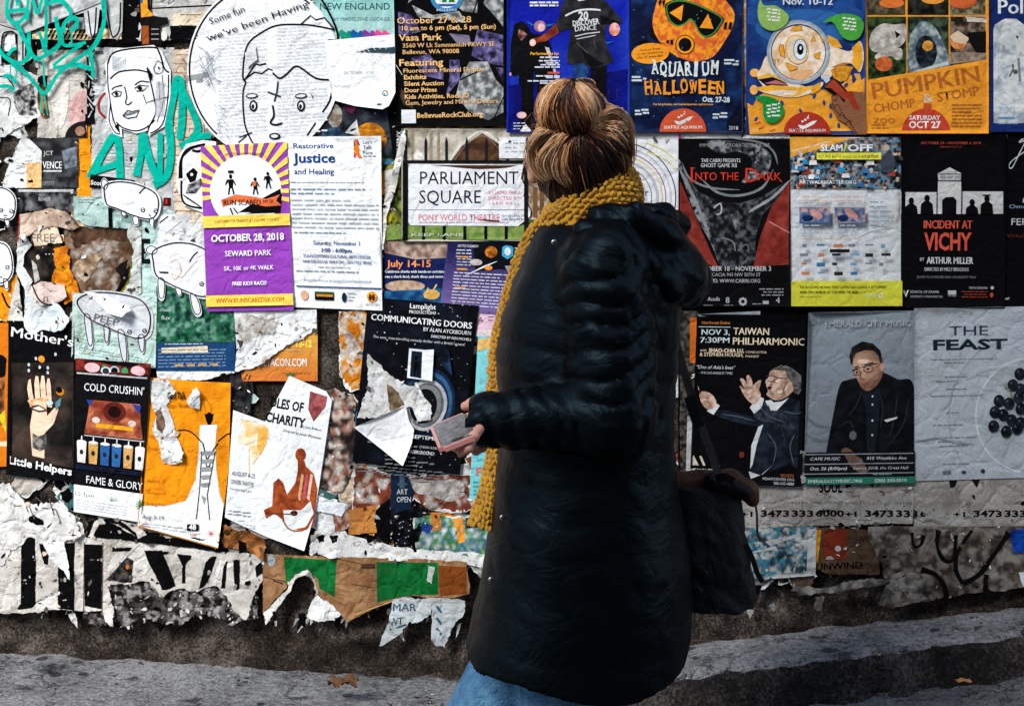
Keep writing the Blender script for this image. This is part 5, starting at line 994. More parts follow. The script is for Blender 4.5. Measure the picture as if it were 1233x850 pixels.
# --- turquoise graffiti
z = Zf(0, 0, 7.392)
s = sh('graffiti', 'turquoise spray tag scrawled across the paper in the top left corner', (-20, -20, 130, 120), None, 8)
for p, wd in [([(190, 60), (175, 0), (120, -60), (90, 60), (100, 160), (160, 215), (230, 180), (270, 100), (100, 110)], 5), ([(270, 200), (275, 60), (300, -60), (355, 130), (400, 10), (430, -40)], 4), ([(430, -60), (440, 200), (430, 480)], 4.6), ([(440, 50), (520, 20), (580, 20), (650, 110), (650, 160)], 5), ([(180, 220), (230, 330), (270, 400), (290, 480), (260, 540), (180, 570), (60, 500), (0, 410), (-60, 330)], 5.4), ([(285, 290), (290, 420), (320, 500), (370, 530), (430, 500), (520, 440), (560, 380), (540, 260), (525, 160)], 5), ([(375, 290), (410, 390), (420, 470)], 4), ([(590, 300), (600, 220), (660, 170), (715, 190), (690, 260), (650, 280)], 5), ([(570, 250), (580, 360), (600, 410), (680, 410), (790, 385)], 4.4), ([(660, 280), (665, 400)], 2), ([(100, 500), (140, 450), (175, 440)], 4), ([(130, 570), (240, 640), (340, 750), (420, 840), (480, 760), (560, 650), (700, 540), (860, 420), (940, 250), (950, 100), (930, -60)], 5), ([(500, 610), (600, 600), (700, 580), (780, 600), (830, 620)], 5.4), ([(500, 590), (640, 480), (760, 400)], 4), ([(820, 450), (845, 560), (850, 700)], 4.4), ([(30, 775), (110, 775), (160, 810)], 4.6), ([(60, 680), (130, 690), (175, 750)], 4.6), ([(415, 540), (420, 700), (430, 780)], 2.4), ([(125, 590), (125, 680)], 1.4), ([(180, 610), (180, 700)], 1.4), ([(400, 840), (395, 980), (410, 1000)], 2.4), ([(420, 830), (450, 1030)], 1.6)]:
    s.L(z(*p), wd, GREEN, sm=True, wv=.35)
z = Zf(0, 0, 3.864)
s = sh('graffiti', 'thick turquoise painted letters AN on the pale sheet under the bob-haired face', (100, 80, 260, 250), None, 4.35)
for p, wd in [([(425, 830), (480, 720), (540, 630), (560, 700), (565, 840)], 9), ([(440, 800), (500, 780), (560, 760)], 8), ([(640, 820), (660, 720), (670, 625), (700, 740), (740, 840), (750, 850)], 9), ([(750, 620), (750, 840)], 7), ([(720, 860), (780, 820), (800, 700), (790, 560), (820, 400), (830, 370), (850, 400), (850, 560), (840, 650)], 9), ([(850, 420), (900, 520), (925, 600), (890, 660), (840, 680)], 9), ([(890, 640), (985, 630)], 8)]:
    s.L(z(*p), wd, GREEN, sm=True, wv=.25)
# ------------------------------------------------------------------ right half
z = Zf(750, 0, 5.153)
DB = mott((10, 18, 48), (22, 54, 104), 16, 3, .45, .75)
s = sh('event_poster', 'dark blue poster of an orange pumpkin in a diving mask, AQUARIUM HALLOWEEN', (757, -50, 893, 160), DB, 5, gloss=True, cell=5)
s.P(z((640, 760), (745, 600), (745, 830), (640, 830)), (8, 12, 30)); s.P(z((180, 180), (158, 190), (170, 240), (215, 260)), INK); s.P(z((60, 280), (140, 250), (220, 290)), INK)
OR = (240, 152, 36)
s.P(z((180, 160), (195, 60), (235, -30), (340, -60), (560, -60), (640, 20), (685, 90), (670, 180), (620, 270), (560, 350), (480, 382), (400, 380), (290, 330), (215, 250)), mott(OR, (216, 96, 44), 4.5, 5, .45, .55), cell=2, sm=True)
for p in ([(200, 200), (235, 60), (250, 0)], [(600, 60), (650, 130), (600, 260)], [(480, 370), (560, 300), (600, 240)], [(300, 320), (340, 360)]): s.L(z(*p), 1.6, OR, sm=True)
mk = z((262, 30), (330, 5), (420, 18), (540, 70), (618, 118), (600, 170), (560, 220), (510, 238), (470, 210), (440, 150), (410, 124), (380, 150), (330, 168), (285, 140), (262, 90))
s.P(mk, INK, sm=True); s.L(spline([tuple(np.array(p) * .94 + np.array(np.mean(mk, 0)) * .06) for p in mk], 4, True), 1.5, (60, 140, 60), closed=True)
s.P(z((370, 35), (358, 135), (284, 85)), OR); s.P(z((522, 92), (556, 184), (470, 178)), OR); s.E(*z((380, 282))[0], 11.6, 11.8, INK); s.E(*z((380, 282))[0], 10.6, 10.8, OR); s.E(*z((380, 282))[0], 8, 8.2, INK)
s.P(z((220, 262), (262, 252), (262, 272)), OR); s.R(*z((266, 254))[0], *z((280, 274))[0], INK); s.R(*z((290, 252))[0], *z((306, 280))[0], INK)
for x in (625, 655): s.P(z((x, 145), (x + 16, 142), (x + 10, 188), (x - 6, 186)), INK)
for x in (215, 238): s.P(z((x, 20), (x + 14, 0), (x + 20, 10), (x + 8, 46)), INK)
s.E(*z((165, 336))[0], 22.6, 12.4, OR, rot=-4)
for i, (t, wd) in enumerate((('Trick or Treat', 25), ('on the Waterfront', 31), ('Oct. 27, noon-3pm', 31))): s.T(t, *z((165, 318 + i * 22))[0], 2.6, (120, 50, 20), 'C', w=wd, ang=-6, bold=.02)
s.T('For full schedule, visit SeattleAquarium.org/halloween', *z((370, 655))[0], 2.4, (230, 170, 90), 'C', w=72, bold=.02)
def jig(s, t, x0, y, h, c, w, amp, seed):
    n = len(t); r = random.Random(seed); wd = w / n
    for i, ch in enumerate(t):
        u = (i + .5) / n; yy = y + (2 * u - 1) ** 2 * -amp + r.uniform(-.8, .8)
        s.T(ch, x0 + wd * i, yy, h * r.uniform(.92, 1.1), c, w=wd * (.42 if ch == 'I' else .86), bold=.055, ang=r.uniform(-6, 6))
        for q in (0, h * .98): s.R(x0 + wd * i + wd * .02, yy - q - .7, x0 + wd * i + wd * .4, yy - q + .7, c)
jig(s, 'AQUARIUM', 783.5, 92, 16, (216, 224, 222), 81, 3, 4); jig(s, 'HALLOWEEN', 776, 112.5, 15, OR, 96, -2.6, 8)
s.T('Oct. 27-28', *z((486, 634))[0], 6, (210, 220, 222), w=33, bold=.05, ang=1)
for x, y in ((620, 372), (50, 476), (70, 684), (550, 706)): s.greek(*z((x, y))[0], z((x + 100, y))[0][0], y / 5.153 + 9, 4, (200, 210, 214), seed=x, ang=-8 if x != 620 else 6, th=.55)
s.E(*z((366, 820))[0], 28, 28, (206, 84, 50), 180, 360, clip=(757, 100, 893, 160.1)); s.T('SEATTLE AQUARIUM', *z((366, 800))[0], 3.6, (232, 226, 220), 'C', w=46, bold=.03); s.T('2018', *z((650, 806))[0], 4.4, (206, 210, 214), w=11)
def wave(s, cx, cy, k, c):
    s.L([(cx - 11 * k, cy + 2 * k), (cx - 5 * k, cy + 4.6 * k), (cx + 3 * k, cy + 1 * k), (cx + 11 * k, cy - 3.4 * k)], 4 * k, c, sm=True, taper=True); s.E(cx - 6 * k, cy - 2.4 * k, 1.6 * k, 1.2 * k, c); s.E(cx - 2.6 * k, cy - 4.4 * k, 1.5 * k, 1.3 * k, c); s.E(cx + .4 * k, cy - 6.6 * k, 1.3 * k, 1.2 * k, c); s.E(cx + 1 * k, cy - 9 * k, .8 * k, .8 * k, c)
wave(s, 822, 144, 1, (232, 230, 226))
rs = random.Random(9)
for i in range(40): s.E(rs.uniform(760, 890), rs.uniform(0, 158), .7, .7, (70, 150, 180), n=6)
z = Zf(890, 0, 5.148)
s = sh('torn_poster', 'speckled blue and white paper strip between the two aquarium posters', (891, -50, 900, 164), mott((20, 60, 120), (206, 206, 206), 4, 3, .42, .55, (210, 140, 70)), 3)
s = sh('event_poster', 'blue and orange poster of a fish head seen through a magnifying glass', (897, -50, 1040, 162), mott((20, 44, 100), (30, 72, 140), 12, 3), 5, gloss=True, cell=5)
s.E(965, 20, 74, 20, (34, 74, 140), clip=True); s.E(968, 34, 60, 22, (44, 96, 160), clip=True)
OG = mott((228, 150, 40), (236, 164, 56), 6, 4)
s.P(z((45, 640), (80, 660), (110, 600), (150, 580), (260, 560), (380, 600), (480, 560), (560, 560), (640, 520), (660, 460), (690, 470), (700, 520), (720, 500), (705, 460), (740, 460), (750, 500), (775, 480), (775, 835), (60, 835)), OG, cell=4)
for x, y in ((100, 740), (200, 640), (440, 580), (520, 640), (560, 720), (460, 600), (260, 640), (375, 690), (560, 660), (610, 780), (700, 500), (655, 530)): s.E(*z((x, y))[0], 1.8, 3.4, (30, 60, 130), rot=(x * 7) % 90 - 45)
for x, y in ((110, 770), (200, 815), (130, 800)): s.L(z((x - 16, y), (x + 16, y - 14)), 1.6, (206, 90, 60))
s.E(*z((90, 455))[0], 6, 5, (240, 170, 90)); s.E(*z((85, 560))[0], 5, 6, (240, 170, 90))
FS = mott((228, 196, 160), (236, 224, 208), 4, 3)
s.P(z((540, 270), (600, 300), (680, 320), (740, 260), (765, 350), (740, 450), (690, 400), (600, 410), (560, 480), (500, 480)), FS, sm=True); s.P(z((540, 220), (600, 250), (632, 300), (580, 300), (540, 260)), (230, 160, 40)); s.P(z((690, 300), (735, 258), (752, 300), (755, 380), (735, 450), (690, 400), (700, 350)), (232, 164, 44)); s.P(z((560, 440), (610, 400), (700, 420), (660, 500), (620, 510), (580, 490)), mott((226, 160, 50), (180, 110, 20), 2, 3)); s.P(z((560, 420), (640, 390), (690, 394), (600, 420)), (170, 110, 50))
s.P(z((105, 480), (130, 420), (170, 350), (260, 440), (400, 540), (510, 510), (480, 560), (340, 606), (200, 590), (110, 560), (140, 540)), FS, sm=True); s.P(z((105, 492), (180, 470), (280, 515), (300, 535), (160, 535)), (12, 20, 40)); s.P(z((150, 520), (220, 500), (300, 530)), (190, 110, 110)); s.P(z((105, 480), (170, 456), (260, 490), (300, 520), (200, 480), (110, 496)), (236, 180, 70)); s.P(z((100, 545), (200, 530), (360, 545), (480, 530), (400, 570), (330, 606), (200, 580), (115, 560)), (236, 172, 50)); s.P(z((150, 575), (240, 560), (360, 566), (330, 592), (200, 590)), (230, 214, 196))
s.P(z((440, 540), (500, 510), (495, 560), (440, 590)), (226, 156, 40))
s.E(*z((360, 328))[0], 38, 38.6, (150, 160, 170)); s.E(*z((360, 328))[0], 35, 35.6, (178, 186, 192)); s.E(*z((360, 328))[0], 33, 33.6, (20, 24, 30)); s.E(*z((360, 330))[0], 32, 32.4, mott((226, 190, 150), (238, 222, 204), 7, 4, .4, .6), cell=2)
s.P(z((330, 440), (450, 440), (420, 490), (360, 500), (300, 480)), (222, 170, 120), sm=True)
for p in ([(305, 195), (340, 165), (380, 170), (385, 195), (340, 200)], [(455, 225), (465, 260), (435, 262)], [(245, 280), (265, 280), (278, 365), (250, 350), (238, 310)], [(455, 340), (495, 325), (490, 370), (462, 365)], [(285, 390), (350, 420), (355, 430), (305, 445), (290, 420)], [(205, 370), (215, 375), (215, 410)], [(225, 370), (238, 372), (234, 390)], [(480, 210), (520, 260), (510, 270)]): s.P(z(*p), (232, 160, 40)); s.L(z(*p), .6, (70, 50, 30), closed=True)
s.E(*z((348, 310))[0], 14, 18, (230, 170, 60), rot=-12); s.E(*z((350, 312))[0], 12.6, 16.6, (226, 206, 180), rot=-12); s.E(*z((370, 312))[0], 8.4, 13, (40, 50, 60)); s.E(*z((370, 312))[0], 7.6, 12.2, (214, 222, 226)); s.E(*z((370, 310))[0], 4, 7, INK); s.E(*z((372, 302))[0], 1.4, 2.4, (226, 230, 230))
s.P(z((500, 480), (530, 460), (556, 500), (530, 520)), (190, 196, 200)); s.P(z((512, 545), (575, 486), (600, 500), (770, 690), (760, 696), (700, 680), (540, 565)), INK); s.P(z((520, 545), (572, 494), (590, 506), (740, 670), (690, 660), (560, 550)), (160, 60, 36))
s.P(z((560, 600), (600, 586), (640, 640), (690, 570), (775, 575), (775, 835), (720, 835), (650, 770), (600, 740), (565, 680)), (134, 88, 60)); s.P(z((640, 570), (690, 568), (740, 690), (700, 680)), (150, 50, 30))
for p in ([(565, 680), (600, 650), (620, 690)], [(600, 730), (630, 700), (650, 740)], [(640, 770), (680, 750), (680, 780)], [(566, 640), (600, 700), (660, 740), (720, 830)], [(565, 600), (600, 590), (590, 625), (570, 620)]): s.L(z(*p), .9, (60, 34, 20), sm=True)
LG = (140, 180, 90)
s.P(z((120, 5), (145, 40), (220, 44), (290, 95), (292, 140), (250, 180), (190, 196), (130, 165), (105, 90)), LG, sm=True); s.P(z((510, 145), (570, 105), (650, 90), (730, 110), (762, 160), (740, 230), (690, 256), (630, 235), (590, 170), (560, 140)), (70, 160, 60), sm=True); s.P(z((90, 606), (160, 598), (240, 630), (268, 690), (240, 745), (190, 764), (145, 730), (135, 640)), (20, 140, 60), sm=True)
for x, y, a in ((205, 75, 8), (675, 130, 8), (205, 670, -10)):
    for i in range(4): s.greek(*z((x - 45 + (i % 2) * 8, y - 18 + i * 22))[0], z((x + 48, 0))[0][0], (y - 18 + i * 22) / 5.148 + 3, 3.4, (226, 230, 220), seed=i, ang=a, th=.6)
s.T('Nov. 10-12', *z((415, 36))[0], 8.6, (214, 218, 220), 'C', w=60, bold=.05)
s.E(*z((410, 832))[0], 28, 26.5, (170, 50, 36), 180, 360, clip=(897, 100, 1040, 161)); wave(s, 970.5, 149, 1, (226, 226, 222)); s.T('SEATTLE AQUARIUM', 970, 159, 3.4, (226, 220, 216), 'C', w=44, bold=.03); s.T('2018', 903, 158.6, 3, (220, 200, 160))
z = Zf(1000, 0, 4.249)
s = sh('event_poster', 'orange zoo poster with animal photos lettered PUMPKIN CHOMP & STOMP', (1040, -50, 1187, 161), (232, 152, 44), 5, cell=8)
ph = [((1041, -50, 1088, 19), mott((40, 40, 30), (110, 96, 70), 5, 2)), ((1091, -50, 1140, 19), mott((10, 10, 8), (50, 50, 40), 7, 3)), ((1142, -50, 1186, 19), mott((60, 54, 36), (150, 140, 110), 5, 4)), ((1041, 21, 1089, 97), mott((14, 22, 12), (60, 80, 40), 5, 5)), ((1091, 21, 1140, 90), mott((16, 22, 20), (70, 90, 70), 7, 6)), ((1142, 21, 1186, 80), mott((30, 26, 20), (140, 120, 100), 5, 7))]
for b, c in ph: s.R(*b, c, cell=2)
WHT = mott((206, 200, 190), (150, 146, 136), 6, 3)
s.P(z((190, 230), (210, 160), (260, 125), (320, 130), (375, 130), (378, 200), (350, 240), (300, 260), (220, 270)), WHT, cell=2, sm=True); s.P(z((220, 290), (260, 265), (350, 250), (358, 300), (330, 310), (300, 290), (240, 310)), WHT, cell=2, sm=True); s.P(z((320, 160), (350, 180), (330, 200)), INK); s.E(*z((265, 330))[0], 10.5, 9, mott((222, 120, 60), (180, 80, 40), 4, 3)); s.E(*z((305, 20))[0], 15, 6, (226, 120, 50), clip=(1041, -50, 1088, 19)); s.E(*z((515, 0))[0], 14, 6, (230, 150, 60)); s.E(*z((665, 10))[0], 17, 9, (210, 100, 50), clip=(1142, -50, 1186, 19))
s.P(z((392, 370), (390, 220), (420, 150), (470, 110), (530, 150), (570, 230), (595, 300), (590, 360), (500, 370)), mott((80, 100, 110), (170, 180, 176), 5, 3), cell=2, sm=True); s.E(*z((480, 270))[0], 13, 20, mott((10, 14, 20), (50, 60, 70), 4, 3)); s.E(*z((488, 238))[0], 6.6, 6.4, mott((226, 170, 70), (180, 110, 40), 3, 2)); s.P(z((410, 370), (590, 315), (598, 335), (440, 368)), (190, 196, 196))
s.E(*z((645, 215))[0], 10, 10, mott((210, 110, 50), (226, 160, 100), 3, 3)); s.P(z((600, 190), (640, 160), (700, 200), (680, 230), (620, 220)), (214, 190, 160)); s.P(z((690, 170), (790, 165), (790, 270), (740, 280), (700, 220)), (14, 14, 14)); s.P(z((602, 270), (788, 275), (788, 310), (602, 330)), mott((170, 150, 130), (110, 96, 84), 4, 3)); s.P(z((680, 90), (790, 100), (790, 120), (690, 115)), (200, 190, 176))
s.P(z((172, 415), (790, 308), (790, 340), (172, 440)), (232, 152, 44)); s.R(*z((170, 440))[0], 1187, 161, (232, 152, 44)) if False else None
s.P(z((172, 413), (792, 308), (792, 684), (172, 684)), mott((232, 152, 44), (222, 142, 40), 20, 4), cell=6)
DK = (176, 98, 40)
s.T('PUMPKIN', *z((212, 512))[0], 20, DK, w=130, ang=-9.5, bold=.06); s.T('CHOMP', *z((216, 580))[0], 10.5, DK, w=50, ang=-8.5, bold=.05); s.T('&', *z((468, 528))[0], 10, (206, 196, 180), w=11, ang=-9, bold=.02); s.T('STOMP', *z((538, 522))[0], 10.8, DK, w=51, ang=-9, bold=.05)
s.E(*z((478, 684))[0], 29, 30, (190, 64, 44), 180, 360, clip=(1040, 100, 1187, 161)); s.R(*z((466, 530))[0], *z((506, 560))[0], (190, 80, 40)); s.T('SATURDAY', *z((472, 614))[0], 5, (232, 222, 214), 'C', w=37, bold=.05); s.T('OCT 27', *z((472, 656))[0], 8, (232, 222, 214), 'C', w=38, bold=.07)
for i in range(7): s.greek(*z((610, 535 + i * 18))[0], z((760, 0))[0][0], (535 + i * 18) / 4.249 + 2, 3, (176, 106, 50), seed=i, th=.5, fill=1)
s.T('ZOO', *z((210, 630))[0], 6, (180, 104, 44), w=26); s.greek(*z((200, 636))[0], z((340, 0))[0][0], 156, 3.6, (190, 116, 50))
s = sh('event_poster', 'deep blue zoo poster lettered Pol with a big white polar animal, right edge', (1188, -50, 1340, 159), (20, 40, 96), 5)
s.P(z((800, 700), (806, 220), (830, 130), (880, 100), (940, 100), (990, 140), (1060, 240), (1200, 300), (1400, 400), (1400, 674), (800, 674)), mott((190, 196, 198), (214, 214, 210), 12, 3, .35, .65, (150, 160, 168)), cell=4)
s.T('Polar Nights', *z((846, 74))[0], 17, (214, 222, 222), bold=.05, w=125); s.P(z((936, 185), (952, 190), (945, 206)), INK); s.E(*z((875, 245))[0], 2, 3, (150, 140, 130)); s.E(*z((935, 370))[0], 3, 3, (70, 84, 60)); s.L(z((905, 395), (925, 350), (920, 330)), 2, (100, 100, 100)); s.L(z((950, 300), (958, 420)), 3, (120, 130, 140))
s.T('ZOO', *z((846, 582))[0], 8, (150, 190, 206), w=20); s.R(*z((846, 600))[0], *z((930, 610))[0], (90, 140, 180)); s.greek(*z((846, 630))[0], 1225, 156, 4, (130, 160, 180))

z = Zf(800, 150, 3.695)
s = sh('torn_poster', 'black paper backing strip showing between the right hand posters', (816, 160, 1336, 582), (5, 5, 6), 2)
s = sh('torn_poster', 'thin white strip along the top of the dark theatre poster', (746, 161, 950, 168), (206, 206, 206), 4, rag=.5)
s = sh('theatre_poster', 'black poster of a twisted steel vortex lettered Into The Dark in red', (816, 167, 950, 368), (8, 8, 9), 5, cell=8)
STL = mott((60, 64, 68), (150, 154, 156), 5, 3, .4, .62, (14, 14, 16))
RED = mott((110, 34, 26), (150, 60, 52), 10, 3, .35, .7)
s.P(z((66, 250), (140, 420), (200, 560), (240, 640), (66, 560)), RED, cell=4); s.P(z((550, 250), (480, 340), (420, 500), (390, 630), (550, 620)), RED, cell=4)
s.P(z((66, 160), (120, 280), (180, 400), (230, 540), (240, 620), (200, 520), (130, 390), (66, 200)), STL, cell=2, sm=True); s.P(z((100, 230), (150, 300), (240, 340), (330, 350), (430, 320), (540, 250), (500, 330), (430, 400), (400, 500), (400, 600), (340, 640), (250, 640), (220, 560), (190, 420)), mott((14, 15, 17), (90, 94, 98), 4.5, 5, .42, .72), cell=2)
s.P(z((180, 80), (260, 70), (400, 90), (470, 140), (440, 230), (340, 260), (380, 200), (380, 150), (320, 120), (240, 130)), STL, cell=2, sm=True); s.L(z((150, 230), (230, 300), (330, 315), (430, 280), (480, 200)), 3, (120, 126, 128), sm=True, taper=True); s.L(z((75, 170), (110, 240), (200, 280), (330, 290)), 2.4, (120, 124, 126), sm=True, taper=True); s.L(z((560, 240), (480, 320), (400, 370), (370, 390)), 3.4, (150, 154, 154), sm=True, taper=True); s.L(z((60, 190), (130, 330), (200, 500)), 4, (130, 134, 136), sm=True, taper=True); s.L(z((280, 60), (420, 80), (480, 120), (500, 180)), 2.4, (110, 114, 116), sm=True, taper=True)
s.L(z((460, 430), (550, 480)), 1.4, (196, 130, 120)); s.L(z((215, 370), (245, 350), (248, 390), (228, 400)), 1.8, (170, 174, 176), sm=True); s.P(z((290, 400), (320, 390), (330, 450), (310, 470)), mott((140, 144, 146), (50, 52, 54), 3, 3)); s.L(z((250, 500), (300, 520), (310, 560)), 1.4, (120, 124, 126), sm=True); s.L(z((320, 560), (360, 530), (370, 560)), 1.2, (110, 114, 116), sm=True); s.L(z((340, 620), (370, 590)), 1.2, (110, 114, 116))
s.T('IMMERSIVE ACROBATIC THEATRE', *z((308, 100))[0], 4.2, (150, 154, 156), 'C', w=84); s.T('THE CABIRI PRESENTS', *z((160, 168))[0], 4.4, (206, 208, 208), w=47); s.T('GHOST GAME XII', *z((158, 190))[0], 4.6, (206, 208, 208), w=43)
RD = (206, 56, 36)
s.T('I', *z((114, 254))[0], 16, RD, bold=.0); s.T('NTO THE', *z((134, 248))[0], 9.6, RD, w=52); s.T('D', *z((356, 256))[0], 17, RD, bold=.0); s.T('ARK', *z((412, 248))[0], 9.6, RD, w=28); s.L(z((112, 192), (132, 194)), 1, RD); s.L(z((110, 255), (130, 252)), 1, RD); s.L(z((500, 236), (518, 256)), 1, RD)
s.T('OCTOBER 18 - NOVEMBER 3', *z((468, 648))[0], 5.6, (206, 206, 206), 'R', w=92, bold=.015); s.T('ACACIA 943 NW 50TH ST', *z((422, 672))[0], 4.2, (170, 172, 172), 'R', w=62); s.T('TICKETS: WWW.CABIRI.ORG', *z((420, 700))[0], 4.4, (190, 190, 190), 'R', w=72); s.greek(*z((405, 726))[0], *z((524, 758))[0], 3.6, (150, 150, 150), al='R')
s.T('Acadia', *z((186, 780))[0], 4.6, (190, 190, 190), w=15, shear=.3); s.T('8', *z((268, 790))[0], 7, (190, 190, 190)); s.T('4', *z((490, 790))[0], 7, (190, 190, 190)); s.R(*z((432, 780))[0], *z((458, 804))[0], (170, 172, 172)); s.greek(*z((386, 792))[0], *z((430, 802))[0], 3, (150, 150, 150))
for k in range(8): s.E(893 + 3.6 * math.cos(k * .785), 362 + 3.6 * math.sin(k * .785), 1.6, 1.6, (170, 170, 170))
for x in (170, 260, 475): s.greek(*z((x, 798))[0], z((x + 45, 0))[0][0], 367, 2.6, (130, 130, 130))
z2 = Zf(1000, 150, 3.695)
s = sh('event_notice', 'white and yellow event leaflet topped by a photo of a seated crowd', (950, 165, 1083, 367), (206, 210, 212), 5, cell=8)
s.R(950, 165, 1083, 228, mott((30, 28, 30), (170, 150, 136), 3.4, 6, .38, .64, (90, 140, 170)), cell=1.7); s.P([(950, 165), (1030, 165), (990, 178), (950, 190)], (226, 160, 60)); s.L([(952, 182), (1000, 170)], 1.4, (226, 210, 190))
rs = random.Random(11)
for i in range(46):
    x, y = rs.uniform(954, 1080), rs.uniform(184, 226); c = rs.choice([(206, 166, 140), (190, 150, 120), (214, 180, 160)]); s.E(x, y, 2.1, 2.6, c); s.E(x, y - 2, 2.2, 1.6, rs.choice([(30, 24, 20), (90, 60, 40), (200, 200, 196)])); s.P([(x - 4, y + 2.5), (x + 4, y + 2.5), (x + 5, y + 8), (x - 5, y + 8)], rs.choice([(60, 120, 170), (226, 226, 222), (150, 60, 50), (20, 24, 34), (70, 76, 80), (40, 140, 190)])) if y < 218 else None
s.E(1066, 196, 9, 12, (60, 66, 76)); s.E(1064, 178, 4, 4, (190, 170, 150)); s.T('SLAM', 986, 182, 8, (232, 234, 234), w=26, bold=.08); s.T('/', 1013, 182, 9, (226, 220, 50), bold=.05); s.T('OFF', 1018, 182, 8, (232, 234, 234), w=30, bold=.08); s.R(981, 184, 1058, 192, (226, 222, 70)); s.T('OCT. 19-21 (BATTLE NIGHT) FULL SCHEDULE INSIDE', 983, 190, 3.4, (20, 24, 20), w=72, bold=.03); s.T('ARTWALKSEATTLE.ORG', 960, 221, 4, (226, 230, 230), w=68, bold=.04); s.T('CAPITOL HILL', 960, 214, 3, (226, 230, 230), w=24)
for x in (960, 1002):
    s.R(x, 249, x + 37, 268.5, mott((40, 90, 140), (190, 150, 140), 4, x, .4, .6)); s.E(x + 20, 257, 9, 4, (200, 140, 130), rot=30); s.E(x + 10, 262, 7, 4, (20, 40, 80)); s.greek(x, 236, x + 38, 246, 4.6, (206, 178, 160), seed=x); s.greek(x, 270, x + 30, 284, 4.6, (170, 180, 190), seed=x + 1)
s.greek(1044, 242, 1076, 272, 5.6, (140, 156, 170), seed=7); s.greek(960, 286, 1040, 290, 4, (206, 178, 150)); s.L([(958, 244), (980, 240), (996, 236)], 1.2, (180, 184, 186), sm=True); s.L([(1030, 286), (1050, 277), (1072, 275)], 1.6, (150, 156, 160), sm=True, taper=True)
for i in range(22):
    x, y = 962 + (i % 6) * 19 + rs.uniform(-2, 2), 293 + (i // 6) * 11; c = rs.choice([(60, 110, 150), (40, 40, 46), (190, 120, 80), (110, 150, 180), (120, 130, 136)]); s.R(x, y, x + rs.uniform(5, 12), y + rs.uniform(2, 5), c)
s.R(996, 299, 1020, 303, (20, 22, 26)); s.R(950, 337, 1083, 367, (206, 204, 60)); s.T('THE BLOSSOMS WE MAKE EVERY DAWN CAN CHANGE A SETTLEMENT', 960, 346, 3.2, (40, 44, 20), w=104, bold=.03); s.T('WHERE STEM SCRAMBLERS GET TO BE WHERE THEY BEGIN', 960, 352, 3.2, (40, 44, 20), w=70, bold=.03); s.greek(960, 355, 990, 358, 3, (150, 150, 60)); s.T('4culture', 1038, 356, 4, (226, 226, 220), w=18); s.E(1057, 354, 3, 3, (226, 226, 220)); s.E(1057, 354, 1.8, 1.8, (206, 204, 60))
z = z2
s = sh('theatre_poster', 'black theatre poster INCIDENT AT VICHY with white tower and four silhouettes', (1084, 162, 1207, 369), (7, 7, 9), 5, quad=[(1083, 162), (1208, 162), (1207, 370), (1082, 369)])
GY = (196, 196, 192)
s.P(z((310, 300), (466, 300), (466, 396), (310, 396)), GY); s.P(z((578, 296), (766, 296), (766, 394), (578, 396)), GY); s.P(z((472, 250), (572, 250), (576, 396), (468, 396)), GY); s.P(z((470, 218), (522, 190), (572, 216), (570, 250), (474, 250)), GY)
for i in range(3): s.R(*z((480 + i * 32, 222))[0], *z((506 + i * 32, 246))[0], (170, 172, 172)); s.R(*z((480 + i * 32, 232))[0], *z((506 + i * 32, 235))[0], (60, 62, 64))
s.R(*z((472, 218))[0], *z((572, 221))[0], (30, 32, 34)); s.R(*z((472, 248))[0], *z((572, 252))[0], (10, 10, 12)); s.P(z((490, 396), (490, 335), (505, 322), (540, 320), (552, 335), (552, 396)), (8, 8, 10)); s.R(*z((466, 250))[0], *z((470, 396))[0], INK); s.R(*z((573, 250))[0], *z((578, 396))[0], INK)
for x, y in ((356, 338), (424, 326), (620, 344), (684, 328)): s.E(*z((x, y))[0], 3.2, 4, INK); s.P(z((x - 6, y + 10), (x + 6, y + 10), (x + 24, y + 26), (x + 28, 396), (x - 28, 396), (x - 26, y + 26)), INK)
s.L(z((664, 312), (700, 312)), 1.4, INK)
RO = (206, 84, 66)
s.T('INCIDENT AT', *z((516, 460))[0], 9.6, RO, 'C', w=57, bold=.04); s.T('VICHY', *z((516, 554))[0], 20, RO, 'C', w=56, bold=.05); s.T('BY', *z((396, 604))[0], 4, (196, 198, 198), w=5); s.T('ARTHUR MILLER', *z((424, 616))[0], 8, (200, 202, 202), w=55, bold=.05); s.T('DIRECTED BY MILLY BROCIOUS', *z((512, 648))[0], 4.2, (180, 182, 182), 'C', w=52, bold=.03); s.T('JONES PLAYHOUSE 4045 UNIVERSITY WAY', *z((512, 680))[0], 2.8, (130, 134, 134), 'C', w=70)
s.T('OCTOBER 24 - NOVEMBER 4, 2018', *z((526, 88))[0], 3, (190, 70, 50), 'C', w=70); s.T('PREVIEW OCT 23', *z((526, 104))[0], 2.2, (150, 60, 44), 'C', w=25); s.T('W', *z((306, 764))[0], 8.4, (206, 208, 208), w=11, bold=.06); s.T('SCHOOL OF DRAMA', *z((354, 746))[0], 3, (190, 192, 192), w=34); s.T('UNIVERSITY of WASHINGTON', *z((354, 766))[0], 2.6, (170, 172, 172), w=38); s.R(*z((518, 734))[0], *z((554, 752))[0], (190, 192, 192)); s.greek(*z((520, 756))[0], 1151, 356, 3, (130, 130, 130)); s.T('TEATRO ZINZANNI', *z((608, 726))[0], 2.6, (190, 192, 192), w=22)
s.greek(*z((578, 736))[0], *z((690, 768))[0], 3.2, (150, 56, 44), al='R', fill=1); s.E(*z((708, 752))[0], 2, 3, (190, 70, 50)); s.E(*z((710, 720))[0], 2, 2, (190, 192, 192))
s = sh('event_poster', 'black poster with a looping white script letter J, right edge', (1207, 158, 1340, 368), (6, 6, 8), 4)
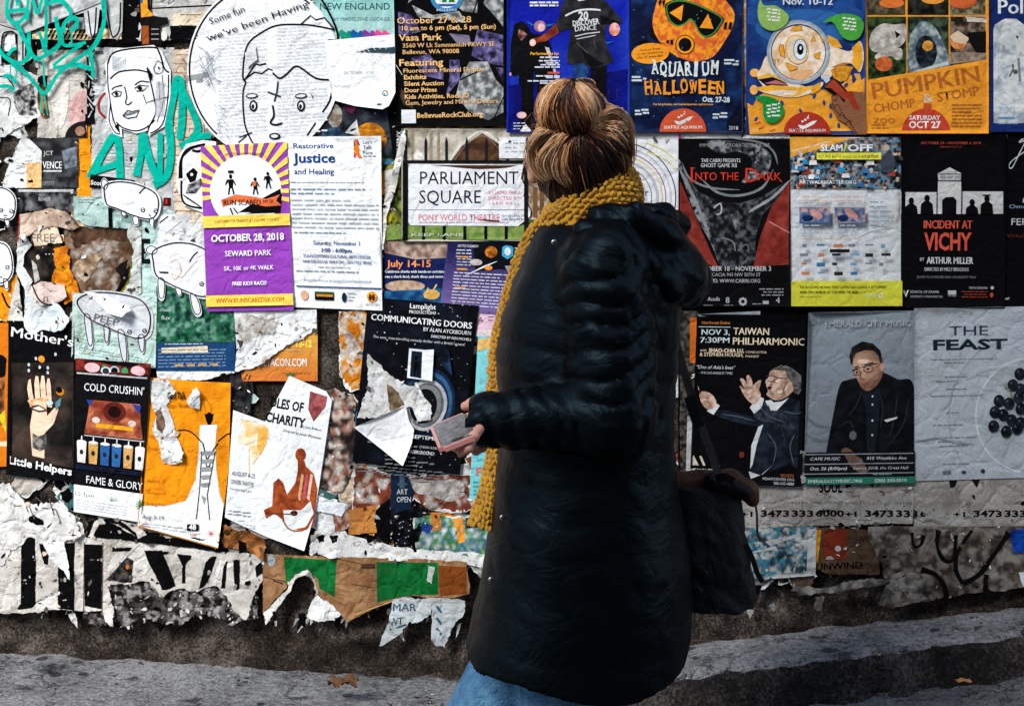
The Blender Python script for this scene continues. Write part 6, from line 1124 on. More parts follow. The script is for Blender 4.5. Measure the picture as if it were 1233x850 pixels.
s.L(z((860, 70), (830, 80), (845, 66), (858, 74), (830, 130), (800, 190), (784, 188), (800, 160), (870, 110)), 1.2, (190, 196, 200), sm=True); s.T('G', *z((846, 350))[0], 10, (160, 176, 200), shear=.4); s.T('Omega', *z((786, 372))[0], 4.6, (130, 160, 196), w=30); s.T('FERENC', *z((796, 446))[0], 8, (196, 198, 200), w=46); s.T('Virtuoso', *z((776, 500))[0], 4, (110, 40, 34), w=30); s.P(z((770, 46), (776, 46), (778, 136), (770, 134)), (150, 160, 164)); s.P(z((752, 640), (768, 644), (766, 690), (754, 686)), (170, 172, 172)); s.P(z((762, 770), (790, 766), (786, 776), (764, 780)), (170, 172, 172))
# --- third row
z = Zf(800, 360, 3.541)
s = sh('torn_poster', 'rough gritty brown sliver with an orange top left of the conductor poster', (818, 374, 840, 580), mott((96, 88, 80), (30, 28, 26), 3, 3, .4, .6), 3, rag=1, cell=3)
s.R(830, 382, 838, 436, (216, 110, 36)); s.P([(827, 500), (833, 500), (830, 572), (825, 572)], (196, 198, 198))
s = sh('event_poster', 'black concert poster of a gesturing conductor lettered TAIWAN PHILHARMONIC', (836, 378, 967, 582), (7, 7, 9), 5, quad=[(838, 377), (969, 378), (963, 584), (830, 578)])
s.P([(836, 378), (912, 374), (912, 379), (838, 381)], (150, 160, 168))
SKN = mott((214, 186, 166), (150, 114, 94), 4.2, 8, .3, .7)
SU = mott((16, 20, 28), (34, 42, 54), 7, 3)
s.P(z((230, 480), (260, 470), (330, 490), (400, 500), (420, 540), (330, 530), (240, 505), (225, 495)), SU, cell=3); s.P(z((480, 440), (530, 410), (580, 430), (590, 520), (580, 720), (540, 690), (480, 720), (420, 740), (375, 760), (380, 640), (400, 540), (430, 480)), SU, cell=3); s.P(z((380, 490), (420, 430), (480, 440), (540, 520), (560, 540), (530, 550), (470, 520), (430, 520), (400, 510)), mott((24, 28, 36), (60, 66, 78), 5, 3), cell=3)
s.P(z((405, 540), (425, 530), (400, 620), (386, 700), (376, 720), (378, 620)), (196, 200, 200)); s.P(z((370, 730), (420, 745), (470, 700), (430, 740), (380, 762)), (190, 194, 196)); s.P(z((440, 440), (500, 430), (528, 415), (480, 470), (455, 470)), (206, 208, 208)); s.P(z((430, 430), (455, 425), (470, 440), (440, 450)), (214, 214, 212)); s.P(z((366, 460), (400, 410), (425, 420), (415, 460), (385, 485)), (214, 214, 214)); s.P(z((186, 480), (215, 440), (240, 455), (215, 495)), (212, 214, 214))
s.P(z((330, 390), (345, 380), (380, 370), (410, 400), (395, 440), (370, 440), (345, 415)), SKN, cell=2, sm=True)
for p in ([(345, 385), (325, 350), (320, 340), (330, 336), (345, 350), (356, 376)], [(355, 370), (348, 330), (358, 322), (370, 340), (374, 372)], [(375, 372), (398, 345), (410, 345), (404, 375), (396, 395)], [(335, 395), (322, 375), (322, 368), (336, 378), (345, 390)]): s.P(z(*p), SKN, cell=2, sm=True)
s.P(z((152, 410), (165, 396), (195, 402), (215, 420), (225, 445), (205, 470), (180, 468), (160, 440)), SKN, cell=2, sm=True); s.L(z((165, 420), (190, 425)), .8, (110, 80, 66)); s.L(z((168, 436), (192, 440)), .8, (110, 80, 66)); s.L(z((150, 392), (132, 340)), .8, (190, 170, 150))
s.P(z((450, 300), (500, 280), (545, 300), (550, 370), (520, 410), (475, 426), (435, 405), (440, 390), (434, 370), (428, 345), (440, 330)), SKN, cell=2, sm=True); s.P(z((455, 298), (490, 276), (540, 290), (580, 320), (590, 360), (570, 400), (545, 390), (540, 350), (520, 330), (510, 300)), mott((60, 58, 56), (110, 108, 106), 3, 3), cell=2); s.E(*z((535, 376))[0], 3.4, 5, (190, 150, 130)); s.L(z((432, 326), (450, 322), (480, 330), (520, 334)), 1.2, (60, 66, 72)); s.L(z((440, 345), (470, 350), (478, 332)), .8, (50, 50, 56)); s.P(z((436, 368), (456, 366), (452, 382), (438, 380)), (60, 24, 20)); s.P(z((440, 380), (470, 400), (450, 405)), (150, 116, 100)); s.P(z((448, 358), (462, 362), (440, 364)), (120, 84, 70))
for p in ([(250, 490), (320, 500), (390, 516)], [(410, 450), (440, 490), (520, 520)], [(500, 470), (560, 480), (585, 470)], [(440, 560), (480, 620), (470, 700)], [(560, 560), (540, 620), (560, 700)], [(500, 540), (520, 600)]): s.L(z(*p), 1.6, (70, 80, 94), sm=True, taper=True)
for p in ([(455, 310), (500, 300)], [(520, 340), (505, 380), (515, 400)], [(470, 385), (490, 376)]): s.L(z(*p), .9, (120, 88, 72), sm=True, taper=True)
s.E(*z((480, 345))[0], 3, 2, (226, 200, 180)); s.E(*z((465, 340))[0], 1.2, .8, (30, 26, 26)); s.E(*z((490, 390))[0], 4, 2.4, (222, 194, 172), rot=-20)
s.T('Northwest Debut', *z((150, 106))[0], 3.4, (206, 130, 60), w=34, bold=.02); s.R(*z((136, 117))[0], *z((272, 120))[0], (190, 206, 210)); s.T('NOV 3,', *z((150, 152))[0], 6.6, (200, 216, 220), w=34, bold=.04); s.T('7:30PM', *z((146, 186))[0], 6.6, (200, 216, 220), w=35, bold=.04); CRM = (226, 206, 178)
s.T('TAIWAN', *z((284, 150))[0], 8.4, CRM, w=43, bold=.03); s.T('PHILHARMONIC', *z((284, 192))[0], 8.4, CRM, w=86, bold=.03); s.T('with', *z((146, 224))[0], 3, CRM, w=8); s.T('SHAO-CHIA LU,', *z((184, 226))[0], 4.4, CRM, w=42, bold=.03); s.T('CONDUCTOR', *z((340, 228))[0], 2.6, CRM, w=25); s.T('& STEPHEN HOUGH,', *z((146, 244))[0], 4.4, CRM, w=52, bold=.03); s.T('PIANIST', *z((340, 246))[0], 2.6, CRM, w=16); s.T('"One of Asia\'s best"', *z((136, 298))[0], 4.2, (206, 210, 212), w=46, shear=.3); s.T('- THE LOS ANGELES TIMES', *z((146, 320))[0], 2.8, (190, 194, 196), w=40, shear=.2)
s.P(z((128, 712), (136, 668), (160, 712), (152, 712)), (206, 196, 176)); s.P(z((160, 672), (170, 672), (188, 712), (178, 712)), (206, 196, 176)); s.T('MEANY CENTER', *z((126, 740))[0], 4, WHITE, w=40, bold=.03); s.E(*z((338, 660))[0], 3, 4, (110, 44, 30)); s.T('TICKETS', *z((558, 746))[0], 3.2, (190, 110, 60), 'R', w=16); s.T('MEANYCENTER.ORG', *z((560, 762))[0], 3, (206, 208, 208), 'R', w=37); s.T('206-543-4880', *z((560, 780))[0], 3.4, (206, 208, 208), 'R', w=24)
s = sh('torn_poster', 'thin grey torn edge between the conductor and the grey portrait poster', (962, 540, 968, 578), (170, 170, 168), 5, rag=1)
z = Zf(1000, 360, 3.034)
GRY = vgrad((134, 144, 152), (110, 118, 126), 373, 560)
s = sh('event_poster', 'grey concert poster of a seated man in glasses and black suit', (968, 374, 1100, 579), GRY, 6, quad=[(970, 374), (1100, 373), (1099, 579), (966, 581)], curls=((968, 376, 24, .02),), cell=6)
s.L([(968, 498), (984, 510), (1000, 512)], 4, (96, 104, 112), sm=True, taper=True); s.L([(970, 520), (986, 528), (1000, 526)], 3, (100, 108, 114), sm=True, taper=True)
s.P(z((-20, 560), (-4, 470), (5, 420), (28, 310), (60, 290), (110, 280), (180, 265), (240, 290), (300, 320), (300, 610), (-30, 610)), mott((9, 10, 13), (20, 22, 28), 9, 3), cell=5, sm=True, clip=(968, 374, 1099, 575))
SK2 = rgrad((216, 180, 154), (112, 78, 60), 1036, 440, 28)
s.P(z((72, 205), (84, 182), (120, 172), (162, 184), (186, 222), (185, 270), (165, 310), (135, 332), (110, 322), (92, 290), (80, 260)), SK2, cell=2, sm=True); s.P(z((68, 236), (62, 205), (72, 172), (108, 152), (148, 160), (176, 186), (184, 228), (176, 234), (168, 204), (150, 186), (118, 184), (88, 194), (78, 208), (74, 234)), mott((16, 15, 16), (40, 36, 34), 3, 3), cell=2); s.E(*z((182, 245))[0], 3, 5, (176, 134, 112))
s.L(z((72, 256), (105, 246), (165, 232)), 1, INK); s.E(*z((90, 264))[0], 5, 4, INK); s.E(*z((90, 264))[0], 4.2, 3.2, (160, 122, 102)); s.E(*z((132, 252))[0], 6.4, 4.4, INK); s.E(*z((132, 252))[0], 5.6, 3.6, (172, 134, 112)); s.E(*z((90, 264))[0], 1.4, 1.2, INK); s.E(*z((130, 252))[0], 1.6, 1.3, INK); s.L(z((106, 262), (102, 285), (116, 288)), 1.2, (120, 80, 62), sm=True); s.P(z((104, 304), (130, 300), (142, 292), (128, 308), (112, 310)), (150, 84, 74)); s.P(z((92, 292), (110, 322), (135, 332), (150, 322), (120, 318)), (130, 92, 74))
for p in ([(60, 420), (90, 380), (110, 330)], [(20, 470), (60, 440), (80, 470), (70, 530)], [(240, 340), (230, 420), (210, 500)], [(280, 360), (262, 450), (200, 540)], [(110, 330), (132, 420), (126, 520)], [(172, 330), (186, 400), (176, 470)]): s.L(z(*p), 1.8, (34, 38, 46), sm=True, taper=True)
s.E(*z((112, 226))[0], 7, 3, (222, 188, 164)); s.E(*z((160, 280))[0], 3, 5, (150, 110, 90), rot=20); s.L(z((80, 246), (96, 240)), 1.2, (40, 30, 26)); s.L(z((116, 236), (150, 228)), 1.2, (40, 30, 26))
s.P(z((118, 345), (150, 335), (176, 320), (172, 440), (160, 560), (130, 560), (126, 420)), (24, 30, 38))
for y in (350, 380, 438, 490): s.E(*z((148, y))[0], 1.2, 1.4, (190, 196, 200))
s.P(z((190, 436), (240, 424), (236, 432), (200, 444)), (196, 196, 194)); s.E(*z((78, 490))[0], 4.6, 5.4, (90, 94, 98)); s.P(z((36, 545), (60, 535), (100, 570), (130, 610), (90, 610), (60, 575)), SK2, cell=3, sm=True); s.P(z((90, 600), (130, 590), (140, 612), (96, 612)), SK2)
s.P([(968, 541), (1100, 541), (1100, 571), (968, 571)], (16, 18, 22))
s.P(z((40, 545), (62, 548), (110, 575), (135, 620), (110, 632), (70, 600)), mott((120, 96, 84), (90, 70, 62), 5, 3), cell=3)
for y in (543, 554.5, 566): s.R(968, y, 1098, y + 1, (150, 156, 160))
s.T('CAFE MUSIC', 975, 550.5, 3.6, (190, 196, 198), w=36, shear=.2, bold=.02); s.T('415 Westlake Ave', 1042, 550.5, 3.6, (190, 196, 198), w=48, shear=.2, bold=.02); s.T('Oct. 26 (8:00pm)', 975, 562, 3.6, (190, 196, 198), w=44, shear=.2, bold=.02); s.T('Season 2018, the Great Hall', 1026, 562, 3.4, (190, 196, 198), w=66, shear=.2); s.greek(1050, 567.5, 1094, 570, 3, (140, 146, 150))
s.R(968, 571, 1100, 579, (40, 112, 90)); s.T('EMERALDCITYMUSIC.ORG', 973, 577, 3.6, (206, 214, 210), w=64, bold=.02); s.T('(206) 250-5510', 1052, 577, 3.6, (206, 214, 210), w=38, bold=.02); s.T('EMERALD CITY MUSIC', 990, 392, 7, (160, 168, 174), w=104, bold=.02)
s = sh('event_poster', 'pale grey poster THE FEAST with a bunch of dark grapes on a plate', (1099, 371, 1231, 574), (166, 173, 180), 6, quad=[(1098, 370), (1232, 368), (1231, 573), (1099, 577)], cell=8)
s.E(1238, 500, 66, 68, mott((176, 183, 190), (156, 164, 170), 14, 3), clip=True, cell=4); s.L([(1238 + 66 * math.cos(t), 500 + 68 * math.sin(t)) for t in np.linspace(1.75, 4.6, 30)], 2.4, (192, 198, 202), clip=True); s.L([(1250 + 110 * math.cos(t), 500 + 104 * math.sin(t)) for t in np.linspace(2.4, 4.0, 20)], 1.6, (150, 158, 164), clip=True)
s.T('THE', *z((428, 134))[0], 11, (36, 54, 66), w=46); s.T('FEAST', *z((370, 184))[0], 11.5, (18, 34, 44), w=88, bold=.05)
for i, (y, a, b) in enumerate(((222, 360, 640), (234, 410, 530), (284, 410, 490), (300, 380, 520), (328, 415, 490), (352, 360, 600), (412, 415, 490), (455, 368, 560), (500, 385, 520), (514, 385, 470), (530, 390, 520), (594, 400, 560))): s.greek(*z((a, y - 5))[0], z((b, 0))[0][0], 360 + (y + 4) / 3.034, 3, (120, 130, 138), seed=i, fill=1)
s.T('SOS', *z((402, 628))[0], 4, (30, 44, 56), w=10, bold=.05); s.E(*z((478, 622))[0], 3, 2, (50, 60, 70)); s.E(*z((547, 620))[0], 2.6, 2.6, (40, 50, 60)); s.T('22', *z((500, 60))[0], 2.6, (110, 116, 124)); s.L([(1100, 528), (1126, 524), (1150, 530), (1170, 532)], 2, (140, 146, 150), sm=True, taper=True)
for x, y in ((680, 275), (655, 315), (690, 330), (605, 370), (590, 410), (620, 420), (585, 460), (640, 380), (650, 440), (690, 400), (670, 470), (630, 480), (700, 450), (675, 360)): s.E(min(*z((x, y))[0][:1], 1225), z((x, y))[0][1], 6.6, 7.4, mott((10, 12, 18), (34, 40, 50), 4, x)); s.E(min(z((x - 6, 0))[0][0], 1223), z((0, y - 8))[0][1], 1.2, 1.6, (80, 90, 100))
s.L(z((620, 315), (640, 330), (650, 360)), 1.6, (120, 130, 80), sm=True)
# --- phone number band and what is under it
def band(label, pts, lv, x0s):
    s = sh('torn_banner', label, pts, mott((150, 146, 140), (166, 163, 158), 24, lv), lv, rag=2, edges=[2], cell=6, curls=((pts[2][0], pts[2][1], 20, .008),))
    a, b = pts[0][0], pts[1][0]
    for x in x0s:
        if x + 120 > b + 2 and x + 8 < b: t = '+1 34733' if x > 1120 else '+1 3473333 6000'
        if a - 8 <= x and x + 121 <= b + 40:
            s.T('+1', x, 620, 5.6, INK, w=14, bold=.03); s.T('3473', x + 24, 620, 7.4, (12, 12, 13), w=34, bold=.035); s.T('333', x + 61, 620, 7.4, (16, 16, 18), w=26, bold=.035); s.T('6000', x + 90, 620, 7.4, (12, 12, 13), w=34, bold=.035)
            s.T('SOUL', x + 94, 591, 13, (14, 14, 15), w=28, bold=.03); s.T('INTER STYLE AND SHIRTS CALL', x + 60, 605, 3, (126, 120, 114), w=110)
            s.P([(x + 124, 572), (x + 136, 572), (x + 132, 584), (x + 126, 586)], (20, 20, 21)); s.P([(x + 150, 574), (x + 162, 574), (x + 158, 586)], (20, 20, 21))
    return s
band('grey torn paper band of repeated black phone numbers, left length', [(862, 572), (1100, 572), (1096, 628), (862, 636)], 4, (891, 1017 - 1)).lv
band('grey torn paper band of repeated black phone numbers, right length at the border', [(1098, 570), (1420, 566), (1420, 633), (1098, 635)], 4.6, (1146, 1273))
s = SHEETS[-2]
z = Zf(890, 600, 3.594)
s = sh('torn_poster', 'shredded white poster with blue and black picture fragments behind the bag', [(880, 634), (982, 632), (981, 692), (930, 694), (915, 697), (880, 690)], mott((40, 56, 64), (176, 178, 174), 6, 3, .42, .56, (60, 120, 140)), 4, rag=2, edges=[2, 3, 4], curls=((925, 697, 16, .012),), cell=3)
s.P([(972, 636), (982, 634), (981, 691), (930, 694), (922, 690), (970, 686)], (186, 188, 186))
for p in ([(920, 650), (962, 640), (964, 643), (926, 655)], [(900, 664), (930, 656), (930, 660)]): s.P(p, (176, 178, 176))
s = sh('torn_poster', 'brown and orange torn poster lettered UNWIND beside the picture fragments', [(980, 634), (1056, 636), (1058, 690), (1000, 690), (980, 684)], mott((92, 70, 54), (70, 54, 44), 10, 3), 3, rag=2)
s.P([(981, 636), (988, 636), (984, 676), (981, 674)], (206, 140, 20)); s.P([(992, 636), (1019, 636), (1018, 672), (990, 672)], (118, 46, 26)); s.E(*z((424, 212))[0], 3.8, 3.6, (180, 178, 176)); s.E(*z((388, 258))[0], 4.6, 4, (170, 166, 162), clip=(980, 660, 1010, 672)); s.T('UNWIND', *z((330, 306))[0], 8, (14, 12, 12), w=56, bold=.05, ang=-3)
s = sh('torn_poster', 'weathered grey sheet with black brush strokes low on the right', [(1044, 632), (1340, 630), (1340, 700), (1220, 706), (1160, 712), (1110, 722), (1062, 728), (1066, 700), (1054, 670)], mott((136, 132, 124), (104, 96, 86), 10, 3, .35, .65, (60, 52, 46)), 5, rag=3, edges=[2, 3, 4, 5, 6, 7, 8], curls=((1075, 722, 26, .012),), cell=4)
for p, wd in (([(855, 130), (850, 200), (880, 260), (920, 250), (930, 150)], 5), ([(1000, 130), (940, 220), (930, 300), (960, 360)], 5), ([(1160, 140), (1090, 240), (1030, 320), (960, 360)], 7), ([(1060, 320), (1060, 390), (1110, 410)], 6), ([(780, 300), (840, 320), (880, 370), (890, 420)], 6), ([(740, 140), (750, 200), (780, 190), (790, 150)], 4), ([(980, 420), (1020, 450)], 5)): s.L(z(*p), wd, (14, 13, 13), sm=True, wv=.7)
s.P(ragged(z((690, 350), (760, 380), (720, 410)), 1.5, 2, 4), INK)
s = sh('torn_poster', 'bright blue scrap of paper at the right border under the phone numbers', [(1211, 635), (1260, 634), (1260, 664), (1218, 663)], (20, 70, 170), 6, rag=.6)
s = sh('torn_poster', 'small pale torn scrap near the right border below the blue one', [(1223, 686), (1240, 684), (1238, 702), (1226, 700)], (176, 182, 182), 6, rag=1.5)
def curl(label, pts, seed, c=(160, 156, 150)):
    s = sh('paper_shred', label, pts, mott(c, tuple(v * .6 for v in c), 5, seed), 6, rag=2.6, curls=((pts[0][0], pts[0][1], 26, .03), (pts[2][0], pts[2][1], 24, .03)), cell=3); return s
curl('long curled shred of grey paper under the brown torn poster', [(948, 704), (1000, 704), (1060, 690), (1090, 684), (1080, 696), (1030, 706), (1000, 712), (964, 714)], 3)
curl('crumpled grey paper shreds peeling at the foot of the wall, right of centre', [(1060, 700), (1074, 690), (1110, 694), (1104, 708), (1116, 718), (1074, 730), (1056, 726)], 4)
curl('small torn shred hanging beneath the curled grey shreds', [(976, 712), (990, 714), (984, 728), (976, 726)], 6)
curl('pale torn shred on the wall below the shoulder bag', [(842, 724), (862, 722), (884, 726), (876, 734), (858, 736), (848, 732)], 8, (176, 168, 160))
curl('tiny pale torn shred right of the bag strap end', [(920, 720), (928, 718), (928, 726), (921, 727)], 9)
for s in SHEETS: s.build()
# litter on the ledge
def litter(label, px, py, d, w, h, c, seed):
    o = P(px, py, d); r = random.Random(seed); V = []; n = 9
    for i in range(n):
        for j in range(n):
            u, v = i / (n - 1) - .5, j / (n - 1) - .5
            V.append((u * w + r.uniform(-1, 1) * w * .04, v * w * .6, h * (.5 + .5 * math.sin(u * 9 + seed) * math.cos(v * 7)) + r.uniform(0, h * .4)))
    F = [(i * n + j, i * n + j + 1, (i + 1) * n + j + 1, (i + 1) * n + j) for i in range(n - 1) for j in range(n - 1)]
    b = mesh_obj('litter', V, F, MATTE, ink=np.repeat(lin(c)[None], len(V), 0)); b.location = o
    tag(b, label, 'litter')
litter('crumpled brown dead leaf lying on the concrete ledge', 413, 826, .17, .07, .02, (92, 66, 46), 3)
litter('flat tan wrapper scrap lying on the alley paving at right', 1160, 820, .25, .035, .004, (170, 120, 70), 5)
# ------------------------------------------------------------------ the woman, her bag and her phone
D0 = 0.895
def Q(px, py, dd=0.0): return np.array(P(px, py, D0 + dd)[:])
def surfnet(f, org, h):
    ins = f < 0
    nx, ny, nz = f.shape
    c = [ins[i:nx - 1 + i, j:ny - 1 + j, k:nz - 1 + k] for i in (0, 1) for j in (0, 1) for k in (0, 1)]
    s = sum(a.astype(np.int8) for a in c); act = (s > 0) & (s < 8)
    I, J, K = np.nonzero(act); idx = -np.ones(act.shape, int); idx[I, J, K] = np.arange(len(I))
    pos = np.zeros((len(I), 3)); cnt = np.zeros(len(I))
    for a in range(3):
        for u in (0, 1):
            for v in (0, 1):
                o1 = [0, 0, 0]; o1[(a + 1) % 3] = u; o1[(a + 2) % 3] = v; o2 = list(o1); o2[a] = 1
                f1 = f[I + o1[0], J + o1[1], K + o1[2]]; f2 = f[I + o2[0], J + o2[1], K + o2[2]]
                m = (f1 < 0) != (f2 < 0); t = np.where(m, f1 / np.where(m, f1 - f2, 1), 0)
                p = np.tile(np.array(o1, float), (len(I), 1)); p[:, a] = t
                pos[m] += p[m]; cnt[m] += 1
    V = (np.column_stack([I, J, K]) + pos / cnt[:, None]) * h + org
    F = []
    for a in range(3):
        b, d = (a + 1) % 3, (a + 2) % 3
        sl1 = [slice(None)] * 3; sl2 = [slice(None)] * 3; sl1[a] = slice(0, -1); sl2[a] = slice(1, None)
        A, B = ins[tuple(sl1)], ins[tuple(sl2)]
        E = np.array(np.nonzero(A != B)).T
        ok = (E[:, b] > 0) & (E[:, d] > 0) & (E[:, b] < f.shape[b] - 1) & (E[:, d] < f.shape[d] - 1); E = E[ok]
        fl = A[E[:, 0], E[:, 1], E[:, 2]]
        q = []
        for u, v in ((-1, -1), (0, -1), (0, 0), (-1, 0)):
            e = E.copy(); e[:, b] += u; e[:, d] += v; q.append(idx[e[:, 0], e[:, 1], e[:, 2]])
        q = np.array(q).T
        q[~fl] = q[~fl][:, ::-1]
        F.append(q)
    return V, np.vstack(F)

def grid(lo, hi, h):
    n = [int((b - a) / h) + 2 for a, b in zip(lo, hi)]
    ax = [lo[i] + h * np.arange(n[i]) for i in range(3)]
    return np.meshgrid(*ax, indexing='ij')
def cone(X, a, b, ra, rb):
    d = b - a; L2 = float(d @ d)
    t = np.clip(((X[0] - a[0]) * d[0] + (X[1] - a[1]) * d[1] + (X[2] - a[2]) * d[2]) / L2, 0, 1)
    return np.sqrt((X[0] - a[0] - t * d[0]) ** 2 + (X[1] - a[1] - t * d[1]) ** 2 + (X[2] - a[2] - t * d[2]) ** 2) - (ra + (rb - ra) * t), t
def ell(X, c, r, rot=0, tilt=0):
    x, y, z = X[0] - c[0], X[1] - c[1], X[2] - c[2]
    if rot: ca, sa = math.cos(rot), math.sin(rot); x, z = x * ca + z * sa, -x * sa + z * ca
    if tilt: ca, sa = math.cos(tilt), math.sin(tilt); y, z = y * ca + z * sa, -y * sa + z * ca
    return (np.sqrt((x / r[0]) ** 2 + (y / r[1]) ** 2 + (z / r[2]) ** 2) - 1) * min(r)
def smin(a, b, k):
    h = np.clip(0.5 + 0.5 * (b - a) / k, 0, 1)
    return b * (1 - h) + a * h - k * h * (1 - h)
def n3(X, s, seed): return (vn(X[0] * s + X[1] * s * .7, X[2] * s - X[1] * s * .5, seed) + vn(X[2] * s * .8 + 9 + X[0] * s * .3, X[1] * s + X[0] * s * .4, seed + 1)) - 1

def simple_mat(name, c, rough=.6, spec=.4, bump=0, bs=80, c2=None, ns=20, metal=0, sheen=0, stretch=None, ink=False):
    m, nt, b = new_mat(name)
    tc = N(nt, 'ShaderNodeTexCoord'); n = N(nt, 'ShaderNodeTexNoise', i_Scale=ns, i_Detail=5.0)
    nt.links.new(tc.outputs['Object'], n.inputs['Vector'])
    r = ramp(nt, n.outputs[0], [(.3, tuple(lin(c))), (.7, tuple(lin(c2 or c)))])
    nt.links.new(r.outputs[0], b.inputs['Base Color'])
    if ink:
        at = N(nt, 'ShaderNodeAttribute', attribute_name='ink'); nt.links.new(at.outputs['Color'], b.inputs['Base Color'])
    b.inputs['Roughness'].default_value = rough; b.inputs['Specular IOR Level'].default_value = spec; b.inputs['Metallic'].default_value = metal
    if sheen: b.inputs['Sheen Weight'].default_value = sheen
    if bump:
        n2 = N(nt, 'ShaderNodeTexNoise', i_Scale=bs, i_Detail=6.0, i_Distortion=.6); vec = tc.outputs['Object']
        if stretch: mp = N(nt, 'ShaderNodeMapping'); mp.inputs['Scale'].default_value = stretch; nt.links.new(vec, mp.inputs[0]); vec = mp.outputs[0]
        nt.links.new(vec, n2.inputs['Vector'])
        bp = N(nt, 'ShaderNodeBump', i_Strength=bump, i_Distance=0.01); nt.links.new(n2.outputs[0], bp.inputs['Height']); nt.links.new(bp.outputs[0], b.inputs['Normal'])
    return m
SKIN = simple_mat('skin', (214, 160, 136), .5, .4, .15, 220, (196, 136, 116), 30)
SKIN.node_tree.nodes['Principled BSDF'].inputs['Subsurface Weight'].default_value = .08
NYLON = simple_mat('black_nylon', (1, 2, 3), .47, .14, .10, 30, (1, 2, 4), 8, stretch=(1, 1, 1.6))
NYLON.node_tree.nodes['Principled BSDF'].inputs['Specular Tint'].default_value = (.5, .8, 1, 1)
def crinkle(m, sc, stretch, strength, dist):
    """thin sharp creases of crumpled shell fabric"""
    nt = m.node_tree; b = nt.nodes['Principled BSDF']; tc = N(nt, 'ShaderNodeTexCoord'); mp = N(nt, 'ShaderNodeMapping'); mp.inputs['Scale'].default_value = stretch
    nt.links.new(tc.outputs['Object'], mp.inputs[0]); old = b.inputs['Normal'].links[0].from_socket
    for k, f in ((1, 1.0), (2.3, .6)):
        n = N(nt, 'ShaderNodeTexNoise', i_Scale=sc * k, i_Detail=3.0, i_Distortion=1.4); nt.links.new(mp.outputs[0], n.inputs['Vector'])
        a = N(nt, 'ShaderNodeMath', operation='SUBTRACT', i_1=.5); nt.links.new(n.outputs[0], a.inputs[0])
        c = N(nt, 'ShaderNodeMath', operation='ABSOLUTE'); nt.links.new(a.outputs[0], c.inputs[0])
        r = ramp(nt, c.outputs[0], [(0.0, (0, 0, 0)), (0.10, (1, 1, 1))])
        bp = N(nt, 'ShaderNodeBump', i_Strength=strength * f, i_Distance=dist); nt.links.new(r.outputs[0], bp.inputs['Height']); nt.links.new(old, bp.inputs['Normal']); old = bp.outputs[0]
    nt.links.new(old, b.inputs['Normal'])
crinkle(NYLON, 7.5, (1, 1, 1.7), .10, .010)
HAIRM = simple_mat('hair_fibre', (60, 36, 20), .38, .45, ink=True)
WOOL = simple_mat('mustard_wool', (206, 152, 18), .85, .15, .5, 300, (176, 122, 10), 24, sheen=.3)
DENIM = simple_mat('blue_denim', (104, 152, 182), .85, .12, .7, 240, (58, 98, 134), 26)
CANVAS = simple_mat('black_canvas', (10, 11, 13), .7, .25, .4, 220, (16, 18, 21), 12)
LEATHER = simple_mat('brown_leather', (92, 60, 38), .6, .25, .4, 90, (56, 34, 22), 22)
WEB = simple_mat('grey_webbing', (74, 72, 70), .7, .3, .4, 300, (54, 52, 50), 30)
METAL = simple_mat('steel', (170, 172, 176), .3, .5, metal=1.0)
PINK = simple_mat('coral_case', (216, 146, 138), .45, .35)
GLASS = simple_mat('phone_glass', (110, 110, 110), .15, .5, 0, 80, (30, 27, 27), 70)  # grey speckle painted into the colour as reflections on the dark screen
BLACKM = simple_mat('black_rubber', (8, 8, 9), .5, .4)

crinkle(DENIM, 7, (1.2, 1.2, .6), .25, .008); crinkle(CANVAS, 5, (1, 1, .8), .2, .01)
# ---- body: head, neck, trunk, arms, hands and legs in one figure
sh_l, el_l, wr_l = Q(728, 322, .16), Q(738, 502, .20), Q(596, 508, .185)
sh_r, el_r, wr_r = Q(705, 322, -.16), Q(735, 500, -.20), Q(700, 620, -.19)
hip = Q(690, 700, 0)
gz = 0.03
kn_f, kn_b = Q(562, 895, -.05), Q(672, 905, .06)
an_f, an_b = Q(536, 1095, -.06), Q(775, 1085, .08)
HEAD = Q(700, 190, .0)
h = .0072
X = grid(Q(500, 1165, -.30).min(0) if False else (-.22, -D0 - .36, -.02), (.34, -D0 + .34, 1.72), h)
f = ell(X, HEAD + [0, .012, .0], (.072, .092, .108))
f = smin(f, ell(X, HEAD + [-.004, .062, -.065], (.045, .042, .045)), .03)
f = smin(f, cone(X, HEAD + [.004, -.01, -.06], Q(712, 290, 0), .052, .046)[0], .02)
f = smin(f, ell(X, HEAD + [-.006, .108, -.022], (.012, .02, .022)), .012)      # nose, on the wall side
f = smin(f, ell(X, HEAD + [-.004, .098, -.062], (.022, .012, .009)), .008)
f = smin(f, ell(X, Q(640, 199, .0), (.011, .018, .031), .25), .006)            # ears
f = smin(f, ell(X, Q(641, 214, .0), (.010, .013, .013)), .008)
f = smin(f, ell(X, Q(752, 198, -.01), (.010, .018, .030), -.2), .006)
f = smin(f, cone(X, Q(714, 330, 0), Q(700, 700, 0), .13, .14)[0], .05)
f = smin(f, cone(X, sh_r, sh_l, .075, .075)[0], .06)
for a, b, c in ((sh_l, el_l, wr_l), (sh_r, el_r, wr_r)):
    f = smin(f, cone(X, a, b, .055, .043)[0], .02); f = smin(f, cone(X, b, c, .042, .028)[0], .015)
for k, a in ((kn_f, an_f), (kn_b, an_b)):
    hp = np.array([hip[0], k[1] * .7 + hip[1] * .3, hip[2]])
    f = smin(f, cone(X, hp, k, .085, .056)[0], .03); f = smin(f, cone(X, k, a, .054, .036)[0], .02)
V1, F1 = surfnet(f, np.array([X[0].min(), X[1].min(), X[2].min()]), h)
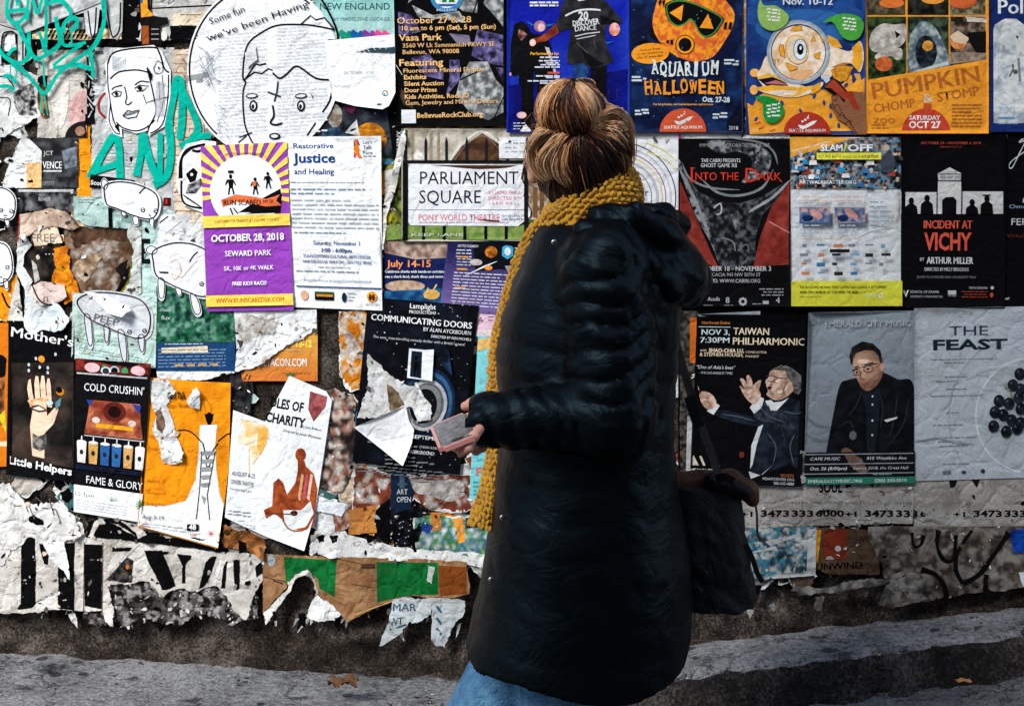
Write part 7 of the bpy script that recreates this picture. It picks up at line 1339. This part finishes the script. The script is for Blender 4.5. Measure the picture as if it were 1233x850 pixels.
def hand(w, fingers, thumb, palm, h2=.0026):
    allp = np.array([w] + [p for fg in fingers for p in fg[:-1]] + [p for p in thumb[:-1]] + list(palm))
    lo, hi = allp.min(0) - .03, allp.max(0) + .03
    X = grid(lo, hi, h2)
    f = cone(X, w, palm[0], .026, .022)[0]
    f = smin(f, cone(X, palm[0], palm[1], .024, .022)[0], .012)
    f = smin(f, cone(X, palm[0] + [0, 0, -.012], palm[1] + [0, 0, -.014], .02, .018)[0], .012)
    g = None
    for fg in fingers + [thumb]:
        r = fg[-1]; p = fg[:-1]; q = None
        for i in range(len(p) - 1):
            d = cone(X, p[i], p[i + 1], r * (1.08 - .08 * i), r * (1.0 - .08 * i))[0]; q = d if q is None else smin(q, d, .003)
        for j in p[1:-1]: q = smin(q, ell(X, j, (r * 1.06,) * 3), .003)
        f = smin(f, q, .004)
    return surfnet(f, lo, h2)
pl = [Q(590, 512, .185), Q(577, 510, .20)]
V2, F2 = hand(wr_l, [[Q(583, 509, .215), Q(571, 525, .262), Q(564, 539, .268), Q(555, 546, .262), .0088],
                     [Q(580, 512, .20), Q(566, 533, .235), Q(552, 539, .235), Q(541, 536, .225), .0090],
                     [Q(582, 518, .19), Q(570, 537, .21), Q(557, 541, .205), Q(547, 536, .19), .0084],
                     [Q(588, 524, .185), Q(581, 539, .20), Q(573, 543, .20), Q(566, 540, .19), .0074]],
              [Q(590, 500, .18), Q(580, 490, .165), Q(568, 486, .150), Q(560, 489, .142), .0102], pl)
ax = wr_r; dn = np.array([-.01, 0, -1.0])
V3, F3 = hand(wr_r, [[ax + dn * .08 + [-.03 + .02 * i, 0, 0], ax + dn * (.115 + .005 * (i in (1, 2))) + [-.034 + .021 * i, .006, 0], ax + dn * (.135 + .008 * (i in (1, 2))) + [-.034 + .02 * i, .016, 0], ax + dn * (.15 + .01 * (i in (1, 2))) + [-.033 + .02 * i, .028, 0], (.0085, .009, .0085, .0075)[i]] for i in range(4)],
              [ax + dn * .03 + [-.02, -.01, 0], ax + dn * .055 + [-.042, -.012, 0], ax + dn * .08 + [-.05, -.006, 0], ax + dn * .098 + [-.05, 0, 0], .0095], [ax + dn * .02, ax + dn * .068], .0032)
V = np.vstack([V1, V2, V3]); F = np.vstack([F1, F2 + len(V1), F3 + len(V1) + len(V2)])
person = mesh_obj('person', V, F, SKIN)
tag(person, 'woman seen from behind in a long black puffer coat and mustard scarf, reading the posters', 'person')

# ---- coat
SEC = [(256, 690, 770, .07), (270, 654, 796, .13), (292, 638, 812, .165), (330, 622, 820, .18), (380, 609, 815, .19), (430, 602, 811, .19), (480, 604, 808, .19),
       (540, 602, 810, .195), (600, 594, 817, .21), (660, 584, 828, .22), (720, 575, 830, .23), (780, 562, 828, .235), (850, 552, 826, .24)]
h = .0062
lo = np.array([-.17, -D0 - .37, .43]); X = grid(lo, (.36, -D0 + .29, 1.55), h)
py = HY + (HC - X[2]) * S * D / (D - D0)
sx = S * D / (D - D0); px = CX + X[0] * sx
col = lambda i: np.interp(py, [s[0] for s in SEC], [s[i] for s in SEC])
xl, xr, bb = col(1), col(2), col(3); cx = (xl + xr) / 2; aa = (xr - xl) / 2
ex = 2.4
q = ((np.abs(px - cx) / aa) ** ex + (np.abs(X[1] + D0) / bb) ** ex) ** (1 / ex) - 1
f = q * np.minimum(aa / sx, bb)
ph = X[2] * 1.0 + .10 * (X[0]) + .012 * np.sin(X[0] * 17 + X[1] * 11)
puff = np.abs(np.sin(math.pi * ph / .062)) ** .4
f = np.maximum(f, (252 - py) / sx)
f = f - .0045 * puff * np.clip((600 - py) / 120, .35, 1) - .006 * n3(X, 9, 3) - .0025 * n3(X, 38, 7)
f = np.maximum(f, (py - np.interp(px, [540, 560, 590, 620, 660, 700, 750, 790, 815, 830], [778, 782, 777, 775, 783, 792, 796, 786, 776, 750])) / sx)   # slanting hem
f = np.maximum(f, -(ell(X, Q(695, 830, 0), (.155, .19, .09))))                      # hollow under the hem
# sleeves
for a, b, c, sg in ((sh_l, el_l, Q(586, 506, .19), 1), (sh_r, el_r, Q(700, 600, -.19), -1)):
    d1, t1 = cone(X, a, b, .078, .070); d2, t2 = cone(X, b, c, .062, .044)
    L1, L2 = np.linalg.norm(b - a), np.linalg.norm(c - b)
    w1 = np.abs(np.sin(math.pi * (t1 * L1 / .043 + 3.2 * X[0] - 2.0 * X[1] + .45 * np.sin(X[0] * 26 + X[1] * 22) + .5 * n3(X, 18, 41)))) ** .42
    w2 = np.abs(np.sin(math.pi * (t2 * L2 / .036 + .4 * np.sin(X[2] * 34 + X[1] * 20) + .6 * n3(X, 22, 43)))) ** .42
    d1 = d1 - .011 * w1 - .005 * n3(X, 30, 21) - .004 * n3(X, 75, 27); d2 = d2 - .007 * w2 - .004 * n3(X, 42, 25)
    arm = smin(d1, d2, .02)
    arm = np.maximum(arm, -cone(X, c + (c - b) * .03, c + (c - b) * .3, .031, .033)[0])
    f = smin(f, arm, .016)
# collar stand
f = smin(f, np.maximum(ell(X, Q(700, 284, 0), (.096, .125, .034)), -ell(X, Q(705, 262, 0), (.080, .10, .05))), .012)
V, F = surfnet(f, lo, h); COATV = V
coat = mesh_obj('coat', V, F, NYLON, person); tag(coat, 'long black quilted puffer coat')
# hood lying on the back
h = .0058; lo = np.array([.05, -D0 - .24, 1.20]); X = grid(lo, (.42, -D0 + .22, 1.52), h)
f = ell(X, Q(796, 314, .0), (.102, .150, .066), -.68)
for rr, pts in ((.022, [Q(706, 278, .14), Q(742, 284, .165), Q(778, 318, .165), Q(806, 346, .13), Q(830, 352, .05), Q(836, 344, -.04)]),
                (.026, [Q(724, 262, .12), Q(764, 262, .13), Q(800, 284, .12), Q(832, 318, .06)]),
                (.024, [Q(752, 262, .06), Q(798, 262, .05), Q(812, 270, -.02), Q(795, 268, -.10), Q(750, 262, -.13)])):
    g = None
    for a, b in zip(pts[:-1], pts[1:]):
        q = cone(X, a, b, rr, rr)[0]; g = q if g is None else smin(g, q, .02)
    f = smin(f, g, .008)
f = f - .003 * np.abs(np.sin(math.pi * ((X[0] * .75 + X[2] * .66) / .06))) ** .6 - .006 * n3(X, 24, 5) - .003 * n3(X, 60, 6)
f = f - .006 * n3(X, 160, 9) * np.clip((X[2] - 1.458) / .01, 0, 1)
V, F = surfnet(f, lo, h); hood = mesh_obj('hood', V, F, NYLON, coat)
def ball(name, c, r, mat, parent, sq=1.0, n=12):
    bm = bmesh.new(); bmesh.ops.create_uvsphere(bm, u_segments=n * 2, v_segments=n, radius=r)
    for v in bm.verts: v.co.y *= sq; v.co += Vector(c)
    me = bpy.data.meshes.new(name); bm.to_mesh(me); bm.free(); me.materials.append(mat)
    me.polygons.foreach_set('use_smooth', np.ones(len(me.polygons), bool))
    o = bpy.data.objects.new(name, me); COL.objects.link(o); o.parent = parent; return o
def front(V, px_, py_, r=5):
    k = S * D / (D + V[:, 1]); m = np.hypot(V[:, 0] * k + CX - px_, HY + (HC - V[:, 2]) * k - py_) < r
    return V[m][np.argmin(V[m][:, 1])] if m.any() else Q(px_, py_, .15)
for px_, py_ in ((664, 290), (601, 621), (588, 697)): ball('snap_button', front(COATV, px_, py_) + [0, -.001, 0], .0055, METAL, coat, .5)

def curve3(pts, n=8):
    p = np.array(pts); m = len(p); o = []
    for i in range(m - 1):
        a, b, c, d = p[max(i - 1, 0)], p[i], p[i + 1], p[min(i + 2, m - 1)]
        for k in range(n):
            t = k / n; o.append(.5 * (2 * b + (c - a) * t + (2 * a - 5 * b + 4 * c - d) * t * t + (3 * b - a - 3 * c + d) * t ** 3))
    return o + [p[-1]]
# ---- hair: a dark under-layer, strands drawn up to the bun
HC_ = Q(699, 185, .0); HR = np.array([.086, .104, .114])
BUN = Q(686, 133, .075); BR_ = np.array([.060, .056, .054])
h = .005; lo = np.array([-.02, -D0 - .18, 1.42]); X = grid(lo, (.26, -D0 + .14, 1.73), h)
f = ell(X, HC_, HR); f = smin(f, ell(X, Q(702, 218, .035), (.064, .06, .045)), .02)
f = smin(f, ell(X, Q(668, 172, .05), (.034, .05, .034)), .015); f = smin(f, ell(X, Q(732, 170, .045), (.036, .05, .045)), .015)
f = smin(f, ell(X, BUN, BR_), .008); f = smin(f, ell(X, Q(704, 104, .06), (.020, .02, .014)), .008)
f = np.maximum(f, -ell(X, HEAD + [-.006, .115, -.07], (.066, .06, .10)))          # face left free
V, F = surfnet(f, lo, h)
ink = np.repeat(lin((30, 17, 10))[None], len(V), 0)
hair = mesh_obj('hair', V, F, HAIRM, person, ink=ink); tag(hair, 'streaky blonde and brown hair in a high bun')
rs = np.random.RandomState(7)
def project(p, k=1.0):
    """push a point onto the hair volume's surface"""
    best = None
    for c, r in ((HC_, HR), (Q(668, 172, .05), np.array((.034, .05, .034))), (Q(732, 170, .045), np.array((.036, .05, .045))), (Q(702, 218, .035), np.array((.064, .06, .045)))):
        v = p - c; L = math.sqrt(((v / r) ** 2).sum()); q_ = c + v / max(L, 1e-6)
        if L < 1 or best is None:
            if best is None or np.linalg.norm(q_ - HC_) > np.linalg.norm(best - HC_): best = q_
    return best
SV, SF, SC_ = [], [], []
def strand(pts, r0, c):
    p = np.array(pts); t = np.gradient(p, axis=0); t /= np.maximum(np.linalg.norm(t, axis=1), 1e-9)[:, None]
    up = np.array([.3, -1, .2]); s1 = np.cross(t, up); s1 /= np.maximum(np.linalg.norm(s1, axis=1), 1e-9)[:, None]; s2 = np.cross(t, s1)
    n = len(p); base = sum(len(v) for v in SV); u = np.linspace(0, 1, n); r = r0 * np.clip(np.minimum(u * 6 + .35, (1 - u) * 6 + .3), 0, 1)
    ring = [p + (s1 * math.cos(a) + s2 * math.sin(a)) * r[:, None] for a in (0, 2.094, 4.189)]
    SV.append(np.stack(ring, 1).reshape(-1, 3)); SC_.append(np.repeat(c[None], n * 3, 0))
    for i in range(n - 1):
        for j in range(3):
            a = base + i * 3 + j; b = base + i * 3 + (j + 1) % 3; SF.append((a, b, b + 3, a + 3))
BL1, BL2, BR1, BR2 = lin((232, 192, 148)), lin((196, 138, 84)), lin((122, 66, 34)), lin((40, 20, 11))
def tone(g, dark):
    """streaks: clumps of fair and brown strands"""
    m = float(fbm(np.array([g * 9.0]), np.array([.5]), 3, 3)[0]) + rs.uniform(-.14, .14) - dark
    if m > .60: return BL1 * rs.uniform(.8, 1.05)
    if m > .48: return BL2 * rs.uniform(.8, 1.1)
    if m > .32: return BR1 * rs.uniform(.7, 1.2)
    return BR2 * rs.uniform(.6, 1.4)
base = Q(690, 150, .085)
Bd = (base - HC_) / HR; Bd /= np.linalg.norm(Bd)
k = 0
while k < 1800:
    v = rs.normal(size=3); v /= np.linalg.norm(v)
    P0 = HC_ + v * HR
    if v[1] > .55 and v[2] < .45: continue          # face side
    if v[2] < -.93: continue
    ang = math.acos(np.clip(v @ Bd, -1, 1))
    if ang < .5: continue
    k += 1
    perp = v - (v @ Bd) * Bd; perp /= np.linalg.norm(perp)
    g = math.atan2(perp @ np.array([1, 0, 0]), perp @ np.array([0, .4, .9]))
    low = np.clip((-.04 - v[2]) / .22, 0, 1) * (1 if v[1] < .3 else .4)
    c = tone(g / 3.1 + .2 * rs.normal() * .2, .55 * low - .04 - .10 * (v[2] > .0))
    cl = float(fbm(np.array([g * 5.]), np.array([2.5]), 11, 2)[0]) - .5
    pts = []; lift = rs.uniform(.000, .005) + max(0, cl) * .022; side = np.cross(Bd, perp); bend = cl * 1.2 + rs.normal() * .16
    for u in np.linspace(0, 1, 9):
        a = ang * (1 - u) + .16 * u; w_ = bend * math.sin(u * 3.1) * .5; d = math.cos(a) * Bd + math.sin(a) * (perp * math.cos(w_) + side * math.sin(w_))
        p = project(HC_ + d * HR * 1.02); d2 = p - HC_
        p = p + d2 / np.linalg.norm(d2) * (lift + .004 * math.sin(u * 3.1)) + rs.normal(size=3) * .0007; pts.append(p)
    strand(pts, rs.uniform(.0006, .0014), c)
# strands over the bun
Td = np.array([.12, -.25, .96]); Td /= np.linalg.norm(Td); bd = np.array([.05, -.45, -.9]); 
ax1 = np.cross(Td, [1, 0, 0]); ax1 /= np.linalg.norm(ax1); ax2 = np.cross(Td, ax1)
for k in range(1000):
    th = rs.uniform(0, 2 * math.pi); tw = rs.uniform(.5, .9); pts = []
    th2 = float(fbm(np.array([th * 2.2]), np.array([.3]), 31, 2)[0]) - .5; tw += th2 * 1.6; a1 = rs.uniform(2.0, 2.7); a0 = rs.uniform(.12, .5); lift = rs.uniform(0, .004)
    for u in np.linspace(0, 1, 10):
        a = a0 + (a1 - a0) * u; t_ = th + tw * (u - .3) + .12 * math.sin(u * 5 + th * 3)
        d = math.cos(a) * Td + math.sin(a) * (math.cos(t_) * ax1 + math.sin(t_) * ax2)
        pts.append(BUN + d * BR_ * (1.02 + .05 * math.sin(u * 6 + th * 5) + .10 * th2) + d * lift + rs.normal(size=3) * .0006)
    strand(pts, rs.uniform(.0006, .0014), tone(th / 3.1 + 5, .02 if a1 < 2.45 else .1))
for k in range(70):     # knot on top of the bun
    th = rs.uniform(0, 6.3); c0 = Q(704, 103, .06); pts = []
    for u in np.linspace(0, 1, 7):
        a = th + u * 3.2; pts.append(c0 + np.array([.02 * math.cos(a), .016 * math.sin(a), .010 * math.sin(u * 3.1 + th) + .004]))
    strand(pts, .0013, tone(th, .02))
for k in range(110):     # flyaways and the loose wisps on the left
    a = Q(rs.uniform(648, 748), rs.uniform(104, 200), rs.uniform(-.02, .08)) if k < 80 else Q(rs.uniform(640, 656), rs.uniform(148, 176), .03)
    b = a + (np.array([rs.uniform(-.022, .022), rs.uniform(-.01, .01), rs.uniform(-.004, .022)]) if k < 80 else np.array([rs.uniform(-.03, -.008), rs.uniform(-.01, .01), rs.uniform(-.015, .02)]))
    m = (a + b) / 2 + rs.normal(size=3) * .006; strand([a, a * .6 + m * .4, m, m * .5 + b * .5, b], .00035, BL2 * .8 if k % 3 else BR1)
for path, dark in (([(680, 156, .095), (660, 154, .10), (648, 170, .08), (650, 192, .07), (662, 210, .065)], -.14), ([(686, 160, .105), (672, 168, .112), (662, 186, .102), (668, 206, .09)], -.12), ([(692, 160, .105), (684, 176, .112), (682, 198, .105), (690, 216, .09)], .0),
                   ([(712, 146, .10), (732, 138, .078), (747, 156, .045), (752, 188, .025), (748, 210, .02)], -.1), ([(700, 160, .105), (722, 174, .10), (738, 198, .07), (742, 216, .05)], .02)):
    P4 = np.array(curve3([Q(*q_) for q_ in path], 6)); r_ = .021
    for k in range(190):
        a, rr = rs.uniform(0, 6.28), r_ * math.sqrt(rs.uniform()); o_ = np.array([math.cos(a) * rr, math.sin(a) * rr * .25, math.sin(a + 1) * rr * .8]); w_ = rs.normal(size=3) * .003
        u = np.linspace(0, 1, len(P4))[:, None]
        strand(P4 + o_ * (.55 + .6 * np.sin(u * 2.8)) + w_ * u * 2, rs.uniform(.0004, .0008), tone(a / 3.1 + dark * 9, dark))
st_o = mesh_obj('strands', np.vstack(SV), SF, HAIRM, hair, ink=np.vstack(SC_))
for dx in (-.026, .018):
    e = ball('eye', HEAD + [dx, .088, .006], .0115, simple_mat('eye_white', (226, 224, 220), .2), person)
    ball('iris', HEAD + [dx, .0975, .006], .0055, simple_mat('iris', (60, 80, 70), .2), e, .6)
ball('earring', Q(632, 197, .012), .0042, METAL, person)

# ---- knitted scarf: a rolled band with rows of stitches
def sweep(path, prof, nseg, name, parent, gap=.0105, closed=False):
    p = np.array(path); n = len(p)
    seg = np.linalg.norm(np.diff(np.vstack([p, p[:1]]) if closed else p, axis=0), axis=1); L = np.concatenate([[0], np.cumsum(seg)])
    tot = L[-1]; m = int(tot / gap); s_ = np.linspace(0, tot, m, endpoint=not closed)
    src = np.vstack([p, p[:1]]) if closed else p
    C = np.column_stack([np.interp(s_, L, src[:, i]) for i in range(3)])
    for _ in range(3):
        if closed: C = (np.roll(C, 1, 0) + 2 * C + np.roll(C, -1, 0)) / 4
        else: C[1:-1] = (C[:-2] + 2 * C[1:-1] + C[2:]) / 4
    T = np.gradient(C, axis=0)
    if closed: T[0] = C[1] - C[-1]; T[-1] = C[0] - C[-2]
    T /= np.linalg.norm(T, axis=1)[:, None]
    VV, FF = [], []; cnt = 0
    sph = [(math.cos(a) * math.cos(b), math.sin(a) * math.cos(b), math.sin(b)) for b in (-1.571, -.7, 0, .7, 1.571) for a in np.linspace(0, 6.283, 7)[:-1]]
    sph = np.array(sph); sf = [(r * 6 + i, r * 6 + (i + 1) % 6, (r + 1) * 6 + (i + 1) % 6, (r + 1) * 6 + i) for r in range(4) for i in range(6)]
    core = []
    for i in range(len(C)):
        u = i / max(1, len(C) - 1); w_, t_, nrm = prof(u, C[i], T[i])
        wd = np.cross(T[i], nrm); wd /= np.linalg.norm(wd); nrm = np.cross(wd, T[i])
        core.append([C[i] + wd * w_ * .93 * math.cos(a) + nrm * t_ * .9 * math.sin(a) for a in np.linspace(0, 6.283, 17)[:-1]])
        k = max(8, int(math.pi * (w_ + t_) / .0095))
        for j in range(k):
            a = 2 * math.pi * (j + .5 * (i % 2)) / k
            c = C[i] + wd * w_ * math.cos(a) + nrm * t_ * math.sin(a)
            out = wd * math.cos(a) / w_ + nrm * math.sin(a) / t_; out /= np.linalg.norm(out)
            sd_ = np.cross(T[i], out); sg = 1 if j % 2 else -1
            d1 = T[i] + sd_ * .55 * sg; d1 /= np.linalg.norm(d1); d2 = np.cross(out, d1)
            jj = rs.normal(size=3) * .0009
            VV.append(c + jj + np.outer(sph[:, 0], d1) * .0078 + np.outer(sph[:, 1], d2) * .0046 + np.outer(sph[:, 2], out) * .0052)
            FF += [tuple(q_ + cnt for q_ in f_) for f_ in sf]; cnt += 30
    core = np.array(core); a0 = cnt; VV.append(core.reshape(-1, 3)); mm = len(C)
    for i in range(mm if closed else mm - 1):
        for j in range(16): FF.append((a0 + i * 16 + j, a0 + i * 16 + (j + 1) % 16, a0 + ((i + 1) % mm) * 16 + (j + 1) % 16, a0 + ((i + 1) % mm) * 16 + j))
    return mesh_obj(name, np.vstack(VV), FF, WOOL, parent)
ctr = Q(711, 249, 0)
loop = []
for a in np.linspace(0, 2 * math.pi, 60)[:-1]:
    x, y = .074 * math.cos(a), .086 * math.sin(a); loop.append(ctr + [x, y, .036 * math.cos(a) - .016 * max(0, -math.sin(a)) * 0])
def pl_(u, c, t): 
    o = c - ctr; o[2] = 0; o /= np.linalg.norm(o); return (.048 + .005 * math.sin(u * 19), .025, o + np.array([0, 0, .25]))
scarf = sweep(loop, pl_, 0, 'scarf', person, closed=True); tag(scarf, 'chunky mustard knitted scarf')
tail = [Q(668, 268, .03), Q(647, 286, .02), Q(634, 312, .0), Q(623, 340, -.01), Q(614, 368, -.02), Q(605, 402, -.03), Q(601, 440, -.03), Q(601, 490, -.03), Q(598, 545, -.02), Q(590, 590, 0), Q(583, 632, .01)]
def pt_(u, c, t): return (.034 + .006 * math.sin(u * 14), .015 + .012 * (u > .9) * (u - .9) * 10, np.array([-1, -.35, .15]))
sweep(tail, pt_, 0, 'scarf_tail', scarf)
lump = [Q(628, 325, .10), Q(620, 338, .10), Q(622, 350, .09)]
# ---- jeans and boots
h = .008; lo = np.array([-.24, -D0 - .22, .06]); X = grid(lo, (.30, -D0 + .2, .82), h); f = None
for k_, a_ in ((kn_f, an_f), (kn_b, an_b)):
    hp = np.array([hip[0] - .01, k_[1] * .7 + hip[1] * .3, hip[2] - .02])
    d1 = cone(X, hp, k_, .100, .070)[0]; d2 = cone(X, k_, a_ + [0, 0, -.02], .068, .058)[0]
    d = smin(d1, d2, .02); f = d if f is None else smin(f, d, .02)
f = np.maximum(f - .006 * n3(X, 26, 3) - .003 * n3(X, 60, 5), .11 - X[2])
V, F = surfnet(f, lo, h); mesh_obj('jeans', V, F, DENIM, person)
for k_, a_ in ((kn_f, an_f), (kn_b, an_b)):
    g = 0.02; h = .006; lo = a_ + [-.24, -.07, -.13]; X = grid(lo, a_ + [.09, .07, .10], h)
    f = cone(X, a_ + [0, 0, .06], a_ + [.005, 0, -.05], .050, .047)[0]
    f = smin(f, cone(X, a_ + [0, 0, -.07], a_ + [-.15, 0, -.085], .042, .034)[0], .03); f = np.maximum(f, (a_[2] - .105) - X[2])
    V, F = surfnet(f, lo, h); mesh_obj('boot', V, F, BLACKM, person)

# ---- phone in the left hand
A, B, Dn = np.array(P(517, 512.5, D0 + .15)[:]), np.array(P(563, 494.5, D0 + .14)[:]), np.array(P(540, 537, D0 + .285)[:])
def slab(u0, v0, w_, l_, t0, t1, name, mat, parent, bev=.006):
    bm = bmesh.new(); bmesh.ops.create_cube(bm, size=1)
    bmesh.ops.scale(bm, vec=(w_, l_, t1 - t0), verts=bm.verts); bmesh.ops.translate(bm, vec=(u0 + w_ / 2, v0 + l_ / 2, (t0 + t1) / 2), verts=bm.verts)
    vert = [e for e in bm.edges if abs(e.verts[0].co.z - e.verts[1].co.z) > 1e-5]
    bmesh.ops.bevel(bm, geom=vert, offset=bev, segments=5, affect='EDGES')
    me = bpy.data.meshes.new(name); bm.to_mesh(me); bm.free(); me.materials.append(mat)
    o = bpy.data.objects.new(name, me); COL.objects.link(o); o.parent = parent; return o
u_ = B - A; W_ = np.linalg.norm(u_); u_ /= W_; v_ = Dn - A; v_ -= (v_ @ u_) * u_; L_ = np.linalg.norm(v_); v_ /= L_; n_ = np.cross(u_, v_)
if n_[1] > 0: n_ = -n_
Mx = Matrix(((u_[0], v_[0], n_[0], A[0]), (u_[1], v_[1], n_[1], A[1]), (u_[2], v_[2], n_[2], A[2]), (0, 0, 0, 1)))
phone = slab(0, 0, W_, L_, -.0085, 0, 'phone', PINK, None, .010); phone.matrix_world = Mx
tag(phone, 'smartphone in a coral pink case held in the woman hand', 'phone')
slab(.005, .006, W_ - .010, L_ - .012, -.001, .0006, 'screen', GLASS, phone, .006)
slab(W_ * .34, L_ - .019, W_ * .32, .007, .0005, .0016, 'button', BLACKM, phone, .003)

# ---- shoulder bag behind her hip
bag = bpy.data.objects.new('shoulder_bag', None); COL.objects.link(bag); bag.location = P(862, 722, D0 - .10)
tag(bag, 'black canvas shoulder bag with brown rolled flap hanging behind the woman', 'bag')
bo = np.array(bag.location[:])
def bagmesh(name, f, lo, h, mat, parent=bag):
    V, F = surfnet(f, lo, h); return mesh_obj(name, V - bo, F, mat, parent)
DD = -.10; sx2 = S * D / (D - D0 - DD)
lo = np.array(P(790, 735, D0 + DD)[:]) - [0, .02, 0]; lo[1] = -D0 - DD - .09; hi = np.array(P(930, 575, D0 + DD)[:]); hi[1] = -D0 - DD + .09
h = .0048; X = grid(lo, hi, h); py = HY + (HC - X[2]) * sx2; px = CX + X[0] * sx2
xr = np.interp(py, [575, 600, 640, 680, 712, 722], [886, 889, 893, 900, 907, 904]); xl = np.interp(py, [575, 722], [805, 822])
cx = (xr + xl) / 2; a_ = (xr - xl) / 2; bd_ = np.interp(py, [575, 640, 722], [.045, .062, .07])
q = ((np.abs(px - cx) / a_) ** 4 + (np.abs(X[1] + D0 + DD) / bd_) ** 4) ** .25 - 1
f = np.maximum(q * .05, np.maximum((py - 722) / sx2, (582 - py) / sx2)) - .004 * n3(X, 30, 3) - .003 * n3(X, 70, 4) - .003
bagmesh('bag_body', f, lo, h, CANVAS)
lo = np.array(P(790, 618, D0 + DD)[:]); lo[1] = -D0 - DD - .10; hi = np.array(P(930, 560, D0 + DD)[:]); hi[1] = -D0 - DD + .09; X = grid(lo, hi, .0042)
DQ = lambda x, y, dd=0: np.array(P(x, y, D0 + DD + dd)[:])
f = cone(X, DQ(806, 584, .0), DQ(880, 580, .0), .028, .026)[0]; f = smin(f, cone(X, DQ(880, 581, .01), DQ(902, 590, .03), .026, .020)[0], .01); f = smin(f, cone(X, DQ(902, 590, .03), DQ(906, 602, .03), .018, .013)[0], .01)
f = f - .004 * n3(X, 40, 3)
flap = bagmesh('flap', f, lo, .0042, LEATHER)
lo2 = DQ(838, 612); lo2[1] = -D0 - DD - .11; hi2 = DQ(905, 565); hi2[1] = -D0 - DD + .03; X = grid(lo2, hi2, .004)
f = cone(X, DQ(858, 578, .035), DQ(898, 592, .045), .016, .014)[0] - .003 * n3(X, 60, 8)
bagmesh('cloth_roll', f, lo2, .004, CANVAS)
X = grid(DQ(815, 606) - [0, .06, 0], DQ(846, 580) + [0, .0, 0], .003)
f = ell(X, DQ(830, 598, .03), (.020, .008, .007), -.15); 
def ribbon(name, pts, wd, th, mat, parent, nrm=(0, -1, 0)):
    p = np.array(pts); t = np.gradient(p, axis=0); t /= np.linalg.norm(t, axis=1)[:, None]; n = np.array(nrm, float)
    s_ = np.cross(t, n); s_ /= np.linalg.norm(s_, axis=1)[:, None]; n2 = np.cross(s_, t); m = len(p)
    V = np.vstack([p + s_ * wd / 2 + n2 * th / 2, p - s_ * wd / 2 + n2 * th / 2, p - s_ * wd / 2 - n2 * th / 2, p + s_ * wd / 2 - n2 * th / 2])
    F = [(a * m + i, a * m + i + 1, b * m + i + 1, b * m + i) for a, b in ((0, 1), (1, 2), (2, 3), (3, 0)) for i in range(m - 1)] + [(0, m, 2 * m, 3 * m), (m - 1, 4 * m - 1, 3 * m - 1, 2 * m - 1)]
    return mesh_obj(name, V - bo, F, mat, parent, smooth=False)
ribbon('strap', curve3([Q(770, 300, -.12), Q(792, 345, -.075), Q(808, 392, -.06), Q(824, 448, -.065), Q(842, 505, -.07), Q(860, 556, -.07), Q(868, 582, -.065)]), .016, .003, WEB, bag)
bk = ribbon('buckle', [Q(830, 477, -.060), Q(836, 496, -.060), Q(842, 514, -.062)], .023, .006, BLACKM, bag)
ribbon('strap_end', curve3([Q(862, 576, -.04), Q(872, 574, -.035), Q(884, 580, -.03)]), .016, .004, BLACKM, bag)
ribbon('cord', curve3([Q(906, 596, -.07), Q(911, 615, -.07), Q(912, 640, -.075), Q(916, 652, -.075)]), .004, .003, LEATHER, bag)
ribbon('side_strap', curve3([Q(898, 655, -.05), Q(906, 672, -.045), Q(912, 690, -.045), Q(918, 700, -.05)]), .010, .003, BLACKM, bag)
